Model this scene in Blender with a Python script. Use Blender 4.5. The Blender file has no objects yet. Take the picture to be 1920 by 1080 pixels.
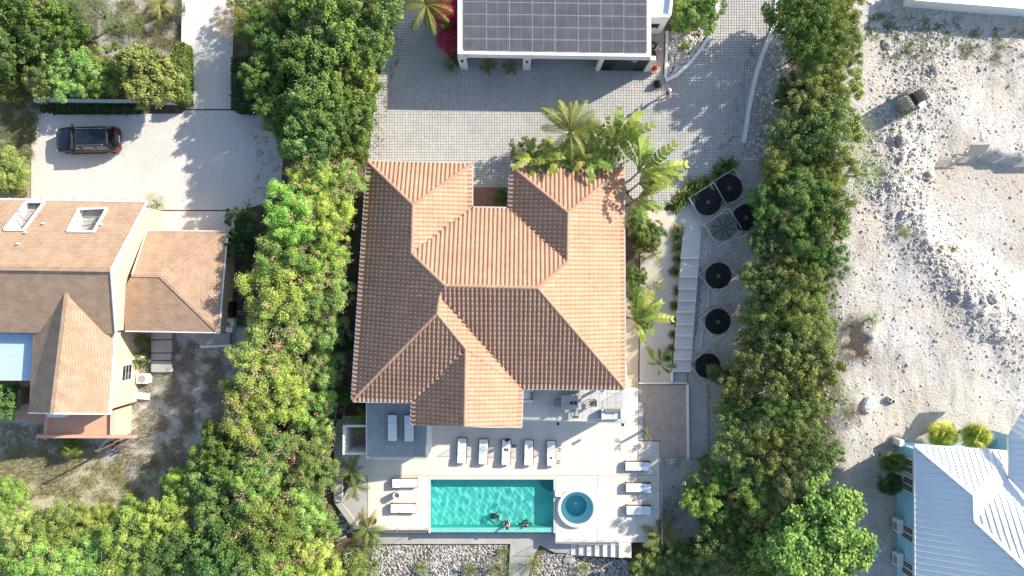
import bpy, bmesh, math, random
import numpy as np
from mathutils import Vector, Matrix
random.seed(7)
RNG = np.random.default_rng(7)
SC = bpy.context.scene
COL = SC.collection
# ------------------------------------------------------------------ camera
H = 52.0            # drone height over the paved drive
F = 1280.0          # focal length in pixels of the 1920 px wide photograph (24 mm on 36 mm)
cam_d = bpy.data.cameras.new("drone_camera")
cam_d.lens = 24.0; cam_d.sensor_width = 36.0; cam_d.clip_start = 0.5; cam_d.clip_end = 3000.0
cam = bpy.data.objects.new("drone_camera", cam_d)
cam.location = (0, 0, H); cam.rotation_euler = (0, 0, 0)
COL.objects.link(cam); SC.camera = cam
# ------------------------------------------------------------------ sky and sun
SUN_EL = math.radians(28.5)
SUN_DIR = Vector((math.cos(math.radians(28.5)) * math.cos(SUN_EL), math.sin(math.radians(28.5)) * math.cos(SUN_EL), math.sin(SUN_EL)))
w = bpy.data.worlds.new("World"); SC.world = w; w.use_nodes = True
wn = w.node_tree; bg = wn.nodes["Background"]
sky = wn.nodes.new("ShaderNodeTexSky"); sky.sky_type = 'NISHITA'; sky.sun_disc = False
sky.sun_elevation = SUN_EL; sky.sun_rotation = math.atan2(SUN_DIR.x, SUN_DIR.y)
wn.links.new(sky.outputs[0], bg.inputs[0]); bg.inputs[1].default_value = 0.15
sun_d = bpy.data.lights.new("sun", 'SUN'); sun_d.energy = 5.0; sun_d.angle = math.radians(0.5); sun_d.color = (1.0, 0.92, 0.79)
sun = bpy.data.objects.new("sun", sun_d); COL.objects.link(sun)
sun.location = SUN_DIR * 100; sun.rotation_euler = SUN_DIR.to_track_quat('Z', 'Y').to_euler()
SC.view_settings.view_transform = 'Standard'; SC.view_settings.look = 'None'
SC.view_settings.exposure = 0.85; SC.view_settings.gamma = 1.0; SC.view_settings.use_curve_mapping = False
SC.render.engine = 'CYCLES'
SC.cycles.max_bounces = 8; SC.cycles.transparent_max_bounces = 12; SC.cycles.sample_clamp_indirect = 6.0
SC.cycles.use_denoising = True

# ------------------------------------------------------------------ places
def clamp(v, a=0.0, b=1.0): return max(a, min(b, v))
def sstep(a, b, v):
    t = clamp((v - a) / (b - a)); return t * t * (3 - 2 * t)
def at(px, py, z=0.0):
    "world point at height z that the nadir camera sees at photo pixel (px, py)"
    k = (H - z) / F
    return Vector(((px - 960) * k, (540 - py) * k, z))
def px_of(x, y, z=0.0):
    k = F / (H - z); return 960 + x * k, 540 - y * k
def pin(poly, x, y):
    c = False; n = len(poly); j = n - 1
    for i in range(n):
        xi, yi = poly[i][0], poly[i][1]; xj, yj = poly[j][0], poly[j][1]
        if (yi > y) != (yj > y) and x < (xj - xi) * (y - yi) / (yj - yi) + xi: c = not c
        j = i
    return c
from mathutils import noise as mnoise
EXC = [(1751, 303), (1800, 296), (1850, 284), (1920, 300), (2300, 300), (2300, 620), (1930, 600), (1830, 540), (1735, 470), (1738, 400), (1752, 340)]
def seg_dist(poly, x, y, i0, i1):
    d = 1e9
    for i in range(i0, i1):
        ax, ay = poly[i % len(poly)]; bx, by = poly[(i + 1) % len(poly)]
        dx, dy = bx - ax, by - ay; t = clamp(((x - ax) * dx + (y - ay) * dy) / (dx * dx + dy * dy))
        d = min(d, math.hypot(x - ax - t * dx, y - ay - t * dy))
    return d
def base_T(x, y):
    D = 1.2 + 1.8 * sstep(-20, -14, x) * (1 - sstep(17, 25, x))
    z = -D * clamp((4.5 - y) / 11.5)
    z -= 1.15 * sstep(-17.8, -19.2, y) * sstep(-17, -13, x) * (1 - sstep(11.5, 15, x)) + 0.8 * sstep(-14, -19, y) * sstep(11.3, 13, x) * (1 - sstep(17, 25, x))
    return z
def T(x, y):
    z = base_T(x, y)
    px, py = px_of(x, y, z)
    if px > 1500:
        m = sstep(1530, 1640, px)
        n = mnoise.noise(Vector((x * .22, y * .22, 3))) * .25 + mnoise.noise(Vector((x * .9, y * .9, 7))) * .08 + mnoise.noise(Vector((x * 2.3, y * 2.3, 1))) * .06
        z += m * n
        # rubble ridge running down the lot
        rx = 1700 + 25 * math.sin(py / 70.0) if py < 400 else 1700 + (py - 400) * .75
        r = math.exp(-((px - rx) / 42.0) ** 2) * (1 if 180 < py < 640 else .3)
        z += m * r * (.2 + .55 * abs(mnoise.noise(Vector((x * 1.3, y * 1.3, 11)))))
        if pin(EXC, px, py):
            d = seg_dist(EXC, px, py, 0, 4); dw = seg_dist(EXC, px, py, 8, 11)
            ds = seg_dist(EXC, px, py, 5, 8)
            z -= 1.0 * sstep(0, 9, min(d, dw)) * sstep(0, 90, ds)
            z -= m * n * .75
        # dug pit with a heap
        q = math.hypot(px - 1600, (py - 635) * .8)
        z -= .35 * math.exp(-(q / 20.0) ** 2)
        q = math.hypot(px - 1628, (py - 632) * .7)
        z += .6 * math.exp(-(q / 17.0) ** 2) * (.7 + .8 * mnoise.noise(Vector((x * 1.7, y * 1.7, 5))))
    elif px < 480 and py > 620:
        z += mnoise.noise(Vector((x * .5, y * .5, 3))) * .12 + mnoise.noise(Vector((x * 1.8, y * 1.8, 3))) * .05
    return z
def gat(px, py):
    "ground point seen at a photo pixel"
    z = 0.0
    for _ in range(5):
        p = at(px, py, z); z = T(p.x, p.y)
    return at(px, py, z)

# ------------------------------------------------------------------ mesh collector
OFF = {}
class MB:
    def __init__(s): s.v = []; s.f = []; s.m = []; s.tint = []; s.mi = 0; s.t = .5
    def add(s, vs, fs):
        b = len(s.v); s.v += [tuple(q) for q in vs]
        for f in fs: s.f.append(tuple(b + i for i in f)); s.m.append(s.mi); s.tint.append(s.t)
        return s
    def prism(s, pts, z0, z1):
        "pts: plan outline, any orientation"
        a = sum(pts[i][0] * pts[(i + 1) % len(pts)][1] - pts[(i + 1) % len(pts)][0] * pts[i][1] for i in range(len(pts)))
        if a < 0: pts = list(pts)[::-1]
        n = len(pts)
        s.add([(p[0], p[1], z0) for p in pts] + [(p[0], p[1], z1) for p in pts],
              [tuple(range(n))[::-1], tuple(range(n, 2 * n))] + [(i, (i + 1) % n, n + (i + 1) % n, n + i) for i in range(n)])
        return s
    def box(s, x0, y0, z0, x1, y1, z1):
        return s.prism([(x0, y0), (x1, y0), (x1, y1), (x0, y1)], z0, z1)
    def rbox(s, x0, y0, z0, x1, y1, z1, b=.03, M_=None):
        "box with chamfered top edges and corners"
        def ring(i, z):
            c = b + i * .0
            return [(x0 + i + b, y0 + i, z), (x1 - i - b, y0 + i, z), (x1 - i, y0 + i + b, z), (x1 - i, y1 - i - b, z), (x1 - i - b, y1 - i, z), (x0 + i + b, y1 - i, z), (x0 + i, y1 - i - b, z), (x0 + i, y0 + i + b, z)]
        vs = ring(b * .5, z0) + ring(0, z0 + b) + ring(0, z1 - b) + ring(b * .8, z1)
        if M_ is not None: vs = [M_ @ Vector(q) for q in vs]
        fs = [tuple(range(8))[::-1], tuple(range(24, 32))]
        for k in range(3): fs += [(8 * k + i, 8 * k + (i + 1) % 8, 8 * k + 8 + (i + 1) % 8, 8 * k + 8 + i) for i in range(8)]
        return s.add(vs, fs)
    def xbox(s, c, sx, sy, sz, rz=0, rx=0, ry=0):
        Mx = Matrix.Translation(c) @ Matrix.Rotation(rz, 4, 'Z') @ Matrix.Rotation(ry, 4, 'Y') @ Matrix.Rotation(rx, 4, 'X')
        h = [(-1, -1, -1), (1, -1, -1), (1, 1, -1), (-1, 1, -1), (-1, -1, 1), (1, -1, 1), (1, 1, 1), (-1, 1, 1)]
        return s.add([Mx @ Vector((a * sx / 2, b_ * sy / 2, c_ * sz / 2)) for a, b_, c_ in h], [(3, 2, 1, 0), (4, 5, 6, 7), (0, 1, 5, 4), (1, 2, 6, 5), (2, 3, 7, 6), (3, 0, 4, 7)])
    def bar(s, p0, p1, wd, ht):
        "rectangular bar between two points"
        p0 = Vector(p0); p1 = Vector(p1); d = (p1 - p0).normalized()
        up = Vector((0, 0, 1)) if abs(d.z) < .95 else Vector((1, 0, 0))
        sd = d.cross(up).normalized() * wd / 2; u = sd.cross(d).normalized() * ht / 2
        return s.add([p + a * sd + b * u for p in (p0, p1) for a, b in ((-1, -1), (1, -1), (1, 1), (-1, 1))],
                     [(0, 1, 2, 3), (7, 6, 5, 4), (0, 4, 5, 1), (1, 5, 6, 2), (2, 6, 7, 3), (3, 7, 4, 0)])
    def tube(s, pts, rs, n=8, cap=True):
        pts = [Vector(p) for p in pts]
        if not isinstance(rs, (list, tuple)): rs = [rs] * len(pts)
        vs = []; fs = []
        d0 = (pts[1] - pts[0]).normalized(); ref = Vector((1, 0, 0)) if abs(d0.x) < .8 else Vector((0, 1, 0))
        for i, p in enumerate(pts):
            d = (pts[min(i + 1, len(pts) - 1)] - pts[max(i - 1, 0)]).normalized()
            a = d.cross(ref).normalized(); b = a.cross(d).normalized() * -1
            vs += [p + (a * math.cos(2 * math.pi * k / n) + b * math.sin(2 * math.pi * k / n)) * rs[i] for k in range(n)]
        for i in range(len(pts) - 1):
            fs += [(i * n + k, i * n + (k + 1) % n, (i + 1) * n + (k + 1) % n, (i + 1) * n + k) for k in range(n)]
        if cap: fs += [tuple(range(n))[::-1], tuple((len(pts) - 1) * n + k for k in range(n))]
        return s.add(vs, fs)
    def lathe(s, prof, c=(0, 0, 0), n=24, a0=0, a1=2 * math.pi):
        c = Vector(c); vs = []; fs = []; full = abs(a1 - a0 - 2 * math.pi) < 1e-4; m = n if full else n + 1
        for r, z in prof:
            vs += [c + Vector((r * math.cos(a0 + (a1 - a0) * k / n), r * math.sin(a0 + (a1 - a0) * k / n), z)) for k in range(m)]
        for i in range(len(prof) - 1):
            for k in range(n):
                k2 = (k + 1) % m
                fs.append((i * m + k, i * m + k2, (i + 1) * m + k2, (i + 1) * m + k))
        return s.add(vs, fs)
    def poly(s, pts): return s.add(pts, [tuple(range(len(pts)))])
    def build(s, name, mat, parent=None, smooth=False, off=None):
        o = new_obj(name, s.mesh(name, mat, smooth, off if off is not None else (OFF.get(parent.name) if parent else None)), parent)
        if parent is not None and parent.name in OFF: OFF[o.name] = OFF[parent.name]
        return o
    def mesh(s, name, mat, smooth=False, off=None):
        me = bpy.data.meshes.new(name)
        vs = s.v if off is None else [(a - off[0], b - off[1], c - off[2]) for a, b, c in s.v]
        me.from_pydata(vs, [], s.f)
        for mm in (mat if isinstance(mat, (list, tuple)) else [mat]): me.materials.append(mm)
        if any(s.m): me.polygons.foreach_set("material_index", s.m)
        at_ = me.attributes.new("tint", 'FLOAT', 'FACE'); at_.data.foreach_set("value", s.tint)
        if smooth: me.polygons.foreach_set("use_smooth", [True] * len(me.polygons))
        me.update()
        return me
def new_obj(name, data, parent=None):
    o = bpy.data.objects.new(name, data); COL.objects.link(o)
    if parent is not None: o.parent = parent
    return o
def tag(o, label=None, cat=None, group=None, kind=None):
    if label: o["label"] = label
    if cat: o["category"] = cat
    if group: o["group"] = group
    if kind: o["kind"] = kind
    return o
def thing(name, label, cat, loc=(0, 0, 0), rz=0.0, group=None, world=True):
    o = new_obj(name, None); o.location = loc; o.rotation_euler = (0, 0, rz)
    o.empty_display_size = .3
    if world: OFF[o.name] = Vector(loc)
    return tag(o, label, cat, group)
def copy_tree(o, parent=None):
    c = o.copy(); COL.objects.link(c); c.parent = parent
    for ch in list(o.children): copy_tree(ch, c)
    return c

# ------------------------------------------------------------------ materials
def nd(nt, t, **k):
    n = nt.nodes.new(t)
    for a, b in k.items(): setattr(n, a, b)
    return n
def M(name, c1, c2=None, rough=.8, scale=2.0, fine=25.0, finev=.12, bump=0.0, bscale=40.0, spec=.3, metal=0.0, tint=0.0, rand=0.0, coords='world', emis=None):
    m = bpy.data.materials.new(name); m.use_nodes = True; nt = m.node_tree; L = nt.links
    b = nt.nodes["Principled BSDF"]
    b.inputs["Roughness"].default_value = rough; b.inputs["Metallic"].default_value = metal
    b.inputs["Specular IOR Level"].default_value = spec
    if coords == 'world':
        g = nd(nt, "ShaderNodeNewGeometry"); co = g.outputs["Position"]
    else:
        g = nd(nt, "ShaderNodeTexCoord"); co = g.outputs["Object"]
    c2 = c2 or tuple(x * .82 for x in c1)
    n1 = nd(nt, "ShaderNodeTexNoise"); n1.inputs["Scale"].default_value = scale; n1.inputs["Detail"].default_value = 6; n1.inputs["Roughness"].default_value = .6
    L.new(co, n1.inputs["Vector"])
    rp = nd(nt, "ShaderNodeMapRange"); rp.inputs[1].default_value = .3; rp.inputs[2].default_value = .7; L.new(n1.outputs[0], rp.inputs[0])
    mx = nd(nt, "ShaderNodeMix", data_type='RGBA'); mx.inputs[6].default_value = (*c1, 1); mx.inputs[7].default_value = (*c2, 1); L.new(rp.outputs[0], mx.inputs[0])
    n2 = nd(nt, "ShaderNodeTexNoise"); n2.inputs["Scale"].default_value = fine; n2.inputs["Detail"].default_value = 4; L.new(co, n2.inputs["Vector"])
    val = nd(nt, "ShaderNodeMapRange"); val.inputs[1].default_value = .25; val.inputs[2].default_value = .75
    val.inputs[3].default_value = 1 - finev; val.inputs[4].default_value = 1 + finev; L.new(n2.outputs[0], val.inputs[0])
    v = val.outputs[0]
    if tint:
        a = nd(nt, "ShaderNodeAttribute"); a.attribute_name = "tint"
        mr = nd(nt, "ShaderNodeMapRange"); mr.inputs[3].default_value = 1 - tint; mr.inputs[4].default_value = 1 + tint; L.new(a.outputs["Fac"], mr.inputs[0])
        k = nd(nt, "ShaderNodeMath", operation='MULTIPLY'); L.new(v, k.inputs[0]); L.new(mr.outputs[0], k.inputs[1]); v = k.outputs[0]
    if rand:
        oi = nd(nt, "ShaderNodeObjectInfo")
        mr = nd(nt, "ShaderNodeMapRange"); mr.inputs[3].default_value = 1 - rand; mr.inputs[4].default_value = 1 + rand; L.new(oi.outputs["Random"], mr.inputs[0])
        k = nd(nt, "ShaderNodeMath", operation='MULTIPLY'); L.new(v, k.inputs[0]); L.new(mr.outputs[0], k.inputs[1]); v = k.outputs[0]
    mul = nd(nt, "ShaderNodeVectorMath", operation='SCALE'); L.new(mx.outputs[2], mul.inputs[0]); L.new(v, mul.inputs[3])
    L.new(mul.outputs[0], b.inputs["Base Color"])
    if bump:
        n3 = nd(nt, "ShaderNodeTexNoise"); n3.inputs["Scale"].default_value = bscale; n3.inputs["Detail"].default_value = 5; L.new(co, n3.inputs["Vector"])
        bp = nd(nt, "ShaderNodeBump"); bp.inputs["Strength"].default_value = bump; bp.inputs["Distance"].default_value = .05
        L.new(n3.outputs[0], bp.inputs["Height"]); L.new(bp.outputs[0], b.inputs["Normal"])
    return m
def M_glass(name, tintc=(.85, .95, .95), refl=.06):
    m = bpy.data.materials.new(name); m.use_nodes = True; nt = m.node_tree; nt.nodes.clear(); L = nt.links
    o = nd(nt, "ShaderNodeOutputMaterial"); t = nd(nt, "ShaderNodeBsdfTransparent"); t.inputs[0].default_value = (*tintc, 1)
    g = nd(nt, "ShaderNodeBsdfGlossy"); g.inputs["Roughness"].default_value = .02
    lw = nd(nt, "ShaderNodeLayerWeight"); lw.inputs[0].default_value = .5
    pw_ = nd(nt, "ShaderNodeMath", operation='POWER'); L.new(lw.outputs["Facing"], pw_.inputs[0]); pw_.inputs[1].default_value = 5
    fr = nd(nt, "ShaderNodeMath", operation='MULTIPLY_ADD'); L.new(pw_.outputs[0], fr.inputs[0]); fr.inputs[1].default_value = .35; fr.inputs[2].default_value = .04
    mx = nd(nt, "ShaderNodeMixShader"); L.new(fr.outputs[0], mx.inputs[0]); L.new(t.outputs[0], mx.inputs[1]); L.new(g.outputs[0], mx.inputs[2]); L.new(mx.outputs[0], o.inputs[0])
    return m
def M_leaf(name, transl=.32):
    "leaf colour = object colour x leaf tint; light passes through the blade"
    m = bpy.data.materials.new(name); m.use_nodes = True; nt = m.node_tree; nt.nodes.clear(); L = nt.links
    o = nd(nt, "ShaderNodeOutputMaterial"); oi = nd(nt, "ShaderNodeObjectInfo")
    a = nd(nt, "ShaderNodeAttribute"); a.attribute_name = "tint"
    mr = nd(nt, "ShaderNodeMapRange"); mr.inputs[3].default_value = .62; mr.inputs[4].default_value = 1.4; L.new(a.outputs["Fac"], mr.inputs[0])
    sc = nd(nt, "ShaderNodeVectorMath", operation='SCALE'); L.new(oi.outputs["Color"], sc.inputs[0]); L.new(mr.outputs[0], sc.inputs[3])
    hs = nd(nt, "ShaderNodeHueSaturation"); L.new(sc.outputs[0], hs.inputs["Color"])
    hm = nd(nt, "ShaderNodeMapRange"); hm.inputs[3].default_value = .525; hm.inputs[4].default_value = .475; L.new(a.outputs["Fac"], hm.inputs[0]); L.new(hm.outputs[0], hs.inputs["Hue"])
    d = nd(nt, "ShaderNodeBsdfPrincipled"); L.new(hs.outputs[0], d.inputs["Base Color"]); d.inputs["Roughness"].default_value = .55; d.inputs["Specular IOR Level"].default_value = .25
    t = nd(nt, "ShaderNodeBsdfTranslucent")
    yl = nd(nt, "ShaderNodeMix", data_type='RGBA', blend_type='MULTIPLY'); yl.inputs[0].default_value = 1; L.new(hs.outputs[0], yl.inputs[6]); yl.inputs[7].default_value = (1.5, 1.5, .5, 1)
    L.new(yl.outputs[2], t.inputs[0])
    mx = nd(nt, "ShaderNodeMixShader"); mx.inputs[0].default_value = transl; L.new(d.outputs[0], mx.inputs[1]); L.new(t.outputs[0], mx.inputs[2]); L.new(mx.outputs[0], o.inputs[0])
    return m
def M_brick(name, c1, c2, mort, bw, bh, axes='xy', rough=.9, bump=.3, off=.5, msize=.01):
    m = M(name, c1, rough=rough); nt = m.node_tree; L = nt.links; b = nt.nodes["Principled BSDF"]
    g = [n for n in nt.nodes if n.bl_idname == "ShaderNodeNewGeometry"][0]
    co = g.outputs["Position"]
    if axes == 'yx':
        s = nd(nt, "ShaderNodeSeparateXYZ"); c = nd(nt, "ShaderNodeCombineXYZ"); L.new(co, s.inputs[0]); L.new(s.outputs[1], c.inputs[0]); L.new(s.outputs[0], c.inputs[1]); co = c.outputs[0]
    br = nd(nt, "ShaderNodeTexBrick"); br.offset = off; L.new(co, br.inputs["Vector"])
    br.inputs["Color1"].default_value = (*c1, 1); br.inputs["Color2"].default_value = (*c2, 1); br.inputs["Mortar"].default_value = (*mort, 1)
    br.inputs["Scale"].default_value = 1; br.inputs["Mortar Size"].default_value = msize; br.inputs["Brick Width"].default_value = bw; br.inputs["Row Height"].default_value = bh; br.inputs["Bias"].default_value = 0
    old = b.inputs["Base Color"].links[0].from_socket
    n = nd(nt, "ShaderNodeTexNoise"); n.inputs["Scale"].default_value = 1.3; n.inputs["Detail"].default_value = 6; L.new(co, n.inputs["Vector"])
    mr = nd(nt, "ShaderNodeMapRange"); mr.inputs[1].default_value = .3; mr.inputs[2].default_value = .7; mr.inputs[3].default_value = .85; mr.inputs[4].default_value = 1.12; L.new(n.outputs[0], mr.inputs[0])
    sc = nd(nt, "ShaderNodeVectorMath", operation='SCALE'); L.new(br.outputs[0], sc.inputs[0]); L.new(mr.outputs[0], sc.inputs[3])
    L.new(sc.outputs[0], b.inputs["Base Color"])
    if bump:
        bp = nd(nt, "ShaderNodeBump"); bp.inputs["Strength"].default_value = bump; bp.inputs["Distance"].default_value = .03; bp.invert = True
        L.new(br.outputs["Fac"], bp.inputs["Height"]); L.new(bp.outputs[0], b.inputs["Normal"])
    return m
mt = {}
mt['white_stucco'] = M("white_stucco", (.80, .79, .76), (.72, .70, .66), rough=.85, scale=.8, bump=.05)
mt['white_paint'] = M("white_paint", (.82, .82, .80), rough=.5, finev=.03)
mt['yellow_stucco'] = M("yellow_stucco", (.70, .54, .37), (.62, .47, .32), rough=.9, scale=.7, bump=.05)
mt['salmon'] = M("salmon_paint", (.62, .36, .25), (.55, .32, .22), rough=.85, scale=.8)
mt['tile'] = M("clay_tile", (.432, .265, .182), (.368, .216, .147), rough=.75, scale=.7, fine=9, finev=.08, tint=.07, rand=.07, spec=.2)
mt['underlay'] = M("roof_felt", (.16, .08, .055), rough=.9)
mt['gutter'] = M("gutter_metal", (.55, .52, .48), rough=.5)
mt['paver'] = M("grey_paver", (.53, .51, .475), (.43, .415, .39), rough=.9, scale=.45, fine=14, finev=.10, tint=.10, bump=.1)
mt['paver_joint'] = M("paver_joint", (.27, .26, .245), (.34, .325, .30), rough=1, scale=.5)
mt['concrete'] = M("pale_concrete", (.60, .575, .535), (.52, .50, .465), rough=.9, scale=.45, fine=6, finev=.07, bump=.06)
mt['concrete_grey'] = M("grey_concrete", (.42, .41, .39), (.34, .33, .31), rough=.9, scale=.8, fine=7, finev=.1, bump=.1)
mt['deck'] = M("pool_deck", (.68, .62, .55), (.59, .535, .47), rough=.75, scale=.8, fine=8, finev=.05, bump=.04, tint=.03)
mt['sand'] = M("sand", (.62, .55, .46), (.54, .48, .40), rough=1, scale=1.5, fine=12, finev=.1, bump=.2)
mt['brown_patio'] = M("brown_patio", (.44, .355, .295), (.37, .295, .245), rough=.8, scale=.9, fine=8, finev=.1)
mt['beige_path'] = M("beige_path", (.55, .44, .32), (.48, .38, .27), rough=.9, scale=.8)
mt['mulch'] = M("red_mulch", (.30, .16, .11), (.18, .10, .075), rough=1, scale=3, fine=30, finev=.35, bump=.5)
mt['soil'] = M("soil", (.16, .125, .085), (.10, .08, .055), rough=1, scale=2, finev=.3, bump=.4)
mt['rock'] = M("limestone", (.54, .505, .46), (.45, .42, .38), rough=.95, scale=1.2, fine=16, finev=.22, bump=.3, tint=.3)
mt['rock_dark'] = M("weathered_limestone", (.40, .37, .335), (.29, .265, .24), rough=.95, scale=1.2, fine=16, finev=.25, bump=.3, tint=.35)
mt['grey_tile'] = M("grey_floor_tile", (.34, .36, .37), (.29, .31, .32), rough=.5, tint=.07, rand=.07)
mt['grout'] = M("grout", (.2, .2, .2), rough=1)
mt['dark_metal'] = M("dark_metal", (.03, .03, .033), rough=.45, finev=.05)
mt['black'] = M("black_rubber", (.008, .008, .009), (.014, .014, .015), rough=.6)
mt['grey_metal'] = M("grey_metal", (.45, .46, .47), rough=.4, metal=.6)
mt['pvc'] = M("white_pvc", (.72, .73, .74), rough=.45, finev=.04)
mt['cushion'] = M("white_cushion", (.78, .775, .76), (.72, .715, .70), rough=.95, scale=3, bump=.06)
mt['cushion_blue'] = M("pale_blue_cushion", (.60, .68, .78), (.54, .62, .72), rough=.95, scale=3)
mt['wicker'] = M("brown_wicker", (.13, .095, .07), (.09, .065, .05), rough=.8, fine=60, finev=.35)
mt['grey_wicker'] = M("grey_wicker", (.22, .21, .20), (.16, .155, .15), rough=.8, fine=60, finev=.3)
mt['table'] = M("pale_table", (.40, .40, .40), (.35, .35, .35), rough=.5)
mt['bark'] = M("bark", (.16, .12, .085), (.10, .075, .055), rough=1, scale=5, finev=.3, bump=.5)
mt['dead_wood'] = M("dead_wood", (.40, .36, .31), (.30, .27, .23), rough=1, scale=5)
mt['palm_trunk'] = M("palm_trunk", (.26, .21, .16), (.18, .145, .11), rough=1, scale=6, finev=.3, bump=.4)
mt['leaf'] = M_leaf("leaf", .22); mt['leaf_thick'] = M_leaf("thick_leaf", .18)
mt['petal'] = M_leaf("petal", .3)
mt['frosted'] = M('frosted_glass', (.62, .66, .66), rough=.3, finev=.02)
mt['glass'] = M_glass("railing_glass", (.965, .985, .98))
mt['window_glass'] = M("window_glass", (.02, .025, .03), rough=.05, spec=.8, finev=0)
mt['terracotta'] = M("terracotta", (.42, .17, .09), (.33, .13, .07), rough=.85, scale=5)
mt['blue_wall'] = M("sky_blue_stucco", (.36, .66, .80), (.32, .60, .74), rough=.85, scale=.8)
mt['white_roof'] = M("white_standing_seam", (.72, .745, .77), (.66, .695, .725), rough=.4, scale=.35, finev=.04)
mt['blue_roof'] = M("pale_blue_sheet", (.46, .62, .76), (.41, .56, .71), rough=.5, scale=.6)
mt['wet_roof_sky'] = M('wet_roof_sky_tint', (.56, .68, .76), (.64, .72, .78), rough=.4, scale=.8)  # blue of the sky mirrored in the wet roof is put into this colour
mt['car'] = M("black_car_paint", (.012, .015, .028), rough=.18, spec=.6, finev=0)
mt['car_glass'] = M("dark_car_glass", (.015, .017, .02), rough=.04, spec=.9, finev=0)
mt['car_trim'] = M("car_trim", (.02, .02, .02), rough=.5)
mt['chrome'] = M("chrome", (.6, .6, .6), rough=.15, metal=1)
mt['red_lamp'] = M("red_lamp", (.35, .01, .01), rough=.15)
mt['clear_lamp'] = M("clear_lamp", (.6, .62, .64), rough=.1)
mt['shingle_x'] = M_brick("tan_shingle", (.45, .305, .21), (.385, .26, .175), (.28, .19, .13), .33, .145, 'xy', msize=.014, bump=.5)
mt['shingle_y'] = M_brick("tan_shingle_side", (.45, .305, .21), (.385, .26, .175), (.28, .19, .13), .33, .145, 'yx', msize=.014, bump=.5)
mt['skin'] = M("skin", (.50, .27, .18), (.45, .235, .155), rough=.6, scale=6, finev=.05)
mt['hair'] = M("dark_hair", (.02, .014, .01), rough=.6, fine=80, finev=.3)
mt['cloth_dark'] = M("dark_cloth", (.03, .025, .04), rough=.95)
mt['cloth_white'] = M("white_cloth", (.75, .74, .72), rough=.95)
mt['cloth_red'] = M("maroon_cloth", (.22, .01, .04), rough=.95)
mt['cloth_blue'] = M("blue_cloth", (.10, .28, .55), (.6, .7, .8), rough=.95, scale=9)
mt['pink_cloth'] = M("plum_cloth", (.30, .12, .16), rough=.95)
mt['cinder'] = M("concrete_block", (.44, .42, .39), (.36, .345, .32), rough=.95, scale=4, fine=40, finev=.15, bump=.2)
mt['plywood'] = M("plywood", (.50, .44, .36), (.44, .385, .31), rough=.9)
mt['tarp'] = M("white_tarp", (.78, .78, .80), rough=.6)
mt['wood'] = M("dark_wood", (.10, .075, .06), (.07, .05, .04), rough=.8)
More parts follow.
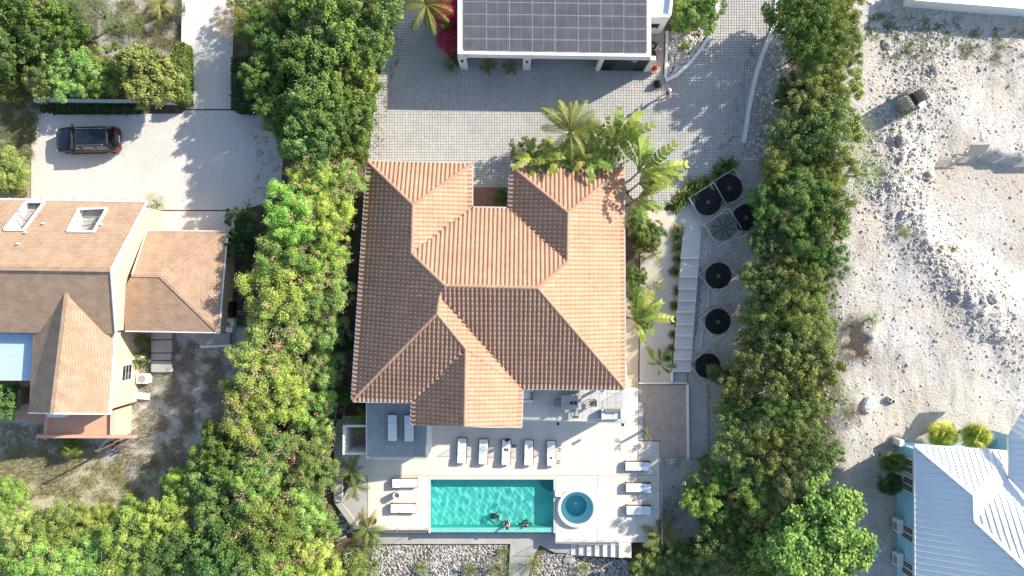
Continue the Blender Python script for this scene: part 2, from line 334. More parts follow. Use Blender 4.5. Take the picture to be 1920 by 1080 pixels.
# ================================================================== the ground
DZ = -2.85           # pool deck
POOL = (807, 899, 1038, 990)
JAC = (1081, 951)
def rect_w(x0, y0, x1, y1, z):
    a = at(x0, y0, z); b = at(x1, y1, z); return a.x, b.y, b.x, a.y
def make_ground():
    xs = [-700, -300, -120, -70, -52] + list(np.arange(-46, 22, .34)) + list(np.arange(22, 41.01, .2)) + [46, 52, 70, 120, 300, 700]
    ys = [-700, -300, -120, -60, -36] + list(np.arange(-27, 27.01, .34)) + [36, 60, 120, 300, 700]
    vs = []; mk = []
    for y in ys:
        for x in xs:
            z = T(x, y); vs.append((x, y, z))
            px, py = px_of(x, y, z)
            n = mnoise.noise(Vector((x * .35, y * .35, 5))); n2 = mnoise.noise(Vector((x * 1.4, y * 1.4, 9)))
            j = 28 * n + 14 * n2
            lot = sstep(1535, 1600, px + j)
            if 1285 < px < 1440 and 240 < py < 870: lot = 1
            if 1238 < px < 1330 and 855 < py < 1010: lot = .85
            if 1385 < px < 1480 and 30 < py < 300: lot = 1
            if 180 < px < 352 and -80 < py < 105 + j: lot = .75 + .3 * n
            scrub = 0
            if px < 480 and py > 615:
                scrub = 1 - .7 * sstep(820, 900, py + j) * (1 - sstep(180, 330, px + j))
            grass = 0
            if px < 300 and py > 830: grass = sstep(0, .25, n + .3)
            if px < 110 and 150 < py < 380: grass = .5 + .5 * n2; lot = .4
            mk.append((clamp(lot), clamp(scrub), clamp(grass), 1))
    nx = len(xs); hole = rect_w(*POOL, DZ); jc = at(JAC[0], JAC[1], DZ)
    fs = []
    for j in range(len(ys) - 1):
        for i in range(nx - 1):
            cx = (xs[i] + xs[i + 1]) / 2; cy = (ys[j] + ys[j + 1]) / 2
            if hole[0] - .1 < cx < hole[2] + .3 and hole[1] - .6 < cy < hole[3] + .2: continue
            if math.hypot(cx - jc.x, cy - jc.y) < 1.5: continue
            fs.append((j * nx + i, j * nx + i + 1, (j + 1) * nx + i + 1, (j + 1) * nx + i))
    me = bpy.data.meshes.new("ground"); me.from_pydata(vs, [], fs)
    a = me.attributes.new("mask", 'FLOAT_COLOR', 'POINT'); a.data.foreach_set("color", [c for k in mk for c in k])
    me.polygons.foreach_set("use_smooth", [True] * len(fs))
    m = bpy.data.materials.new("ground"); m.use_nodes = True; nt = m.node_tree; L = nt.links; b = nt.nodes["Principled BSDF"]
    b.inputs["Roughness"].default_value = 1; b.inputs["Specular IOR Level"].default_value = .1
    g = nd(nt, "ShaderNodeNewGeometry"); at_ = nd(nt, "ShaderNodeAttribute"); at_.attribute_name = "mask"
    sep = nd(nt, "ShaderNodeSeparateColor"); L.new(at_.outputs["Color"], sep.inputs[0])
    def noise(s, d=6, r=.6):
        n = nd(nt, "ShaderNodeTexNoise"); n.inputs["Scale"].default_value = s; n.inputs["Detail"].default_value = d; n.inputs["Roughness"].default_value = r; L.new(g.outputs["Position"], n.inputs["Vector"]); return n.outputs[0]
    def ramp(src, stops):
        r = nd(nt, "ShaderNodeValToRGB"); L.new(src, r.inputs[0]); e = r.color_ramp.elements
        while len(e) < len(stops): e.new(.5)
        for k, (p, c) in enumerate(stops): e[k].position = p; e[k].color = (*c, 1)
        return r.outputs[0]
    def mix(f, a_, b_, bt='MIX'):
        k = nd(nt, "ShaderNodeMix", data_type='RGBA', blend_type=bt)
        if isinstance(f, float): k.inputs[0].default_value = f
        else: L.new(f, k.inputs[0])
        L.new(a_, k.inputs[6]); L.new(b_, k.inputs[7]); return k.outputs[2]
    soil = ramp(noise(1.3), [(.3, (.075, .06, .04)), (.55, (.14, .11, .075)), (.75, (.24, .2, .14))])
    lot = ramp(noise(.28, 5, .55), [(.34, (.53, .47, .395)), (.5, (.56, .52, .47)), (.66, (.60, .575, .54))])
    speck = ramp(noise(4.5, 8, .85), [(.36, (.50, .49, .48)), (.46, (.88, .88, .88)), (.62, (1.06, 1.06, 1.06))])
    lot = mix(1.0, lot, speck, 'MULTIPLY')
    scr = ramp(noise(1.6, 8, .75), [(.28, (.40, .38, .345)), (.5, (.53, .51, .47)), (.68, (.62, .60, .56))])
    gr = ramp(noise(1.6, 8, .7), [(.3, (.34, .315, .20)), (.5, (.48, .43, .32)), (.7, (.60, .55, .44))])
    c = mix(sep.outputs[0], soil, lot); c = mix(sep.outputs[1], c, scr); c = mix(sep.outputs[2], c, gr)
    L.new(c, b.inputs["Base Color"])
    bp = nd(nt, "ShaderNodeBump"); bp.inputs["Strength"].default_value = 1.0; bp.inputs["Distance"].default_value = .11
    L.new(noise(4.5, 7, .7), bp.inputs["Height"]); L.new(bp.outputs[0], b.inputs["Normal"])
    me.materials.append(m)
    tag(new_obj("ground", me), "rough limestone and soil ground around the plots", None, None, "structure")
make_ground()

def drape(name, poly, mat, lift=.03, step=.5, label=None):
    "a thin sheet that follows the terrain inside a photo-pixel polygon"
    ws = [gat(*p) for p in poly]; P = [(q.x, q.y) for q in ws]
    bm = bmesh.new(); f = bm.faces.new([bm.verts.new((q[0], q[1], 0)) for q in P])
    x0, x1 = min(q[0] for q in P), max(q[0] for q in P); y0, y1 = min(q[1] for q in P), max(q[1] for q in P)
    for x in np.arange(x0 + step, x1, step): bmesh.ops.bisect_plane(bm, geom=bm.verts[:] + bm.edges[:] + bm.faces[:], plane_co=(x, 0, 0), plane_no=(1, 0, 0))
    for y in np.arange(y0 + step, y1, step): bmesh.ops.bisect_plane(bm, geom=bm.verts[:] + bm.edges[:] + bm.faces[:], plane_co=(0, y, 0), plane_no=(0, 1, 0))
    for v in bm.verts: v.co.z = T(v.co.x, v.co.y) + lift
    bmesh.ops.recalc_face_normals(bm, faces=bm.faces[:])
    if sum(f.normal.z for f in bm.faces) < 0: bmesh.ops.reverse_faces(bm, faces=bm.faces[:])
    me = bpy.data.meshes.new(name); bm.to_mesh(me); bm.free(); me.materials.append(mat)
    return tag(new_obj(name, me), label, None, None, "structure")
def sheet(name, poly, z, mat, label=None, thick=.12):
    return tag(MB().prism([at(*p, z) for p in poly], z - thick, z).build(name, mat), label, None, None, "structure")

# ------------------------------------------------------------------ paved drive
PAVE = [(735, -70), (735, 70), (712, 140), (690, 290), (684, 335), (884, 335), (884, 352), (957, 352), (957, 335), (1165, 335), (1185, 372), (1235, 402), (1262, 372), (1300, 345), (1345, 318),
        (1392, 292), (1400, 268), (1408, 205), (1420, 140), (1436, 90), (1450, 45), (1460, -70), (1352, -70), (1343, 40), (1325, 75), (1300, 110), (1272, 140), (1246, 152), (1243, 140), (1218, 140), (1217, 50), (862, 50), (862, 130), (830, 90), (800, -70)]
drive = sheet("driveway", PAVE, 0.045, mt['paver_joint'], "paved drive between the villa and the white carport")
def make_pavers():
    P = [at(*p, .07) for p in PAVE]; P = [(q.x, q.y) for q in P]
    pitch = .205; mb = MB()
    x0, x1 = min(q[0] for q in P), max(q[0] for q in P); y0, y1 = min(q[1] for q in P), max(q[1] for q in P)
    r = random.Random(3); y = y0
    while y < y1:
        x = x0
        while x < x1:
            cx, cy = x + pitch / 2, y + pitch / 2
            if pin(P, cx, cy):
                g = .013 + r.uniform(-.003, .003); h = .072 + r.uniform(-.005, .005); mb.t = clamp(r.gauss(.5, .22))
                a, b, c, d = x + g, y + g, x + pitch - g, y + pitch - g; e = .012
                mb.add([(a, b, .04), (c, b, .04), (c, d, .04), (a, d, .04), (a + e, b + e, h), (c - e, b + e, h), (c - e, d - e, h + r.uniform(-.003, .003)), (a + e, d - e, h)],
                       [(4, 5, 6, 7), (0, 1, 5, 4), (1, 2, 6, 5), (2, 3, 7, 6), (3, 0, 4, 7)])
            x += pitch
        y += pitch
    o = mb.build("pavers", mt['paver'], drive); o["kind"] = "stuff"
make_pavers()
sheet("courtyard_bed", [(880, 348), (960, 348), (960, 400), (880, 400)], .06, mt['mulch'], "red mulch bed in the notch between the two roof wings")
# kerb of the drive, a low white wall (drive's east edge) and kerb of the rock island
def kerb(name, pts, label, wd=.28, h=.22, mat='white_stucco', cat='kerb', z=None):
    ws = [at(*p, 0 if z is None else z) for p in pts]; L_ = []; R_ = []
    for i, p in enumerate(ws):
        d = (ws[min(i + 1, len(ws) - 1)] - ws[max(i - 1, 0)]).normalized(); s = Vector((-d.y, d.x, 0)) * wd / 2
        L_.append(p + s); R_.append(p - s)
    z0 = (0 if z is None else z)
    root = thing(name, label, cat, ws[len(ws) // 2])
    mb = MB()
    for i in range(len(ws) - 1):
        seg = MB().prism([L_[i], L_[i + 1], R_[i + 1], R_[i]], z0 - .3, z0 + h + random.uniform(-.008, .008))
        seg.build("kerb_stone", mt[mat], root)
    return root
kerb("kerb", [(1393, 268), (1398, 240), (1403, 205), (1410, 170), (1418, 135), (1428, 105), (1440, 75), (1450, 50), (1456, 0), (1460, -60)], "low white kerb along the east edge of the paved drive")
kerb("kerb", [(1347, -60), (1342, 30), (1330, 66), (1312, 95), (1290, 122), (1268, 142), (1247, 152)], "curved pale kerb round the white rock island", .24, .2)
kerb("kerb", [(1250, 60), (1249, 100), (1247, 148)], "straight kerb between the pot yard and the rock island", .2, .25)
sheet("yard_floor", [(1210, 50), (1246, 50), (1243, 141), (1214, 141)], .065, mt['brown_patio'], "brown concrete strip beside the carport's east wall")

# ------------------------------------------------------------------ neighbour's road and parking
sheet("neighbour_road", [(352, -70), (440, -70), (437, 60), (433, 204), (348, 204), (351, 100)], .05, mt['concrete'], "concrete lane running north from the parking court")
sheet("parking_court", [(62, 215), (340, 213), (346, 207), (485, 207), (512, 245), (530, 300), (527, 345), (495, 382), (450, 393.5), (276, 393.5), (276, 376), (58, 376), (58, 300)], .05, mt['concrete'], "pale concrete parking court with the dark car")
sheet("house_apron", [(276, 396), (452, 396), (436, 436), (276, 436)], .054, mt['concrete'], "concrete apron in front of the tan wing")
kerb("garden_wall", [(350, -60), (350, 20), (349, 80), (349, 140), (347, 190)], "white garden wall along the neighbour's lane", .3, .45, cat='wall')
kerb("garden_wall", [(72, 191), (140, 192), (210, 193), (280, 193), (346, 194)], "white garden wall under the hedge behind the dark car", .25, .55, cat='wall')

# ------------------------------------------------------------------ pool deck
def slab_grid(parent, name, x0, y0, x1, y1, z, nx, ny, mat, depth=.1, gap=.006, jit=.0):
    a0, b0, a1, b1 = rect_w(x0, y0, x1, y1, z)
    for i in range(nx):
        for j in range(ny):
            mb = MB(); mb.t = random.random()
            xa = a0 + (a1 - a0) * i / nx + gap / 2; xb = a0 + (a1 - a0) * (i + 1) / nx - gap / 2
            ya = b0 + (b1 - b0) * j / ny + gap / 2; yb = b0 + (b1 - b0) * (j + 1) / ny - gap / 2
            mb.box(xa, ya, z - depth, xb, yb, z + random.uniform(-jit, jit)).build(name, mat, parent)
deck = tag(MB().box(*rect_w(642, 780, 1197, 892, DZ - .03)[:2], -3.5, *rect_w(642, 780, 1197, 892, DZ - .03)[2:], DZ - .03)
           .prism([at(*p, DZ - .03) for p in [(660, 892.2), (803, 892.2), (803, 994), (692, 994), (642, 940)]], -4.8, DZ - .03)
           .box(*rect_w(803.2, 892.2, 1041.8, 895.5, DZ - .03)[:2], -4.8, *rect_w(803.2, 892.2, 1041.8, 895.5, DZ - .03)[2:], DZ - .03)
           .build("pool_deck", mt['concrete_grey']), "pale pool deck of large slabs", None, None, "structure")
slab_grid(deck, "slab", 642, 780, 1197, 891.5, DZ, 10, 2, mt['deck'])
slab_grid(deck, "slab", 1173, 727, 1197, 779.5, DZ, 1, 2, mt['deck'])
slab_grid(deck, "slab", 1197.3, 828, 1237, 891.5, DZ, 1, 1, mt['deck'], .9)
slab_grid(deck, "slab", 690, 892, 803, 994, DZ, 2, 2, mt['deck'], .9)
slab_grid(deck, "slab", 803.3, 892, 1041.5, 895.5, DZ, 3, 1, mt['deck'], .9)
slab_grid(deck, "slab", 1041.8, 987, 1120, 1017, DZ, 1, 1, mt['deck'], 1.3)
slab_grid(deck, "slab", 1120.3, 892, 1195, 1017, DZ, 1, 2, mt['deck'], 1.3)
slab_grid(deck, "slab", 1195.3, 892, 1237, 1017, DZ, 1, 2, mt['deck'], 1.3)
slab_grid(deck, "slab", 1160.5, 1017.3, 1184, 1046, DZ - .02, 1, 1, mt['deck'], 1.3)
def jac_surround():
    x0, y0, x1, y1 = rect_w(1041.8, 892, 1120, 986.6, DZ); c = at(*JAC, DZ); n = 48; r = 1.42
    vo = []; vi = []
    for k in range(n):
        a = 2 * math.pi * k / n; dx, dy = math.cos(a), math.sin(a)
        t = min(((x1 - c.x) / dx if dx > 1e-6 else 1e9), ((x0 - c.x) / dx if dx < -1e-6 else 1e9), ((y1 - c.y) / dy if dy > 1e-6 else 1e9), ((y0 - c.y) / dy if dy < -1e-6 else 1e9))
        vo.append((c.x + dx * t, c.y + dy * t)); vi.append((c.x + dx * r, c.y + dy * r))
    mb = MB()
    mb.add([(a, b, DZ) for a, b in vo] + [(a, b, DZ) for a, b in vi], [(k, (k + 1) % n, n + (k + 1) % n, n + k) for k in range(n)])
    # corners
    for cx, cy in ((x0, y0), (x1, y0), (x1, y1), (x0, y1)):
        q = sorted(range(n), key=lambda k: math.hypot(vo[k][0] - cx, vo[k][1] - cy))[:6]
        a = [k for k in q if abs(vo[k][0] - cx) < 1e-6]; b = [k for k in q if abs(vo[k][1] - cy) < 1e-6]
        if a and b: mb.poly([(cx, cy, DZ), (*vo[a[0]], DZ), (*vo[b[0]], DZ)])
    mb.build("slab", mt['deck'], deck)
jac_surround()
# low side wall and planter corner on the deck's west side
lw = thing("deck_wall", "pale low wall on the deck's west edge beside the trees", "wall", at(632, 880, DZ))
MB().box(*rect_w(626, 800, 641, 941, DZ + .35)[:2], -3.6, *rect_w(626, 800, 641, 941, DZ + .35)[2:], DZ + .35).build("wall_top", mt['concrete_grey'], lw)
pl = thing("corner_planter", "sunken brown planter in the deck's southwest corner", "planter", at(665, 965, DZ))
MB().prism([at(*p, DZ - .02) for p in [(643, 941), (689.6, 941), (689.6, 992), (672, 992)]], -3.8, DZ - .035).build("soil_bed", mt['brown_patio'], pl)
MB().prism([at(*p, DZ + .1) for p in [(626, 941.4), (640, 941.4), (678, 994), (664, 994)]], -4.7, DZ + .1).build("rim_wall", mt['concrete_grey'], pl)

# ------------------------------------------------------------------ pool
mt['pool_floor'] = M("turquoise_plaster", (.125, .65, .575), (.10, .60, .54), rough=.8, scale=.9, fine=8, finev=.06)
mt['pool_step'] = M("pool_step_tile", (.04, .33, .36), rough=.7)
mt['pool_edge'] = M("pool_edge_tile", (.32, .70, .64), (.28, .64, .58), rough=.5)
mt['jac_tile'] = M("spa_mosaic", (.34, .80, .74), (.22, .70, .66), rough=.5, scale=9, fine=30, finev=.25)
def M_water():
    m = bpy.data.materials.new("water"); m.use_nodes = True; nt = m.node_tree; b = nt.nodes["Principled BSDF"]
    b.inputs["Base Color"].default_value = (.93, .99, .99, 1); b.inputs["Roughness"].default_value = 0.0; b.inputs["IOR"].default_value = 1.33
    b.inputs["Transmission Weight"].default_value = 1.0
    return m
mt['water'] = M_water()
def caustic(o, **k):
    for a, b in k.items():
        try: setattr(o.cycles, a, b)
        except Exception as e: print("caustic", a, e)
try: sun_d.cycles.is_caustics_light = True
except Exception as e: print(e)
def waves(x, y, s):
    r = random.Random(s); z = 0
    for k in range(13):
        a = r.uniform(0, math.pi * 2); lam = r.uniform(.30, .95); am = .0030 * lam ** 1.2 * 1.3
        z += am * math.sin(2 * math.pi * (x * math.cos(a) + y * math.sin(a)) / lam + r.uniform(0, 6) + .6 * math.sin(x * .9 + k) + .5 * math.sin(y * 1.1 + 2 * k))
    return z
def make_pool():
    x0, y0, x1, y1 = rect_w(*POOL, DZ); wz = DZ - .1; fz = DZ - 1.05
    pool = tag(new_obj("swimming_pool", None), "turquoise rectangular infinity pool beside the sun loungers", "pool")
    f = MB().poly([(x0, y0, fz), (x1, y0, fz), (x1, y1, fz), (x0, y1, fz)]).build("pool_floor", mt['pool_floor'], pool)
    mb = MB()
    mb.poly([(x0, y1, fz), (x1, y1, fz), (x1, y1, DZ - .004), (x0, y1, DZ - .004)]).poly([(x0, y0, fz), (x0, y1, fz), (x0, y1, DZ - .004), (x0, y0, DZ - .004)])
    mb.poly([(x1, y1, fz), (x1, y0, fz), (x1, y0, DZ - .004), (x1, y1, DZ - .004)]).poly([(x1, y0, fz), (x0, y0, fz), (x0, y0, wz - .02), (x1, y0, wz - .02)])
    wl = mb.build("pool_wall", mt['pool_floor'], pool)
    # coping strips round three sides
    for nm, q in (("coping", (x0 - .16, y1 + .002, x1 + .14, y1 + .14)), ("coping", (x0 - .16, y0 - .4, x0 - .002, y1 - .002)), ("coping", (x1 + .002, y0 - .4, x1 + .14, y1 - .002))):
        MB().box(q[0], q[1], -4.7, q[2], q[3], DZ + .012).build(nm, mt['deck'], pool)
    ie = MB().box(x0, y0 - .4, -4.8, x1, y0 - .002, wz - .03).build("infinity_edge", mt['pool_edge'], pool); caustic(ie, is_caustics_receiver=True)
    # curved entry steps in the north-east corner
    for k, r in enumerate((1.15, .85, .55)):
        s = MB(); n = 12
        pts = [(x1 - .003, y1 - .003)] + [(x1 - .003 - r * math.sin(math.pi / 2 * i / n), y1 - .003 - r * math.cos(math.pi / 2 * i / n)) for i in range(n + 1)]
        s.prism(pts, fz + .002, fz + .24 * (k + 1)).build("entry_step", mt['pool_step'], pool)
    # water sheet
    st = .07; xs = np.arange(x0 + .001, x1, st); ys = np.arange(y0 - .38, y1, st); xs = np.append(xs, x1 - .001); ys = np.append(ys, y1 - .001)
    vs = [(x, y, wz + waves(x, y, 5)) for y in ys for x in xs]; n = len(xs)
    wm = MB().add(vs, [(j * n + i, j * n + i + 1, (j + 1) * n + i + 1, (j + 1) * n + i) for j in range(len(ys) - 1) for i in range(n - 1)])
    wo = wm.build("water", mt['water'], pool, True)
    caustic(wo, is_caustics_caster=True); caustic(f, is_caustics_receiver=True); caustic(wl, is_caustics_receiver=True)
    # handrail at the steps
    p = at(1041, 912, DZ); q = at(1030, 922, DZ)
    MB().tube([p, p + Vector((0, 0, .75)), (p + q) / 2 + Vector((0, 0, .9)), q + Vector((0, 0, .5)), q + Vector((0, 0, -.9))], .022).build("handrail", mt['chrome'], pool, True)
make_pool()
def make_spa():
    c = at(*JAC, DZ); o = thing("round_spa", "round raised hot tub with a white rim beside the pool", "hot tub", c)
    MB().lathe([(1.30, -1.3), (1.30, .28), (1.32, .31), (1.52, .31), (1.55, .28), (1.55, -.05)], c, 64).build("rim", mt['white_stucco'], o, True)
    mt['spa_floor'] = M("spa_floor_mosaic", (.10, .50, .50), (.06, .40, .42), rough=.5, scale=9, fine=30, finev=.2)
    b = MB().lathe([(.86, -.2), (.88, -.17), (1.27, -.15), (1.302, -.12), (1.302, .15)], c, 64).build("seat_ring", mt['jac_tile'], o, False)
    b2 = MB().lathe([(0.001, -.6), (.83, -.6), (.86, -.58), (.86, -.2)], c, 64).build("basin", mt['spa_floor'], o, False); caustic(b2, is_caustics_receiver=True)
    wm = MB(); rs = np.linspace(.0, 1.301, 20); n = 64; vs = []
    for r in rs: vs += [(c.x + r * math.cos(2 * math.pi * k / n), c.y + r * math.sin(2 * math.pi * k / n), DZ + .2) for k in range(n)]
    vs = [(x, y, z + .6 * waves(x, y, 9)) for x, y, z in vs]
    wm.add(vs, [(i * n + k, i * n + (k + 1) % n, (i + 1) * n + (k + 1) % n, (i + 1) * n + k) for i in range(len(rs) - 1) for k in range(n)])
    wo = wm.build("water", mt['water'], o, True); caustic(wo, is_caustics_caster=True); caustic(b, is_caustics_receiver=True)
    MB().lathe([(.0, .02), (.09, .02), (.1, 0)], c + Vector((0, 0, -.6)), 16).build("drain", mt['white_paint'], o)
    MB().rbox(*(at(1047, 924, DZ) - Vector((.3, .25, 0)))[:2], DZ, *(at(1047, 924, DZ) + Vector((.25, .3, 0)))[:2], DZ + .3, .05).build("spill_block", mt['white_stucco'], o)
make_spa()

# ------------------------------------------------------------------ lower walk, stairs, south beds
LZ = -3.95
walk = sheet("lower_walk", [(700, 1000), (1184, 1000), (1184, 1047), (1040, 1036), (1012, 1022), (1002, 1040), (985, 1100), (952, 1100), (957, 1020), (700, 1020)], LZ, mt['concrete_grey'], "grey concrete walk below the infinity edge")
st = thing("deck_stairs", "flight of pale steps on the deck's south side below the hot tub", "stairs", at(1118, 1032, LZ))
for k in range(6):
    z = DZ - .17 * (k + 1) - .02
    xa = 1160 - k * 15
    MB().prism([at(*p, z) for p in [(xa - 14.6, 1019), (xa, 1019), (xa, 1045.5 - k * .8), (xa - 14.6, 1044.5 - k * .8)]], -4.3, z).build("step", mt['deck'], st)
# ------------------------------------------------------------------ east side: path, sand bed, stairs, patio
drape("beige_path", [(1166, 560), (1199, 560), (1197, 726.6), (1166, 726.6)], mt['beige_path'], .035, label="narrow beige path along the villa's east wall")
drape("sand_bed", [(1199.5, 395), (1262, 395), (1279, 425), (1276, 520), (1262, 640), (1258, 717), (1199.5, 717)], mt['sand'], .05, label="sloping pale sand bed between villa and stairs")
drape("landing_path", [(1262, 412), (1280, 385), (1330, 360), (1345, 400), (1310, 428), (1282, 428)], mt['concrete'], .045, label="concrete landing at the top of the garden stairs")
sg = thing("garden_stairs", "long pale garden stairs descending beside the sand bed", "stairs", at(1285, 560, -1))
edges = [428, 485, 520, 543, 565, 586, 609, 631, 653, 675, 697]
for k in range(10):
    z = .05 - .285 * k
    t0 = (edges[k] - 428) / 270; t1 = (edges[k + 1] - 428) / 270
    xl0, xr0 = 1281 - 19 * t0, 1315 - 20 * t0; xl1, xr1 = 1281 - 19 * t1, 1315 - 20 * t1
    MB().prism([at(*p, z) for p in [(xl0, edges[k]), (xr0, edges[k]), (xr1, edges[k + 1] + .4), (xl1, edges[k + 1] + .4)]], z - 1.2, z).build("step", mt['concrete'], sg)
    MB().prism([at(*p, z + .004) for p in [(xl1 + .3, edges[k + 1] - 2.2), (xr1 - .3, edges[k + 1] - 2.2), (xr1 - .3, edges[k + 1] - .2), (xl1 + .3, edges[k + 1] - .2)]], z - .03, z + .006).build("nosing", mt['white_stucco'], sg)
pit = thing("stair_landing", "grey square landing with a white rim at the foot of the garden stairs", "landing", at(1275, 708, DZ))
MB().prism([at(*p, -2.88) for p in [(1262, 698), (1288, 698), (1288, 718), (1262, 718)]], -3.4, -2.88).build("floor", mt['concrete_grey'], pit)
MB().prism([at(*p, -2.7) for p in [(1259.5, 697), (1262, 697), (1262, 719), (1259.5, 719)]], -3.4, -2.7).prism([at(*p, -2.7) for p in [(1262.2, 717.5), (1288, 717.5), (1288, 719.5), (1262.2, 719.5)]], -3.4, -2.7).build("rim", mt['white_stucco'], pit)
wl_ = thing("bed_wall", "thin white wall closing the sand bed above the brown patio", "wall", at(1230, 719, DZ))
MB().prism([at(*p, -2.6) for p in [(1199, 717.5), (1259, 717.5), (1259, 720), (1199, 720)]], -3.4, -2.6).build("wall_body", mt['white_stucco'], wl_)
PZ = -2.93
patio = sheet("brown_patio", [(1198, 721), (1286, 721), (1288, 859), (1239, 859), (1239, 826), (1198, 826)], PZ, mt['brown_patio'], "brown concrete patio below the sand bed", .5)
kerb("patio_curb", [(1288.5, 721), (1289, 790), (1290, 859)], "white curb on the brown patio's east side", .14, .2, z=PZ)
sheet("side_walk", [(1291, 700), (1324, 690), (1330, 859), (1291.5, 859)], PZ + .01, mt['concrete_grey'], "grey concrete strip east of the brown patio", .5)
sb = thing("strip_planter", "narrow grey planter strip on the brown patio's west side", "planter", at(1203, 790, PZ))
MB().prism([at(*p, DZ + .02) for p in [(1197.4, 755), (1206, 755), (1206, 825.6), (1197.4, 825.6)]], -3.5, DZ + .02).build("planter_body", mt['concrete_grey'], sb)

# ------------------------------------------------------------------ railings
def railing(name, label, pts, z, h=1.0, pane='glass'):
    ws = [at(*p, z + h * .5) for p in pts]; ws = [Vector((p.x, p.y, z)) for p in ws]
    o = thing(name, label, "railing", ws[0])
    for i in range(len(ws) - 1):
        a, b = ws[i], ws[i + 1]; n = max(1, round((b - a).length / 1.6))
        for k in range(n):
            p = a.lerp(b, k / n); q = a.lerp(b, (k + 1) / n); d = (q - p).normalized() * .05
            MB().bar(p + d + Vector((0, 0, h * .5)), q - d + Vector((0, 0, h * .5)), .014, h - .1).build("glass_panel", mt[pane], o)
            MB().tube([p, p + Vector((0, 0, h))], .022, 6).build("post", mt['grey_metal'], o)
    MB().tube([ws[-1], ws[-1] + Vector((0, 0, h))], .022, 6).build("post", mt['grey_metal'], o)
    MB().tube([p + Vector((0, 0, h)) for p in ws], .02, 6).build("top_rail", mt['grey_metal'], o)
    return o
railing("glass_railing", "glass railing on the deck's east edge by three loungers", [(1237, 829), (1238, 920), (1239, 1016)], DZ)
railing("glass_railing", "glass railing on the deck edge south of the hot tub", [(1041, 1014), (1100, 1016), (1159, 1017)], DZ)
railing("glass_railing", "glass railing around the brown patio's southeast corner", [(1240, 859), (1330, 860), (1329, 700)], PZ)
railing("glass_railing", "glass railing on the deck edge by the southwest planter", [(690, 993), (745, 994), (801, 994)], DZ)
# ================================================================== the villa
EZ = 3.2
V = {k: at(*v) for k, v in dict(
    A=(690.4, 303.7, EZ), B=(883.3, 308.2, EZ), C=(883.3, 390.6, EZ), D=(955.4, 392, EZ), E=(957.8, 310.6, EZ), F=(1167.9, 315.5, EZ), G=(1170.3, 728, EZ), H=(978, 726.7, EZ),
    I=(975.5, 801.8, EZ), J=(772.9, 796.4, EZ), K=(773.8, 752.2, EZ), L=(661.5, 750.2, EZ),
    P1=(774.3, 384.2, 4.42), P2=(771.9, 475.5, 4.46), P3=(835.2, 536, 5.4), P4=(1008.4, 540, 5.4), P5=(1065.3, 398.9, 4.61), P6=(1063.8, 491.2, 4.65),
    P7=(819.5, 588.3, 5.2), P8=(825, 553, 5.25), P9=(873.4, 654, 4.53), PS=(871, 799.3, 4.53)).items()}
def mixp(a, b, t): return V[a].lerp(V[b], t)
villa = thing("villa", "large villa with terracotta tiled hip roof in the middle", "house", at(916, 540, 0))
roof = MB()
SLOPES = []   # (whole polygon, convex pieces)
def eave_pt(a, b, py):
    pa, pb = V[a], V[b]
    best = min((abs(px_of(*pa.lerp(pb, t / 400))[1] - py), t / 400) for t in range(401))[1]
    return pa.lerp(pb, best)
e1 = eave_pt('A', 'L', 477); e3 = eave_pt('A', 'L', 538); e4 = eave_pt('A', 'L', 555)
SLOPES.append([[V['A'], V['P1'], V['P2'], e1], [e1, V['P2'], V['P3'], e3], [e3, V['P3'], V['P8'], e4], [e4, V['P8'], V['P7'], V['L']]])     # west
SLOPES.append([[V['A'], V['B'], V['P1']]])                                                                            # nw wing north
SLOPES.append([[V['B'], V['C'], V['P2'], V['P1']]])                                                                   # nw wing east
SLOPES.append([[V['C'], V['D'], V['P6'], V['P4'], V['P3'], V['P2']]])                                                 # main north
SLOPES.append([[V['E'], V['D'], V['P6'], V['P5']]])                                                                   # ne wing west
SLOPES.append([[V['E'], V['F'], V['P5']]])                                                                            # ne wing north
e5 = eave_pt('F', 'G', 493)
SLOPES.append([[V['F'], e5, V['P6'], V['P5']], [e5, V['G'], V['P4'], V['P6']]])                                       # east
SLOPES.append([[V['G'], V['H'], V['P8'], V['P3'], V['P4']]])                                                          # main south
SLOPES.append([[V['P8'], V['P7'], V['P9'], V['H']], [V['P9'], V['PS'], V['I'], V['H']]])                               # sw wing east
SLOPES.append([[V['L'], V['K'], V['P9'], V['P7']]])                                                                   # sw wing south
SLOPES.append([[V['K'], V['J'], V['PS'], V['P9']]])                                                                   # south wing west
for sl in SLOPES:
    for pc in sl: roof.poly([p - Vector((0, 0, .03)) for p in pc])
roof_o = roof.build("roof", mt['underlay'], villa)
# soffit closing the underside of the eaves
MB().poly([V[k] - Vector((0, 0, .1)) for k in ("A", "B", "C", "D", "E", "F", "G", "H", "I", "J", "K", "L")]).build("soffit", mt['white_stucco'], villa)
TW, TC = .305, .36
prof = [(0, 0.0), (.12, .010), (.27, .052), (.42, .082), (.58, .082), (.73, .052), (.88, .010), (1, 0.0)]
NP = len(prof)
def tile_verts():
    vs = []
    for vv, hh in ((-.04, .032), (TC + .03, .004)):
        vs += [(u * TW, vv, h + hh) for u, h in prof]
    vs += [(u * TW, -.038, h * .75 + .0) for u, h in prof]
    fs = [(i, i + 1, NP + i + 1, NP + i) for i in range(NP - 1)] + [(2 * NP + i, 2 * NP + i + 1, i + 1, i) for i in range(NP - 1)]
    return vs, fs
TVS, TFS = tile_verts()
tmb = MB(); tmb.add(TVS, TFS); TILE = tmb.mesh("tile", mt['tile'])
TILE.polygons.foreach_set("use_smooth", [i < NP - 1 for i in range(len(TILE.polygons))])
def plane_of(pts):
    c = sum(pts, Vector()) / len(pts)
    u, s, vt = np.linalg.svd(np.array([tuple(p - c) for p in pts])); n = Vector(vt[2]); n = n if n.z > 0 else -n
    return c, n.normalized()
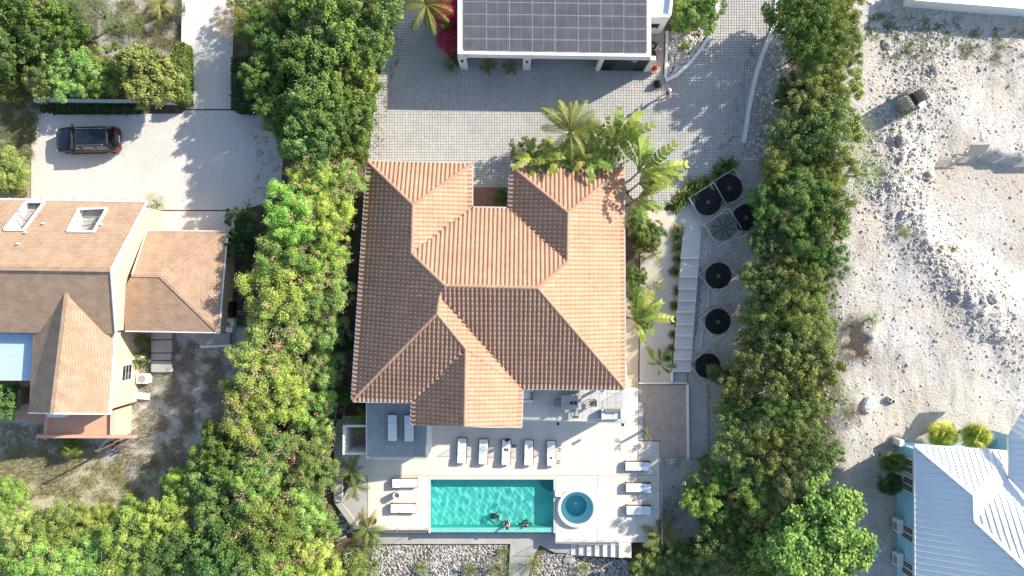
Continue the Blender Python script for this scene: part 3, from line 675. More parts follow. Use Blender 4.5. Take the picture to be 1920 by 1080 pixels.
def inside_cx(P, x, y, m=0.0):
    s = 0
    for i in range(len(P)):
        a, b = P[i], P[(i + 1) % len(P)]; d = math.hypot(b.x - a.x, b.y - a.y)
        cr = ((b.x - a.x) * (y - a.y) - (b.y - a.y) * (x - a.x)) / d
        if cr < m: return False
    return True
def ccw(P):
    a = sum(P[i].x * P[(i + 1) % len(P)].y - P[(i + 1) % len(P)].x * P[i].y for i in range(len(P)))
    return P if a > 0 else P[::-1]
cand = []; jobs = []
for sl in SLOPES:
    allp = [p for pc in sl for p in pc]; c, n = plane_of(allp)
    down = (Vector((0, 0, -1)) - n * n.dot(Vector((0, 0, -1)))).normalized()
    # square the courses to the eave: use the lowest edge direction
    ac = n.cross(down).normalized() * -1      # across, so that (ac, up, n) is right handed
    up = -down
    if ac.cross(up).dot(n) < 0: ac = -ac
    lo = min(allp, key=lambda p: p.z); o0 = lo - n * ((lo - c).dot(n))
    vmin = min((p - o0).dot(up) for p in allp)
    for pc in sl:
        pc = ccw([p.copy() for p in pc]); us = [(p - o0).dot(ac) for p in pc]; vv = [(p - o0).dot(up) for p in pc]
        lst = []
        for i in range(math.floor(min(us) / TW) - 1, math.ceil(max(us) / TW) + 1):
            for j in range(-1, math.ceil((max(vv) - vmin) / TC) + 1):
                org = o0 + ac * (i * TW) + up * (vmin + j * TC)
                ctr = org + ac * TW / 2 + up * TC / 2
                if not inside_cx(pc, ctr.x, ctr.y, -.42): continue
                full = all(inside_cx(pc, (org + ac * a + up * b).x, (org + ac * a + up * b).y, .03) for a, b in ((0, -.04), (TW, -.04), (0, TC + .03), (TW, TC + .03)))
                rec = [org, full, False, (i, j)]
                lst.append(rec)
                if full: cand.append(((Vector((0, 0, H)) - ctr).length, rec))
        jobs.append((pc, ac, up, n, lst))
cand.sort(key=lambda q: q[0])
for _, rec in cand[:300]: rec[2] = True
bmA = bmesh.new(); tr = random.Random(11); tl = bmA.faces.layers.float.new("tint")
for pc, ac, up, n, lst in jobs:
    bm = bmesh.new(); lay = bm.faces.layers.float.new("tint"); 
    for org, full, single, ij in lst:
        R3 = Matrix((ac, up, n)).transposed()
        if single:
            o = new_obj("tile", TILE, roof_o); Mx = R3.to_4x4(); Mx.translation = org - OFF[roof_o.name]; o.matrix_local = Mx; continue
        t = clamp(tr.gauss(.5, .25)); vs = [bm.verts.new(org + R3 @ Vector(q)) for q in TVS]
        for k, f in enumerate(TFS):
            ff = bm.faces.new([vs[i] for i in f]); ff[lay] = t; ff.smooth = k < NP - 1
    for i in range(len(pc)):
        a, b = pc[i], pc[(i + 1) % len(pc)]
        eave = abs(a.z - EZ) < .02 and abs(b.z - EZ) < .02
        nn = Vector((b.y - a.y, -(b.x - a.x), 0)).normalized()
        bmesh.ops.bisect_plane(bm, geom=bm.verts[:] + bm.edges[:] + bm.faces[:], plane_co=a + nn * (.06 if eave else .0), plane_no=nn, clear_outer=True)
    tmp = bpy.data.meshes.new("tmp"); bm.to_mesh(tmp); bm.free(); bmA.from_mesh(tmp); bpy.data.meshes.remove(tmp)
me = bpy.data.meshes.new("roof_tiles"); bmA.to_mesh(me); bmA.free(); me.materials.append(mt['tile'])
me.transform(Matrix.Translation(-OFF[villa.name]))
ot = new_obj("roof_tiles", me, villa); ot["kind"] = "stuff"
# ridge and hip caps
cap = MB(); n_ = 6; L_ = .44
for z_, l_ in ((.0, 0), (.018, 1)): pass
vs = []
for yy, r in ((0, .125), (L_, .11)):
    vs += [(r * math.cos(math.pi * k / n_), yy, r * .75 * math.sin(math.pi * k / n_) - .02) for k in range(n_ + 1)]
cap.add(vs, [(k, k + 1, n_ + 1 + k + 1, n_ + 1 + k) for k in range(n_)] + [tuple(range(n_ + 1))])
CAP = cap.mesh("ridge_tile", mt['tile'], False)
for a, b in [("P3", "P4"), ("A", "P1"), ("B", "P1"), ("P2", "P1"), ("P2", "P3"), ("E", "P5"), ("F", "P5"), ("P6", "P5"), ("P6", "P4"), ("G", "P4"), ("L", "P7"), ("P7", "P8"), ("P9", "P7"), ("PS", "P9")]:
    p, q = V[a], V[b]; d = q - p; n = max(1, round(d.length / .40)); dn = d.normalized()
    x_ = dn.cross(Vector((0, 0, 1))).normalized(); zz = x_.cross(dn)
    for k in range(n):
        o = new_obj("ridge_tile", CAP, roof_o); Mx = Matrix((x_, dn, zz)).transposed().to_4x4(); Mx.translation = p + d * (k / n) + zz * .05 - OFF[roof_o.name]; o.matrix_local = Mx
# valley flashings
for a, b in [("C", "P2"), ("D", "P6"), ("H", "P8"), ("K", "P9")]:
    MB().bar(V[a] + Vector((0, 0, .035)), V[b] + Vector((0, 0, .035)), .10, .02).build("valley_flashing", mt['underlay'], villa)
# gutters along the eaves
names = "ABCDEFGHIJKL"
for i, a in enumerate(names):
    b = names[(i + 1) % 12]
    if (a, b) in (("I", "J"),): continue
    p, q = V[a], V[b]; d = (q - p).normalized(); out = Vector((d.y, -d.x, 0)) * -.11
    MB().bar(p + out - Vector((0, 0, .05)), q + out - Vector((0, 0, .05)), .09, .09).build("gutter", mt['gutter'], villa)
# fascia boards of the south gable
for a, b in (("J", "PS"), ("PS", "I")):
    MB().bar(V[a] - Vector((0, .02, .08)), V[b] - Vector((0, .02, .08)), .03, .16).build("fascia", mt['white_paint'], villa)
gw = [V['J'] + Vector((.4, .35, -.1)), V['I'] + Vector((-.4, .35, -.1)), V['PS'] + Vector((0, .35, -.15))]
MB().poly(gw).build("gable_wall", mt['white_stucco'], villa)
# walls: outline set in from the eaves
def inset(keys, d):
    P = [V[k] for k in keys]; n = len(P); out = []
    for i in range(n):
        a, b, c = P[i - 1], P[i], P[(i + 1) % n]
        d1 = (b - a); d1.z = 0; d1.normalize(); d2 = (c - b); d2.z = 0; d2.normalize()
        n1 = Vector((d1.y, -d1.x, 0)); n2 = Vector((d2.y, -d2.x, 0))
        m = n1 + n2; m = m / max(.2, m.dot(n1)); out.append(b + m * d)
    return out
WL = inset(list(names), .62)
for i in range(12):
    a, b = WL[i], WL[(i + 1) % 12]
    MB().poly([Vector((a.x, a.y, -3.3)), Vector((a.x, a.y, EZ - .101)), Vector((b.x, b.y, EZ - .101)), Vector((b.x, b.y, -3.3))]).build("wall", mt['white_stucco'], villa)
    L2 = (b - a); L2.z = 0; ln = L2.length; d = L2.normalized(); out = Vector((-d.y, d.x, 0))
    k = int(ln // 3.2)
    for lvl in (0.2, -2.45):
        if lvl < 0 and (a.y + b.y) / 2 > -4: continue
        for w_ in range(k):
            c = a + d * (ln * (w_ + .5) / k) + out * .01; wd = 1.5; 
            wf = MB().xbox(Vector((c.x, c.y, lvl + 1.2)), wd, .08, 1.6, math.atan2(d.y, d.x)).build("window", mt['dark_metal'], villa)
            MB().xbox(Vector((c.x, c.y, lvl + 1.2)), wd - .16, .1, 1.44, math.atan2(d.y, d.x)).build("pane", mt['window_glass'], wf)
# balcony (main floor) with columns, terrace on the left
def floor_tiles(parent, x0, y0, x1, y1, z, size, mat, holes=None):
    a0, b0, a1, b1 = rect_w(x0, y0, x1, y1, z); nx = max(1, round((a1 - a0) / size)); ny = max(1, round((b1 - b0) / size)); g = .008
    me = MB().rbox(g, g, -.03, (a1 - a0) / nx - g, (b1 - b0) / ny - g, 0, .006).mesh("floor_tile", mat)
    for i in range(nx):
        for j in range(ny):
            o = new_obj("floor_tile", me, parent); o.location = Vector((a0 + (a1 - a0) * i / nx, b0 + (b1 - b0) * j / ny, z)) - OFF[parent.name]
mt['balcony_tile'] = M("pale_floor_tile", (.52, .51, .50), (.46, .455, .45), rough=.5, rand=.05, coords='object')
BZ = .35
bal = MB().prism([at(*p, BZ) for p in [(966, 700), (1173, 700), (1173, 792), (978, 786.5), (966, 786.5)]], BZ - .35, BZ - .032).build("balcony_slab", mt['white_stucco'], villa)
floor_tiles(bal, 970, 706, 1170, 786, BZ, .6, mt['balcony_tile'])
MB().prism([at(*p, BZ) for p in [(968, 712), (1170, 712), (1170, 789), (980, 784)]], -3.3, BZ - .352).build("lower_wall", mt['white_stucco'], villa)
q = at(1127, 729, 1.5); MB().xbox(Vector((q.x, q.y - .1, 1.7)), .16, .16, 2.75).build("column", mt['white_stucco'], villa)
ter = MB().box(*rect_w(686, 744, 801, 858, BZ)[:2], -3.3, *rect_w(686, 744, 801, 858, BZ)[2:], BZ - .032).build("terrace", mt['white_stucco'], villa)
floor_tiles(ter, 688, 748, 799.5, 856.5, BZ, .44, mt['grey_tile'])
railing("glass_railing", "glass railing along the south edge of the dining balcony", [(979, 786), (1050, 787), (1110, 789), (1170, 791)], BZ, 1.0)
railing("glass_railing", "glass railing around the tiled terrace with two loungers", [(690, 857), (745, 857.5), (800, 857.5), (800, 800)], BZ, 1.0)
railing("glass_railing", "short glass railing on the dining balcony's east end", [(1171, 733), (1171.5, 789)], BZ, 1.0)
for p, nm in (((1046, 794), "west"), ((1167, 796), "east")):
    q = at(*p, -.8); o = thing("wall_lantern", "small black lantern under the dining balcony's %s column" % ("middle" if nm == "west" else "outer east"), "lantern", q)
    MB().xbox(q, .14, .16, .3).build("body", mt['dark_metal'], o); MB().xbox(q + Vector((0, 0, .18)), .2, .2, .05).build("cap", mt['dark_metal'], o)
wp = thing("wall_fin", "white wall fin beside the path at the villa's east side", "wall", at(1172, 690, 0))
MB().prism([at(*p, 1.2) for p in [(1171, 664), (1173.5, 664), (1176, 715), (1171, 715)]], -3.3, 1.2).build("wall_body", mt['white_stucco'], wp)

# ================================================================== carport with solar panels
GZ = 3.55
car_p = thing("carport", "white flat roofed carport with three bays and a black door", "garage", at(1040, 60, 0))
g0 = at(858, 101, GZ); g1 = at(1221, 106.5, GZ)
yb = at(0, -70, GZ).y
sl_ = (g1.y - g0.y) / (g1.x - g0.x)
def gp(x, dy=0): return Vector((x, g0.y + sl_ * (x - g0.x) + dy, 0))
def strip(mb, xa, xb, d0, d1, z0, z1): return mb.prism([gp(xa, d0), gp(xb, d0), gp(xb, d1), gp(xa, d1)], z0, z1)
X0, X1 = g0.x, g1.x
strip(MB(), X0, X1, 0, .34, GZ - .75, GZ).build("front_beam", mt['white_stucco'], car_p)
strip(MB(), X0 + .001, X0 + .34, .342, 8, GZ - .75, GZ - .002).build("side_beam", mt['white_stucco'], car_p)
strip(MB(), X1 - .3, X1 - .001, .342, 8, GZ - .75, GZ - .002).build("side_beam", mt['white_stucco'], car_p)
strip(MB(), X0 + .342, X1 - .302, .342, 8, GZ - .6, GZ - .32).build("roof_slab", mt['white_stucco'], car_p)
strip(MB(), X0 + .1, X1 - .1, 6.2, 6.4, -.2, GZ - .61).build("rear_wall", mt['white_stucco'], car_p)
strip(MB(), X1 - .25, X1 - .02, .4, 6.19, -.2, GZ - .76).build("side_wall", mt['white_stucco'], car_p)
def gx(px, z=0): return at(px, 130, z).x
for xa, xb in ((863, 878), (980, 994), (1116, 1124), (1206, 1215)):
    a_, b_ = gx(xa), gx(xb)
    c_ = strip(MB(), a_, b_, .02, .32, -.2, GZ - .751).build("pillar", mt['white_stucco'], car_p)
    if xa in (863, 980, 1116):
        q = gp((a_ + b_) / 2, -.06) + Vector((0, 0, 2.1)); 
        if xa != 1116:
            l_ = MB().xbox(q, .15, .14, .3).build("wall_lamp", mt['dark_metal'], car_p); MB().xbox(q - Vector((0, .01, .02)), .1, .16, .16).build("lamp_glass", mt['white_paint'], l_)
da, db = gx(1124.5), gx(1205.5)
dr = strip(MB(), da, db, .10, .16, 0.08, GZ - .752).build("garage_door", mt['dark_metal'], car_p)
for k in range(4):
    a_ = da + .06 + (db - da - .06) * k / 4; strip(MB(), a_, a_ + (db - da) / 4 - .1, .07, .099, .2, GZ - .9).build("door_panel", mt['window_glass'] if k in (1, 2) else mt['black'], dr)
for k, p in enumerate((875, 1198)):
    q = at(p, 104, GZ - .3); l_ = MB().xbox(q - Vector((0, .1, 0)), .3, .1, .12).build("spotlight", mt['white_paint'], car_p)
# the solar array: 8 columns of landscape panels
mt['cell'] = M_brick("solar_cell", (.045, .048, .06), (.038, .04, .052), (.22, .22, .23), .155, .078, 'xy', rough=.25, bump=0, off=0, msize=.009)
mt['frame_alu'] = M("aluminium_frame", (.46, .46, .47), rough=.4, metal=.3)
ZS = GZ + .02
arr = thing("solar_array", "solar panel array covering the white carport roof", "solar panels", at(1040, 60, ZS))
sx0, sx1 = at(869, 60, ZS).x, at(1212.5, 60, ZS).x; ytop = at(0, 95.5, ZS).y; ph = at(0, 0, ZS).y - at(0, 23, ZS).y; pw = (sx1 - sx0) / 8
fm = MB(); g = .010; fw = .018
for (a, b, c, d) in ((g, g, pw - g, g + fw), (g, ph - g - fw, pw - g, ph - g), (g, g + fw + .0005, g + fw, ph - g - fw - .0005), (pw - g - fw, g + fw + .0005, pw - g, ph - g - fw - .0005), (pw / 2 - .007, g + fw + .0005, pw / 2 + .007, ph - g - fw - .0005)): fm.box(a, b, -.03, c, d, .008)
FRM = fm.mesh("frame", mt['frame_alu'])
GLS = MB().box(g + fw, g + fw, -.02, pw - g - fw, ph - g - fw, .0).mesh("solar_panel", mt['cell'])
for i in range(8):
    for j in range(6):
        p = new_obj("solar_panel", GLS, arr); p.location = Vector((sx0 + pw * i, ytop + ph * j + (sl_ * pw * i), ZS)) - OFF[arr.name]
        new_obj("frame", FRM, p)
# annex east of the carport
an = thing("annex", "white annex block with a small black window east of the carport", "building", at(1240, 30, 0))
A3 = 3.3
pts = [at(*p, A3) for p in [(1210.5, 29), (1256, 29), (1267, -60), (1214, -60)]]
MB().prism(pts, A3 - .5, A3 - .25).build("roof_slab", mt['wet_roof_sky'], an)
for i in range(4):
    a, b = pts[i], pts[(i + 1) % 4]; MB().bar(Vector((a.x, a.y, A3 - .2)), Vector((b.x, b.y, A3 - .2)), .2, .42).build("parapet", mt['white_stucco'], an)
base = [Vector((p.x * 1.0, p.y, 0)) for p in pts]
for i in range(4):
    a, b = pts[i], pts[(i + 1) % 4]; MB().bar(Vector((a.x, a.y, 1.4)), Vector((b.x, b.y, 1.4)), .18, 2.9).build("wall", mt['white_stucco'], an)
q = (pts[0] + pts[1]) / 2
wf = MB().xbox(Vector((q.x - .05, q.y - .1, 1.6)), .95, .06, .75).build("window", mt['dark_metal'], an)
MB().xbox(Vector((q.x - .05, q.y - .12, 1.6)), .6, .06, .42).build("pane", mt['window_glass'], wf)
MB().xbox(Vector((q.x - .05, q.y - .14, 1.34)), .66, .04, .07).build("sill", mt['white_paint'], wf)
# ================================================================== neighbour's tan house (west)
def roof_slope(parent, name, pts, mat, th=.12):
    "a roof plane with thickness"
    c, n = plane_of(pts); pts = ccw(list(pts)); k = len(pts)
    mb = MB(); lo = [p - Vector((0, 0, th)) for p in pts]
    mb.add(pts + lo, [tuple(range(k)), tuple(range(k, 2 * k))[::-1]] + [(i, k + i, k + (i + 1) % k, (i + 1) % k) for i in range(k)])
    return mb.build(name, mat, parent)
def trim(parent, a, b, wd=.08, ht=.2, mat='white_paint', name="trim_board", up=-.03):
    MB().bar(a + Vector((0, 0, up)), b + Vector((0, 0, up)), wd, ht).build(name, mt[mat], parent)
tan = thing("tan_house", "tan shingle roofed house with yellow walls at the left", "house", at(150, 520, 0))
EN, RZ = 3.6, 6.0
N1, N0 = at(275, 379, EN), at(-90, 373, EN); R1, R0 = at(208, 505.5, RZ), at(-120, 501, RZ); S1, S0 = at(217, 626, EN), at(-100, 622, EN)
# north slope with two roof openings cut for the recessed skylight wells
def slope_with_wells():
    c, n = plane_of([N1, N0, R1, R0])
    def on(px, py):
        d = Vector(((px - 960) / F, (540 - py) / F, -1)); o = Vector((0, 0, H)); t = (c - o).dot(n) / d.dot(n); return o + d * t
    wells = [[on(51, 379), on(84, 379), on(46, 431), on(9, 431)], [on(149, 392), on(202, 390), on(177, 434), on(127, 434)]]
    bm = bmesh.new(); pts = ccw([N1, N0, R0, R1]); bm.faces.new([bm.verts.new(p) for p in pts])
    for wv in wells:
        q = ccw(wv)
        for i in range(4):
            a, b = q[i], q[(i + 1) % 4]; nn = Vector((b.y - a.y, -(b.x - a.x), 0))
            bmesh.ops.bisect_plane(bm, geom=bm.verts[:] + bm.edges[:] + bm.faces[:], plane_co=a, plane_no=nn)
    for f in bm.faces[:]:
        cc = f.calc_center_median()
        if any(inside_cx(ccw(wv), cc.x, cc.y, .001) for wv in wells): bm.faces.remove(f)
    bmesh.ops.solidify(bm, geom=bm.faces[:], thickness=.1)
    bmesh.ops.translate(bm, verts=bm.verts[:], vec=-OFF[tan.name])
    me = bpy.data.meshes.new("roof_slope"); bm.to_mesh(me); bm.free(); me.materials.append(mt['shingle_x'])
    rs = new_obj("roof_slope", me, tan)
    for wv in wells:
        w_o = MB()
        q = ccw([p.copy() for p in wv]); fl = [Vector((p.x, p.y, EN - .25)) for p in q]
        for i in range(4):
            a, b = q[i], q[(i + 1) % 4]
            w_o.poly([a, b, fl[(i + 1) % 4], fl[i]])
        sk = w_o.build("roof_well", mt['white_stucco'], tan)
        fm_ = MB()
        for i in range(4):
            a, b = q[i], q[(i + 1) % 4]; fm_.bar(a + Vector((0, 0, .05)), b + Vector((0, 0, .05)), .14, .14)
        fm_.build("well_frame", mt['white_paint'], sk)
        MB().poly([p + Vector((0, 0, .004)) for p in fl]).build("balcony_floor", mt['concrete_grey'], sk)
        x0 = fl[0].lerp(fl[2], .35); 
        for t in (.25, .45, .65): MB().bar(fl[1].lerp(fl[2], t) + Vector((0, 0, .5)), fl[0].lerp(fl[3], t) + Vector((0, 0, .9)), .05, .05).build("bar", mt['grey_metal'], sk)
    for p in ((83, 419), (191, 421), (50, 436), (36, 457)):
        q = on(*p); MB().tube([q - Vector((0, 0, .1)), q + Vector((0, 0, .22))], .06).build("vent_pipe", mt['white_paint'], tan)
slope_with_wells()
roof_slope(tan, "roof_slope", [R1, R0, S0, S1], mt['shingle_x'])
MB().bar(R0 + Vector((0, 0, .03)), R1 + Vector((0, 0, .03)), .3, .05).build("ridge_cap", mt['shingle_x'], tan)
for a, b in ((N1, R1), (R1, S1)): trim(tan, a, b)
trim(tan, N0 + Vector((0, .05, 0)), N1 + Vector((0, .05, 0)), .12, .12, name="gutter")
for k in range(12): MB().xbox(N0.lerp(N1, (k + .5) / 12) + Vector((0, .13, -.03)), .06, .1, .12).build("gutter_bracket", mt['grey_metal'], tan)
# main walls incl. gable
def wall_poly(parent, pts, mat, name="wall"): return MB().poly(pts).build(name, mt[mat], parent)
ins = Vector((-.25, 0, 0))
wall_poly(tan, [Vector((N1.x - .4, N1.y - .3, -1)), Vector((S1.x - .2, S1.y + .2, -1)), S1 + Vector((-.2, .2, -.13)), R1 + Vector((-.25, 0, -.13)), N1 + Vector((-.4, -.3, -.13))], 'yellow_stucco')
wall_poly(tan, [Vector((N1.x - .4, N1.y - .3, -1)), N1 + Vector((-.4, -.3, -.13)), N0 + Vector((0, -.3, -.13)), Vector((N0.x, N0.y - .3, -1))], 'yellow_stucco')
# south wing
Ez, Rz = 3.0, 4.75
wa = at(125, 548, 5.1); wr = at(98, 775, Rz); we0 = at(217, 626, 3.2); we1 = at(206, 776, Ez); ww0 = at(62, 626, 3.3); ww1 = at(54, 774, Ez)
roof_slope(tan, "roof_slope", [wa, wr, we1, we0], mt['shingle_y']); roof_slope(tan, "roof_slope", [wa, ww0, ww1, wr], mt['shingle_y'])
MB().bar(wa, wr + Vector((0, 0, .03)), .28, .05).build("ridge_cap", mt['shingle_y'], tan)
trim(tan, we0, we1, .14, .16, name="gutter"); trim(tan, we1, wr); trim(tan, wr, ww1)
a_ = Vector((we0.x - .55, we0.y, 0)); b_ = Vector((we1.x - .55, we1.y + .3, 0))
a_.x = we0.x + .0; 
ew0 = at(247, 600, -1.0); ew1 = at(258, 770, -1.2)
ew0 = Vector((we0.x - .25, we0.y + 1, 0)); ew1 = Vector((we1.x - .25, we1.y + .25, 0))
wall_poly(tan, [Vector((ew0.x, ew0.y, -1.6)), Vector((ew1.x, ew1.y, -1.6)), Vector((ew1.x, ew1.y, Ez - .13)), Vector((ew0.x, ew0.y, 3.1))], 'yellow_stucco')
sw1 = Vector((ww1.x + .3, ww1.y + .25, 0))
wall_poly(tan, [Vector((ew1.x, ew1.y, -1.6)), Vector((sw1.x, sw1.y, -1.6)), Vector((sw1.x, sw1.y, Ez - .15)), Vector((wr.x, wr.y + .25, Rz - .2)), Vector((ew1.x, ew1.y, Ez - .14))], 'yellow_stucco')
wall_poly(tan, [Vector((sw1.x, sw1.y, -1.6)), Vector((ww0.x + .3, ww0.y, -1.6)), Vector((ww0.x + .3, ww0.y, 3.1)), Vector((sw1.x, sw1.y, Ez - .15))], 'yellow_stucco')
dirw = (ew1 - ew0).normalized(); angw = math.atan2(dirw.y, dirw.x)
wp_ = ew0.lerp(ew1, .62); nout = Vector((-dirw.y, dirw.x, 0))
wf = MB().xbox(Vector((wp_.x, wp_.y, .9)) + nout * .03, 1.3, .1, 1.35, angw).build("window", mt['white_paint'], tan)
for k in range(3): MB().xbox(Vector((wp_.x, wp_.y, .5 + k * .4)) + nout * .06, 1.1, .1, .3, angw).build("pane", mt['window_glass'], wf)
wp_ = ew0.lerp(ew1, .46); MB().xbox(Vector((wp_.x, wp_.y, .1)) + nout * .45, .35, .9, .12, angw).build("canopy", mt['white_paint'], tan)
wp_ = ew0.lerp(ew1, .93); MB().xbox(Vector((wp_.x, wp_.y, -.9)) + nout * .5, .5, 1.0, .14, angw).build("door_step", mt['white_paint'], tan)
# hipped east wing
e_, r_ = 2.3, 3.6
q1, q2, q3, q4 = at(276, 432, e_), at(427, 433.5, e_), at(411, 624, e_), at(235, 621, e_)
k1, k2, k3 = at(247, 516, r_), at(300, 517, r_), at(226, 551, 3.2)
roof_slope(tan, "roof_slope", [q1, k1, k2, q2], mt['shingle_x']); roof_slope(tan, "roof_slope", [q2, k2, q3], mt['shingle_y']); roof_slope(tan, "roof_slope", [k1, k3, q4, q3, k2], mt['shingle_x'])
for a, b in ((k1, k2), (k2, q3), (k2, q2)): MB().bar(a + Vector((0, 0, .01)), b + Vector((0, 0, .01)), .22, .05).build("ridge_cap", mt['shingle_x'], tan)
for a, b in ((q1, k1), (q2, q3), (q3, q4), (q1, q2)): trim(tan, a, b, .07, .14)
w1, w2, w3, w4 = [Vector((p.x, p.y, 0)) for p in (q1 + Vector((.2, -.3, 0)), q2 + Vector((-.35, -.3, 0)), q3 + Vector((-.35, .3, 0)), q4 + Vector((.1, .3, 0)))]
for a, b in ((w1, w2), (w2, w3), (w3, w4), (w4, w1)):
    wall_poly(tan, [Vector((a.x, a.y, -1.2)), Vector((b.x, b.y, -1.2)), Vector((b.x, b.y, e_ - .1)), Vector((a.x, a.y, e_ - .1))], 'yellow_stucco')
# flat terrace and parapet south of the wing, western terrace, blue sheet awning
sal = thing("salmon_terrace", "salmon painted terrace with low parapets below the tan gable", "terrace", at(150, 800, 0))
MB().prism([at(*p, .9) for p in [(90, 772), (214, 772), (211, 821), (86, 822)]], -1.8, .9).build("terrace_floor", mt['salmon'], sal)
MB().prism([at(*p, 1.15) for p in [(207, 770), (216, 770), (213.5, 824), (206, 824)]], -1.8, 1.15).build("parapet", mt['yellow_stucco'], sal)
MB().prism([at(*p, 1.1) for p in [(84, 774), (91, 774), (87, 824), (81, 824)]], -1.8, 1.1).build("parapet", mt['salmon'], sal)
MB().prism([at(*p, 1.3) for p in [(68, 815), (252, 817), (252, 822), (68, 821)]], .95, 1.3).build("beam", mt['salmon'], sal)
MB().xbox(at(112, 777, 1.6), 1.2, .25, 1.0).build("white_unit", mt['white_paint'], sal)
sal2 = thing("salmon_terrace", "salmon tiled veranda floor west of the tan gable", "terrace", at(35, 750, 0))
MB().prism([at(*p, -.3) for p in [(-40, 700), (100, 700), (90, 789), (7, 787), (-40, 740)]], -1.8, -.3).build("terrace_floor", mt['salmon'], sal2)
MB().xbox(at(53, 741, .9), .3, 1.2, 1.9).build("shutter", mt['wood'], sal2)
aw = thing("blue_awning", "pale blue corrugated sheet roof beside the tan wing", "awning", at(30, 670, 2.5))
bz = 2.65; ax0, ay0, ax1, ay1 = rect_w(-60, 626, 71, 713, bz)
mbw = MB(); nn_ = 60; vs = []
for i in range(nn_ + 1):
    t = i / nn_; z = bz + .03 * math.sin(i * 2.1) - .25 * t
    vs += [(ax0, ay1 + (ay0 - ay1) * t, z), (ax1, ay1 + (ay0 - ay1) * t, z)]
mbw.add(vs, [(2 * i, 2 * i + 2, 2 * i + 3, 2 * i + 1) for i in range(nn_)]); mbw.build("sheet", mt['blue_roof'], aw, True)
MB().bar(Vector((ax1, ay1, bz - .1)), Vector((ax1, ay0, bz - .3)), .08, .1).build("edge_beam", mt['white_paint'], aw)
MB().bar(Vector((ax0, ay0, bz - .3)), Vector((ax1, ay0, bz - .3)), .08, .1).build("edge_beam", mt['white_paint'], aw)
for p in ((ax1 - .1, ay0 + .1), (ax1 - .1, ay1 - .1)): MB().tube([(p[0], p[1], -1.2), (p[0], p[1], bz - .15)], .05).build("post", mt['white_paint'], aw)
# stepping slabs, boxes and blocks in the tan house's yard
for k, (x0, y0, x1, y1) in enumerate([(283, 623, 322, 636), (283, 637.5, 322, 661), (283, 662.5, 321, 675), (283, 676.5, 321, 698)]):
    z = -.25 - .12 * k; a = rect_w(x0, y0, x1, y1, z)
    tag(MB().rbox(a[0], a[1], -1.6, a[2], a[3], z, .03).build("step_slab", mt['concrete_grey']), "concrete step slab below the tan wing, %s from its eave" % ("first", "second", "third", "fourth")[k], "slab", "concrete steps below the tan wing")
def gbox(name, px, py, sx, sy, sz, mat, label, cat, rz=0, extra=None):
    g_ = gat(px, py); o = thing(name, label, cat, g_, rz, world=False)
    MB().rbox(-sx / 2, -sy / 2, 0, sx / 2, sy / 2, sz, min(.04, sz / 4)).build("body", mt[mat], o)
    if extra: extra(o, sx, sy, sz)
    return o
def ac_extra(o, sx, sy, sz):
    MB().lathe([(.01, sz + .012), (min(sx, sy) * .4, sz + .012), (min(sx, sy) * .42, sz - .01)], n=20).build("fan_grille", mt['grey_metal'], o)
    MB().box(-sx / 2 - .02, -sy / 2 - .02, 0, sx / 2 + .02, sy / 2 + .02, .06).build("base", mt['concrete_grey'], o)
gbox("condenser_box", 276, 708, .9, .75, .8, 'white_paint', "white box unit beside the concrete steps", "box", 0, ac_extra)
gbox("water_tank", 437, 609, .5, 1.1, .7, 'white_paint', "white tank standing by the tan wing's east wall", "tank", -.1, ac_extra)
gbox("storage_bin", 435, 578, .75, 1.1, .8, 'black', "black bin against the tan wing's east wall", "bin", -.08, lambda o, sx, sy, sz: MB().rbox(-sx / 2 - .03, -sy / 2 - .03, sz, sx / 2 + .03, sy / 2 + .03, sz + .07, .02).build("lid", mt['car_trim'], o))
def cinder(o, sx, sy, sz):
    for s in (-1, 1): MB().box(s * sx * .24 - sx * .15, -sy * .3, sz - .0, s * sx * .24 + sx * .15, sy * .3, sz + .003).build("core_shade_plate", mt['black'], o)  # thin black plates stand in for the shade inside the open cores
for k, (x, y, r, ln) in enumerate([(449, 543, .1, "uppermost"), (462, 553, 1.5, "second from the top"), (462, 573, 1.5, "third from the top"), (452, 586, .0, "lowest")]):
    gbox("concrete_block", x, y, .55, .28, .25, 'cinder', "hollow grey concrete block beside the black bin, %s" % ln, "block", r, cinder)
sh = thing("low_slab", "grey lean-to slab at the tan wing's south eave", "slab", at(400, 638, -.4)); MB().prism([at(*p, -.4) for p in [(370, 626), (431, 624), (430, 650), (375, 652)]], -1.4, -.4).build("slab_body", mt['concrete_grey'], sh)
MB().prism([at(*p, -.2) for p in [(375, 648), (432, 646), (432, 650), (375, 653)]], -1.4, -.2).build("edge_wall", mt['white_stucco'], sh)
gt = thing("leaning_planks", "dark wooden gate leaning by the salmon terrace corner", "planks", gat(228, 833))
for k in range(5): MB().bar(gat(214 + k * 6, 828 + k * 2.2) + Vector((0, 0, .02)), gat(214 + k * 6, 828 + k * 2.2) + Vector((-.2 + .02 * k, -.12, .8)), .18, .03).build("board", mt['wood'], gt)  # five dark planks set on a slant
MB().bar(gat(212, 830) + Vector((-.1, -.05, .5)), gat(242, 840) + Vector((-.1, -.05, .5)), .05, .08).build("rail", mt['wood'], gt)
up_ = thing("utility_pole", "tall thin pole by the salmon terrace throwing a long shadow", "pole", gat(240, 822))
MB().tube([gat(241, 822), gat(241, 822) + Vector((0, 0, 4.3))], [.09, .06]).build("shaft", mt['wood'], up_, True)
MB().bar(gat(241, 822) + Vector((-.2, .1, 4.1)), gat(241, 822) + Vector((.2, -.1, 4.1)), .06, .06).build("cross_arm", mt['wood'], up_)
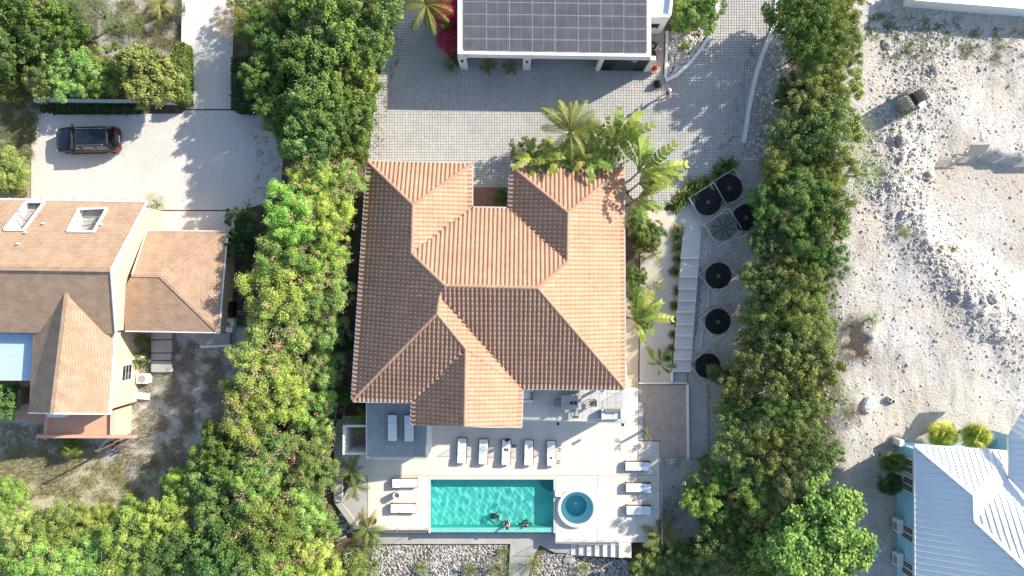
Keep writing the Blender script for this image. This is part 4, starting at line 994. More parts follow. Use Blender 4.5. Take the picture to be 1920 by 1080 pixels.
for k, (a, b) in enumerate((((241, 822), (340, 705)),)):
    p = gat(*a) + Vector((0, 0, 4.1)); q = gat(*b) + Vector((0, 0, 2.5)); mid = (p + q) / 2 - Vector((0, 0, .3))
    MB().tube([p, mid, q], .012, 4).build("wire", mt['grey_metal'], up_)

# ================================================================== blue house with white standing seam roof (south-east)
bh = thing("blue_house", "sky blue house with white ribbed metal roof at lower right", "house", at(1850, 960, -1.2))
eb, rb = 2.2, 4.0
c1, c2, a1, a2 = at(1714.8, 833.7, eb), at(1889, 846, eb), at(1826, 927.5, rb), at(1828, 976, rb)
c3 = Vector((29.45, -27, eb)); v2 = Vector((37.2, -21.4, 6.62)); va = at(1893, 898, 2.9)
d1_, d2_, d3_, d4_ = at(1891, 822, 2.9), at(1893, 898, 3.0), at(1975, 985, 4.6), at(1975, 822, 4.6)
sl_w = [c1, a1, a2, v2, Vector((37.2, -27, 6.62)), c3]
def seamed(parent, pts, seam_dir_pts, pitch, name="roof_slope"):
    rs = roof_slope(parent, name, pts, mt['white_roof'], .08); P = ccw([p.copy() for p in pts]); c, n = plane_of(P)
    dn = (Vector((0, 0, -1)) - n * n.dot(Vector((0, 0, -1)))).normalized(); ac = n.cross(dn).normalized()
    us = [(p - c).dot(ac) for p in P]; u = min(us) + pitch / 2
    while u < max(us):
        # clip the line c + ac*u + dn*t to the polygon
        ts = []
        for i in range(len(P)):
            a, b = P[i] - c, P[(i + 1) % len(P)] - c; ua, ub = a.dot(ac), b.dot(ac)
            if (ua - u) * (ub - u) < 0: s = (u - ua) / (ub - ua); ts.append((a + (b - a) * s).dot(dn))
        if len(ts) >= 2:
            p = c + ac * u + dn * min(ts) + n * .012; q = c + ac * u + dn * max(ts) + n * .012
            if (p - q).length > .3: MB().bar(p, q, .035, .085).build("seam", mt['white_roof'], rs)
        u += pitch
    return rs
seamed(bh, sl_w, None, .44); seamed(bh, [c1, c2, a1], None, .44); seamed(bh, [c2, va, a2, a1], None, .44); seamed(bh, [a2, va, Vector((42, -13.7, 2.9)), Vector((42, -21.4, 6.62)), v2], None, .44)
seamed(bh, [d1_, d2_, d3_, d4_], None, .44); seamed(bh, [at(1889, 820, 2.9), d4_, at(2010, 700, 2.9), at(1960, 700, 2.9)], None, .44)
for a, b in ((c1, a1), (a1, a2), (a2, v2)): MB().bar(a + Vector((0, 0, .05)), b + Vector((0, 0, .05)), .26, .05).build("ridge_cap", mt['white_roof'], bh)
for a, b in ((c1, c2), (c1, c3), (d1_, d2_)): trim(bh, a, b, .1, .16)
bx = 30.0; by1 = c1.y - .6; by0 = c3.y
wall_poly(bh, [Vector((bx, by1, -1.8)), Vector((bx, by0, -1.8)), Vector((bx, by0, eb - .1)), Vector((bx, by1, eb - .1))], 'blue_wall')
wall_poly(bh, [Vector((bx, by1, -1.8)), Vector((bx, by1, eb - .1)), Vector((bx + 7, by1 - .3, eb - .1)), Vector((bx + 7, by1 - .3, -1.8))], 'blue_wall')
wall_poly(bh, [Vector((bx + 7, by1 - .3, -1.8)), Vector((bx + 7, by1 - .3, 2.8)), Vector((bx + 7.2, d1_.y - .2, 2.8)), Vector((bx + 7.2, d1_.y - .2, -1.8))], 'blue_wall', )
MB().box(bx - .35, by1 - .1, -1.9, bx - .002, by1 + .4, -.2).build("corner_pier", mt['white_stucco'], bh)
for py in (873, 908, 1000, 1067):
    c = at(1710, py, .4); wf = MB().box(bx - .07, c.y - .55, -.5, bx + .02, c.y + .55, 1.1).build("window", mt['white_paint'], bh)
    for s in (-1, 1):
        MB().box(bx - .085, c.y + s * .26 - .21, -.38, bx - .06, c.y + s * .26 + .21, .98).build("pane", mt['window_glass'], wf)
    for k in range(6): MB().box(bx - .12, c.y - .5 + k * .2 - .012, -.45, bx - .1, c.y - .5 + k * .2 + .012, 1.05).build("bar", mt['white_paint'], wf)
for k, (py, lb) in enumerate(((897, "upper"), (982, "middle"), (1045, "lower"))):
    c = at(1694, py, -.8); o = thing("air_conditioner", "white air conditioner on the blue west wall, the %s of three" % lb, "air conditioner", Vector((bx - .35, c.y, -.9)))
    MB().rbox(bx - .55, c.y - .5, -.9, bx - .09, c.y + .5, -.1, .04).build("body", mt['white_paint'], o)
    MB().box(bx - .56, c.y - .35, -.75, bx - .552, c.y + .25, -.2).build("grille", mt['grey_metal'], o)
    MB().box(bx - .5, c.y - .4, -1.0, bx - .004, c.y + .4, -.905).build("bracket", mt['dark_metal'], o)

# ================================================================== things on the rubble lot
ww = thing("boundary_wall", "long pale blue-white boundary wall at the lot's top right", "wall", at(1830, 0, 0))
p0, p1, p2, p3 = at(1716, -2, 1.6), at(2100, 28, 1.6), at(2100, -30, 1.6), at(1716, -40, 1.6)
MB().prism([p0, p1, p2, p3], -.6, 1.6).build("wall_body", mt['white_stucco'], ww)
MB().bar(p0 + Vector((-.1, .1, .06)), p1 + Vector((.1, .1, .06)), .5, .12).build("coping", mt['white_paint'], ww)
def block_box():
    g = gat(1700, 192); o = thing("block_well", "open square box of stacked concrete blocks standing on the rubble lot", "block structure", g, math.radians(33), world=False)
    s = .62; hh = .2
    blk = MB().rbox(-.245, -.10, 0, .245, .10, .19, .012).mesh("block", mt['cinder'])
    hol = MB(); 
    for k in (-1, 1): hol.box(k * .115 - .08, -.06, .191, k * .115 + .08, .06, .193)  # flat plates, coloured black for the shade inside hollow cores
    holm = hol.mesh("core_shade_plate", mt['black'])
    for lay in range(8):
        n = 3; offs = (lay % 2) * .1
        for side in range(4):
            for k in range(2):
                a = side * math.pi / 2
                u = -.62 + .5 * k + .25 + offs * (1 if k == 0 else 1); v = -.66
                p = Vector((u * math.cos(a) - v * math.sin(a), u * math.sin(a) + v * math.cos(a), lay * hh - .1))
                b = new_obj("block", blk, o); b.location = p; b.rotation_euler = (0, 0, a)
                if lay == 7: new_obj("core_shade_plate", holm, b)
    MB().box(-.55, -.55, .1, .55, .55, .3).build("fill", mt['soil'], o)
    MB().rbox(-.4, -.8, 1.5, .15, -.45, 1.62, .02).build("loose_block", mt['white_stucco'], o)
block_box()
pw = gat(1828, 285); o = tag(MB().xbox(pw + Vector((0, .1, .35)), 1.35, .06, 1.0, .02, -.75).build("plywood_sheet", mt['plywood'], ), "tan plywood sheet leaning on the rock ledge", "board")
def tarp():
    g = gat(1627, 759); o = thing("white_sack", "crumpled white bulk sack lying on the rubble lot", "sack", g, -.5, world=False); mb = MB(); n = 14; vs = []
    for i, (r, z) in enumerate(((.62, 0.02), (.66, .2), (.5, .36), (.25, .42), (.02, .40))):
        for k in range(n):
            a = 2 * math.pi * k / n; rr = r * (1 + .13 * mnoise.noise(Vector((math.cos(a) * 2, math.sin(a) * 2, i * .7)))); vs.append((rr * math.cos(a) * .75, rr * math.sin(a) * 1.15, z + .07 * mnoise.noise(Vector((a * 1.7, i, 3)))))
    mb.add(vs, [(i * n + k, i * n + (k + 1) % n, (i + 1) * n + (k + 1) % n, (i + 1) * n + k) for i in range(4) for k in range(n)]); mb.build("sack_body", mt['tarp'], o, False)
    MB().tube([(.1, .3, .38), (.2, .5, .45), (.1, .7, .25)], .03).build("strap", mt['tarp'], o)
tarp()
gbox("concrete_block", 1668, 750, .62, .35, .3, 'cinder', "lone concrete block near the white sack", "block", -.5, cinder)
pipe_ = thing("wall_stub", "white low wall between fan palms and the blue house", "wall", gat(1870, 824)); MB().prism([at(*p, -.3) for p in [(1850, 821), (1890, 822), (1890, 827), (1850, 826)]], -1.6, -.3).build("wall_body", mt['white_stucco'], pipe_)
# ================================================================== vegetation
def mesh_quads(name, V4, tint, mat):
    "V4: (n,4,3) array of quads, tint: (n,)"
    n = len(V4); me = bpy.data.meshes.new(name)
    me.vertices.add(n * 4); me.vertices.foreach_set("co", V4.reshape(-1).astype(np.float32))
    me.loops.add(n * 4); me.loops.foreach_set("vertex_index", np.arange(n * 4, dtype=np.int32))
    me.polygons.add(n); me.polygons.foreach_set("loop_start", np.arange(0, n * 4, 4, dtype=np.int32))
    a = me.attributes.new("tint", 'FLOAT', 'FACE'); a.data.foreach_set("value", np.clip(tint, 0, 1).astype(np.float32))
    me.materials.append(mat); me.update(calc_edges=True); return me
def unit(n, rng):
    v = rng.normal(size=(n, 3)); return v / np.linalg.norm(v, axis=1, keepdims=True)
def nrm(v): return v / np.maximum(1e-6, np.linalg.norm(v, axis=1, keepdims=True))
def leaves(pos, nor, L, W, rng, spread=.55):
    n = len(pos); nn = nrm(nor + rng.normal(size=(n, 3)) * spread); t = nrm(np.cross(nn, unit(n, rng))); b = np.cross(nn, t)
    l = (L * rng.uniform(.7, 1.3, n))[:, None]; w_ = (W * rng.uniform(.7, 1.3, n))[:, None]
    return np.stack([pos - t * l / 2, pos + b * w_ / 2 - t * l * .05, pos + t * l / 2, pos - b * w_ / 2 - t * l * .05], axis=1)
def crown_mesh(name, seed, R=2.3, flat=.75, nl=15, ns=7, leaf=(.17, .10), per=105, sub=.13, big=.36, mat='leaf', spike=0.0, spread=.55):
    "boughs -> leaf clumps -> leaves; gaps stay open between the clumps"
    rng = np.random.default_rng(seed); Q = []; Tn = []
    for i in range(nl):
        a = 2.4 * i + rng.uniform(-.5, .5); rr = R * (.15 + .62 * math.sqrt((i + .5) / nl)) * rng.uniform(.85, 1.15)
        el = max(0.0, 1 - (rr / R) ** 2) ** .5
        c = np.array([math.cos(a) * rr, math.sin(a) * rr, R * flat * (.75 * el - .18) + rng.uniform(-.22, .22) * R * flat]); rb = R * big * rng.uniform(.75, 1.2)
        for k in range(ns):
            d = unit(1, rng)[0]; d[2] = abs(d[2]) * .9 + .05 if k < ns - 2 else d[2] * .4 - .2
            c2 = c + d * rb * rng.uniform(.7, 1.05) * np.array([1, 1, .8]); rs = R * sub * rng.uniform(.6, 1.35); n = max(12, int(per * (rs / (R * sub)) ** 2))
            u = unit(n, rng); u[:, 2] = np.where(rng.uniform(size=n) < .75, np.abs(u[:, 2]), u[:, 2])
            p = c2 + u * rs * rng.uniform(.55, 1.1, n)[:, None]
            q = rng.uniform(size=n) < .15 + spike; p[q] += u[q] * rs * rng.uniform(.1, .7 + spike, size=(q.sum(), 1))
            Q.append(leaves(p, u * .75 + np.array([0, 0, .45]), leaf[0], leaf[1], rng, spread)); Tn.append(np.clip(rng.normal(.48 + .2 * rng.normal(), .16, n), 0, 1))
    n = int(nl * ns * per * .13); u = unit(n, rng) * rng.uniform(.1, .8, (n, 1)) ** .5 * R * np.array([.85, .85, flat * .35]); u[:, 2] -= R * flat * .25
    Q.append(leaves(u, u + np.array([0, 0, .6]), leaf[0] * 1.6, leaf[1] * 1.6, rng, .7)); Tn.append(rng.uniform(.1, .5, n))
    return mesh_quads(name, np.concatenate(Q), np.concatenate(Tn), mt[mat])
def blossom_mesh(name, seed, R=2.3, flat=.75, n=46):
    rng = np.random.default_rng(seed); Q = []; Tn = []
    for i in range(n):
        d = unit(1, rng)[0]; d[2] = abs(d[2]) * .9 + .15; c = d / np.linalg.norm(d) * R * rng.uniform(.8, 1.03) * np.array([1, 1, flat]); m = rng.integers(10, 26)
        p = c + rng.normal(size=(m, 3)) * .12 + (rng.normal(size=3) * rng.uniform(0, .18, (m, 1)))
        Q.append(leaves(p, np.tile([0, 0, 1.0], (m, 1)), .12, .07, rng, .8)); Tn.append(rng.uniform(0, 1, m))
    return mesh_quads(name, np.concatenate(Q), np.concatenate(Tn), mt['petal'])
def trunk_mesh(name, seed, h=2.4, R=1.7):
    r = random.Random(seed); mb = MB(); top = Vector((r.uniform(-.2, .2), r.uniform(-.2, .2), h * .55))
    mb.tube([(0, 0, -.5), (top.x * .4, top.y * .4, h * .25), top], [.16, .12, .10], 7)
    for k in range(5):
        a = 2 * math.pi * k / 5 + r.uniform(-.4, .4); e = Vector((math.cos(a) * R * .6, math.sin(a) * R * .6, h * r.uniform(.85, 1.15)))
        m_ = top.lerp(e, .5) + Vector((r.uniform(-.2, .2), r.uniform(-.2, .2), .15)); mb.tube([top, m_, e], [.08, .055, .02], 5)
        for q in range(2):
            a2 = a + r.uniform(-.8, .8); mb.tube([m_, m_ + Vector((math.cos(a2) * .6, math.sin(a2) * .6, .5))], [.035, .012], 4)
    return mb.mesh(name, mt['bark'], True)
CR = {
 'clump': [crown_mesh("crown", 100 + i, leaf=(.16, .10), per=110, nl=13, ns=7, sub=.13, big=.40, flat=.95) for i in range(5)],
 'feather': [crown_mesh("crown", 200 + i, leaf=(.14, .055), per=170, nl=13, ns=9, sub=.115, big=.40, flat=.8, spike=.15, spread=.6) for i in range(6)],
 'bush': [crown_mesh("crown", 300 + i, leaf=(.12, .085), per=95, nl=14, ns=8, sub=.10, big=.42, flat=.9, spike=.06) for i in range(6)],
 'broad': [crown_mesh("crown", 400 + i, leaf=(.15, .10), per=95, nl=26, ns=9, sub=.10, big=.26, flat=.55, spread=.5, spike=.05) for i in range(2)],
 'wispy': [crown_mesh("crown", 500 + i, leaf=(.14, .035), per=60, nl=9, ns=7, sub=.17, flat=.7, spike=.4, spread=.9) for i in range(2)],
}
BG = [blossom_mesh('blossom', 650 + i, flat=.95, n=420) for i in range(2)]
BL = [blossom_mesh("blossom", 600 + i, flat=.85, n=34) for i in range(3)]
TR = [trunk_mesh("trunk", 700 + i) for i in range(3)]
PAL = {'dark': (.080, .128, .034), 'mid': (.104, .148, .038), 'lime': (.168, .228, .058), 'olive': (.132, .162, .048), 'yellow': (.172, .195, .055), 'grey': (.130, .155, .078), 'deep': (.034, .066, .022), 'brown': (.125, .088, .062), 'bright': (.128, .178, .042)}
vr = random.Random(5)
ORD = ["northernmost", "second from the north", "third from the north", "fourth from the north", "fifth from the north", "sixth from the north", "seventh from the north", "eighth from the north", "ninth from the north", "tenth from the north"]
def twig_mesh(name, seed, R=2.3):
    r = random.Random(seed); mb = MB()
    for k in range(16):
        a = r.uniform(0, 6.28); d = R * r.uniform(.2, .75); p = Vector((math.cos(a) * d, math.sin(a) * d, R * .25)); q = p + Vector((r.uniform(-.5, .5), r.uniform(-.5, .5), r.uniform(.7, 1.2)))
        mb.tube([p, q], [.035, .014], 4)
        for j in range(3):
            t = p.lerp(q, r.uniform(.5, 1)); mb.tube([t, t + Vector((r.uniform(-.4, .4), r.uniform(-.4, .4), r.uniform(.05, .35)))], [.016, .006], 3)
    return mb.mesh(name, mt['dead_wood'])
TWG = [twig_mesh("bare_twigs", 900 + i) for i in range(3)]
def tree(px, py, rpx, h, kind, pal, label, group, bloom=None, name="tree", cat="tree", flat=None):
    if h > 2.5: h *= vr.uniform(.88, 1.16); rpx *= vr.uniform(.9, 1.12)
    if kind == 'bush' and h > 2.5: kind = vr.choice(['bush', 'bush', 'bush', 'clump', 'feather'])
    g = gat(px, py)
    for _ in range(3):
        g2 = at(px, py, g.z + h * .62); g = Vector((g2.x, g2.y, T(g2.x, g2.y)))
    R = 1.03 * rpx * (H - g.z - h * .6) / F; s = R / 2.3
    o = thing(name, label, cat, g, vr.uniform(0, 6.28), group, world=False)
    cz = h * .62 if kind != 'broad' else h * .7
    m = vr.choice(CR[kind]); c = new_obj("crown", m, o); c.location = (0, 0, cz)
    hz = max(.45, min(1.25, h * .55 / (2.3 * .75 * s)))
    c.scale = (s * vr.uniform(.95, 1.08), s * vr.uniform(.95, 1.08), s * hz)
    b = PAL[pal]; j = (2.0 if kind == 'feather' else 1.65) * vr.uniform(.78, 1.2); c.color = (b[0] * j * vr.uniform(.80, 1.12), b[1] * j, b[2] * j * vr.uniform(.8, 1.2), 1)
    t = new_obj("trunk", vr.choice(TR), o); t.scale = (max(.5, s), max(.5, s), cz / 2.0)
    if kind in ('feather', 'bush', 'clump') and h > 2.5 and vr.random() < .4:
        tw = new_obj('bare_twigs', vr.choice(TWG), o); tw.location = c.location; tw.scale = c.scale
    if bloom:
        q = new_obj("blossom", vr.choice(BG if name == 'bougainvillea' else BL), o); q.location = c.location; q.scale = [k_ * (1.22 if name == 'bougainvillea' else 1.06) for k_ in c.scale]; q.rotation_euler = (0, 0, vr.uniform(0, 6)); q.color = (*bloom, 1)
    return o
def row(phrase, group, kind, entries, cat="tree", name="tree"):
    entries = sorted(entries, key=lambda e: e[1]); n = len(entries)
    for i, e in enumerate(entries):
        px, py, r, h, pal = e[:5]; bl = e[5] if len(e) > 5 else None; kd = e[6] if len(e) > 6 else kind
        lb = phrase if n == 1 else phrase + ", " + (ORD[i] if i < n - 1 else "southernmost")
        tree(px, py, r, h, kd, pal, lb, group, bl, name, cat)
PK = (.56, .36, .28); RD = (.55, .06, .05); MG = (.50, .02, .12)
GW = "trees between the lane and the villa"
row("dark clumpy tree along the paved drive's west edge", GW, 'clump', [(706, 20, 54, 5.2, 'mid'), (698, 90, 50, 5, 'mid'), (674, 160, 50, 5, 'mid'), (668, 228, 46, 4.6, 'mid'), (660, 285, 42, 4.2, 'mid')])
row("tall dense green tree in the middle of the western belt", GW, 'clump', [(615, 15, 55, 5.4, 'mid'), (625, 80, 55, 5.6, 'mid'), (590, 140, 58, 5.4, 'mid'), (600, 205, 55, 6.2, 'mid'), (590, 265, 52, 6.2, 'mid')])
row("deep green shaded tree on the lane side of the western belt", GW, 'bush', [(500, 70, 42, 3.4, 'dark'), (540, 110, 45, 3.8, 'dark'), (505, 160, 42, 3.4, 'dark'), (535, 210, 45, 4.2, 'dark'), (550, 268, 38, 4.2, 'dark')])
row("low shaded bush at the top of the western belt", GW, 'bush', [(485, 12, 40, 1.8, 'olive'), (545, 30, 40, 2.2, 'dark')], "bush", "bush")
GF = "pink seeded trees west of the villa"
row("feathery green tree with pink pods near the villa's west eave", GF, 'feather', [(640, 345, 42, 4.6, 'lime', PK), (622, 410, 44, 4.8, 'lime', PK), (618, 478, 44, 4.9, 'lime', PK), (612, 545, 46, 5, 'lime', PK), (605, 615, 46, 5, 'lime', PK), (600, 690, 46, 5, 'lime', PK), (590, 760, 46, 5, 'lime', PK)])
row("feathery green tree with pink pods on the belt's west side", GF, 'feather', [(590, 330, 50, 6.0, 'lime', PK), (560, 400, 50, 5.6, 'lime', PK), (545, 470, 56, 4.9, 'lime', PK), (535, 540, 56, 5, 'lime', PK), (530, 615, 56, 5, 'lime', PK), (495, 680, 56, 4.8, 'lime', PK), (530, 725, 52, 4.8, 'lime', PK)])
row("leafy tree with pink pods beside the pool deck's west wall", GF, 'feather', [(580, 825, 48, 4.6, 'mid', PK), (590, 885, 46, 4.6, 'mid', PK), (570, 945, 50, 4.6, 'lime', PK), (600, 985, 42, 4, 'mid', PK), (585, 1040, 54, 4.6, 'lime', PK), (655, 1065, 42, 3.2, 'mid')])
row("leafy tree with pink pods in the lower belt's middle", GF, 'feather', [(480, 765, 52, 4.6, 'lime', PK), (510, 830, 54, 4.6, 'mid', PK), (490, 905, 54, 4.6, 'lime', PK), (500, 970, 52, 4.6, 'mid', PK), (500, 1045, 55, 4.6, 'mid', PK)])
row("green tree at the scrub yard's east edge", GF, 'clump', [(425, 830, 42, 4, 'dark'), (400, 890, 45, 3.8, 'mid'), (425, 955, 50, 4.2, 'mid'), (420, 1030, 55, 4.4, 'dark')])
GB = "bushes filling the lower left corner"
row("bright leafy bush below the dry clearing", GB, 'feather', [(345, 905, 34, 3.2, 'lime'), (330, 965, 46, 3.4, 'lime'), (345, 1035, 50, 3.6, 'mid'), (260, 985, 48, 3.2, 'lime'), (265, 1055, 50, 3.4, 'lime')], "bush", "bush")
row("yellow green bush at the lower left edge", GB, 'feather', [(20, 930, 40, 2.6, 'yellow'), (55, 985, 48, 2.8, 'lime', PK), (130, 975, 48, 2.8, 'yellow'), (20, 1050, 50, 3, 'lime'), (105, 1050, 52, 3.2, 'lime', PK), (190, 1040, 50, 3, 'lime'), (195, 975, 34, 2.4, 'yellow')], "bush", "bush")
GT = "trees at the upper left"
row("tall green tree in the upper left corner", GT, 'clump', [(20, 30, 50, 4.5, 'dark'), (85, 25, 48, 4.6, 'mid'), (135, 55, 42, 4.2, 'mid'), (55, 95, 46, 4, 'dark'), (10, 110, 44, 3.6, 'mid')])
row("pale thin tree on the dry patch, upper left", GT, 'wispy', [(190, 28, 42, 3, 'grey')])
row("bright hedge bush above the white garden wall", GT, 'bush', [(95, 152, 40, 2.4, 'yellow'), (145, 140, 46, 2.6, 'lime'), (190, 145, 44, 2.4, 'lime'), (235, 140, 44, 2.4, 'mid'), (30, 165, 30, 2, 'mid')], "bush", "bush")
row("broad leaved pale tree overhanging the white garden wall", GT, 'broad', [(290, 150, 58, 3.6, 'olive')])
row("small wild bush on the dry patch beside the lane", GT, 'wispy', [(252, 42, 26, 1.0, 'olive'), (338, 18, 22, 1.2, 'grey')], "bush", "bush")
row("round bright bush left of the parking court", GT, 'feather', [(22, 322, 42, 2.2, 'lime')], "bush", "bush")
row("small bush at the tan roof's northeast corner", GT, 'wispy', [(292, 384, 22, 1.0, 'yellow')], "bush", "bush")
row("dark bush between the apron and the pink podded trees", GT, 'bush', [(456, 415, 28, 2.4, 'deep'), (455, 462, 30, 2.4, 'deep')], "bush", "bush")
row("magenta flowering bush tucked behind the dark bushes", GT, 'bush', [(490, 440, 16, 2.6, 'deep', MG)], "bush", "bush")
row("dark bush beside the salmon veranda at the left edge", GT, 'clump', [(8, 745, 38, 2.6, 'dark')], "bush", "bush")
row("narrow climbing bush beside the concrete steps", GT, 'bush', [(270, 640, 12, 1.2, 'mid'), (268, 672, 14, 1.2, 'mid')], "bush", "bush")
row("red flowering shrub at the top of the lane", GT, 'wispy', [(443, 50, 34, 2.6, 'yellow', RD)], "bush", "flowering_shrub")
GE = "trees of the belt east of the villa"
row("dense dark tree at the paved drive's east side", GE, 'bush', [(1488, 30, 50, 4.2, 'dark'), (1510, 90, 44, 4, 'dark'), (1480, 178, 28, 2.6, 'dark', None, 'clump'), (1475, 255, 46, 3.6, 'olive'), (1462, 318, 44, 3.6, 'olive')])
row("bushy tree on the rubble side, north half", GE, 'bush', [(1565, 25, 44, 4, 'olive', None, 'feather'), (1572, 90, 42, 4, 'olive'), (1555, 165, 52, 4.2, 'yellow'), (1545, 245, 52, 3.8, 'olive'), (1550, 320, 46, 3.6, 'olive'), (1545, 405, 52, 4, 'mid', None, 'clump'), (1535, 485, 42, 3.4, 'dark')])
row("tree in the belt's middle, north half", GE, 'bush', [(1520, 140, 40, 3.8, 'olive'), (1508, 205, 46, 3.8, 'olive'), (1505, 290, 42, 3.4, 'dark'), (1500, 365, 46, 3.4, 'dark'), (1495, 440, 46, 3.6, 'dark'), (1490, 510, 46, 3.6, 'olive')])
row("soft feathery green bush at the rubble lot's edge", GE, 'wispy', [(1605, 252, 30, 2.2, 'lime'), (1608, 325, 38, 2.4, 'lime'), (1592, 372, 28, 2, 'grey'), (1572, 752, 32, 1.8, 'grey')], "bush", "bush")
row("dark tree leaning over the black heater coils", GE, 'bush', [(1440, 385, 36, 3, 'dark'), (1438, 450, 42, 3.2, 'dark'), (1425, 520, 44, 3.2, 'olive'), (1425, 588, 42, 3.2, 'olive'), (1415, 650, 44, 3.4, 'olive'), (1385, 712, 46, 3.6, 'olive')])
row("olive green tree in the belt's middle, south half", GE, 'bush', [(1480, 575, 48, 3.6, 'olive'), (1480, 640, 48, 3.6, 'olive'), (1465, 705, 48, 3.6, 'olive'), (1445, 770, 48, 3.8, 'dark'), (1450, 835, 50, 3.8, 'olive'), (1425, 905, 50, 3.6, 'olive')])
row("tree on the rubble side, south half", GE, 'bush', [(1520, 555, 38, 3, 'olive'), (1512, 620, 42, 3, 'olive'), (1508, 690, 44, 3.4, 'olive', None, 'clump'), (1500, 760, 42, 3.4, 'olive'), (1520, 840, 44, 3.6, 'dark'), (1492, 900, 46, 3.6, 'grey')])
row("bushy tree beside the brown patio's glass railing", GE, 'bush', [(1375, 775, 40, 3.4, 'olive'), (1375, 830, 42, 3.6, 'olive'), (1395, 880, 44, 3.4, 'olive')])
row("bright green tree southeast of the deck railing", GE, 'clump', [(1352, 895, 28, 2.8, 'lime'), (1310, 930, 36, 3, 'lime'), (1345, 960, 38, 2.8, 'mid')])
row("yellow green bush below the deck's southeast corner", GE, 'bush', [(1215, 1062, 40, 2, 'yellow'), (1280, 1050, 42, 2.4, 'olive'), (1340, 1030, 46, 2.8, 'olive'), (1400, 965, 46, 3.2, 'olive'), (1405, 1040, 50, 3.2, 'olive')], "bush", "bush")
row("big bright broad leaved tree beside the blue house", GE, 'broad', [(1525, 1000, 105, 5.2, 'bright')])
row("broad leaved dark tree left of the big bright tree", GE, 'broad', [(1455, 1035, 66, 3.8, 'mid')])
row("dry brown brush on the heap in the rubble lot", "dry brush on the rubble lot", 'wispy', [(1598, 612, 24, .8, 'brown'), (1592, 648, 26, .7, 'brown'), (1618, 665, 20, .6, 'brown'), (1600, 775, 26, .5, 'brown')], "bush", "dry_bush")
# garden shrubs near the villa and carport
GG = "garden shrubs near the villa"
row("rounded green bush on the white rock island", GG, 'clump', [(1300, 22, 46, 2.6, 'mid')], "bush", "bush")
row("magenta bougainvillea at the carport's west wall", GG, 'bush', [(838, 28, 32, 3.0, 'olive', MG), (846, 78, 24, 2.6, 'olive', MG)], "bush", "bougainvillea")
row("low purple leaved plant at the carport's southwest corner", GG, 'wispy', [(845, 122, 18, .9, 'olive', (.2, .05, .05))], "bush", "bush")
row("tiny bright bush among the white island rocks", GG, 'bush', [(1283, 87, 9, .6, 'yellow')], "bush", "bush")
row("dark bush in the mulch courtyard", GG, 'bush', [(940, 370, 17, 1.2, 'mid')], "bush", "bush")
row("mixed shrub under the palms north of the villa", GG, 'bush', [(982, 288, 28, 1.6, 'grey'), (1025, 296, 26, 2.0, 'yellow'), (1072, 292, 26, 2.0, 'yellow'), (1105, 290, 26, 2.2, 'grey'), (1145, 296, 24, 2.2, 'olive')], "bush", "bush")
row("leafy shrub against the villa's east wall", GG, 'clump', [(1195, 420, 24, 1.8, 'mid'), (1220, 440, 24, 1.6, 'mid'), (1208, 462, 20, 1.4, 'olive', RD), (1190, 520, 22, 2.2, 'mid', None, 'broad'), (1192, 560, 18, 1.8, 'mid')], "bush", "bush")
row("small loose bush on the sand bed", GG, 'wispy', [(1232, 532, 15, .8, 'lime'), (1228, 478, 16, .9, 'lime'), (1226, 575, 18, 1.0, 'yellow')], "bush", "bush")
row("tiny weed bush on the rubble lot", GG, 'wispy', [(1697, 436, 12, .5, 'yellow'), (1634, 598, 14, .7, 'lime'), (1704, 208, 12, .6, 'yellow'), (1790, 466, 7, .3, 'olive')], "bush", "bush")
row("green bush at the white bed below the pool", GG, 'wispy', [(946, 1035, 12, .7, 'yellow'), (1000, 1060, 24, 1.2, 'olive'), (1095, 1066, 14, .9, 'yellow'), (930, 1068, 30, 1.2, 'mid'), (705, 1018, 22, 1.4, 'lime')], "bush", "bush")
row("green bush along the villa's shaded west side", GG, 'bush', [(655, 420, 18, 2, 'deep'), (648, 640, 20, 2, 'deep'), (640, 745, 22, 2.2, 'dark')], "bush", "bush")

g_ = gat(1432, 222); o_ = thing("bare_bush", "pale leafless bush beyond the drive's east kerb", "bush", g_, 0, "garden shrubs near the villa", world=False)
for a_ in (0, 2, 4):
    q_ = new_obj("bare_twigs", TWG[a_ // 2], o_); q_.rotation_euler = (0, 0, a_); q_.scale = (.75, .75, .9); q_.location = (0, 0, -.2)
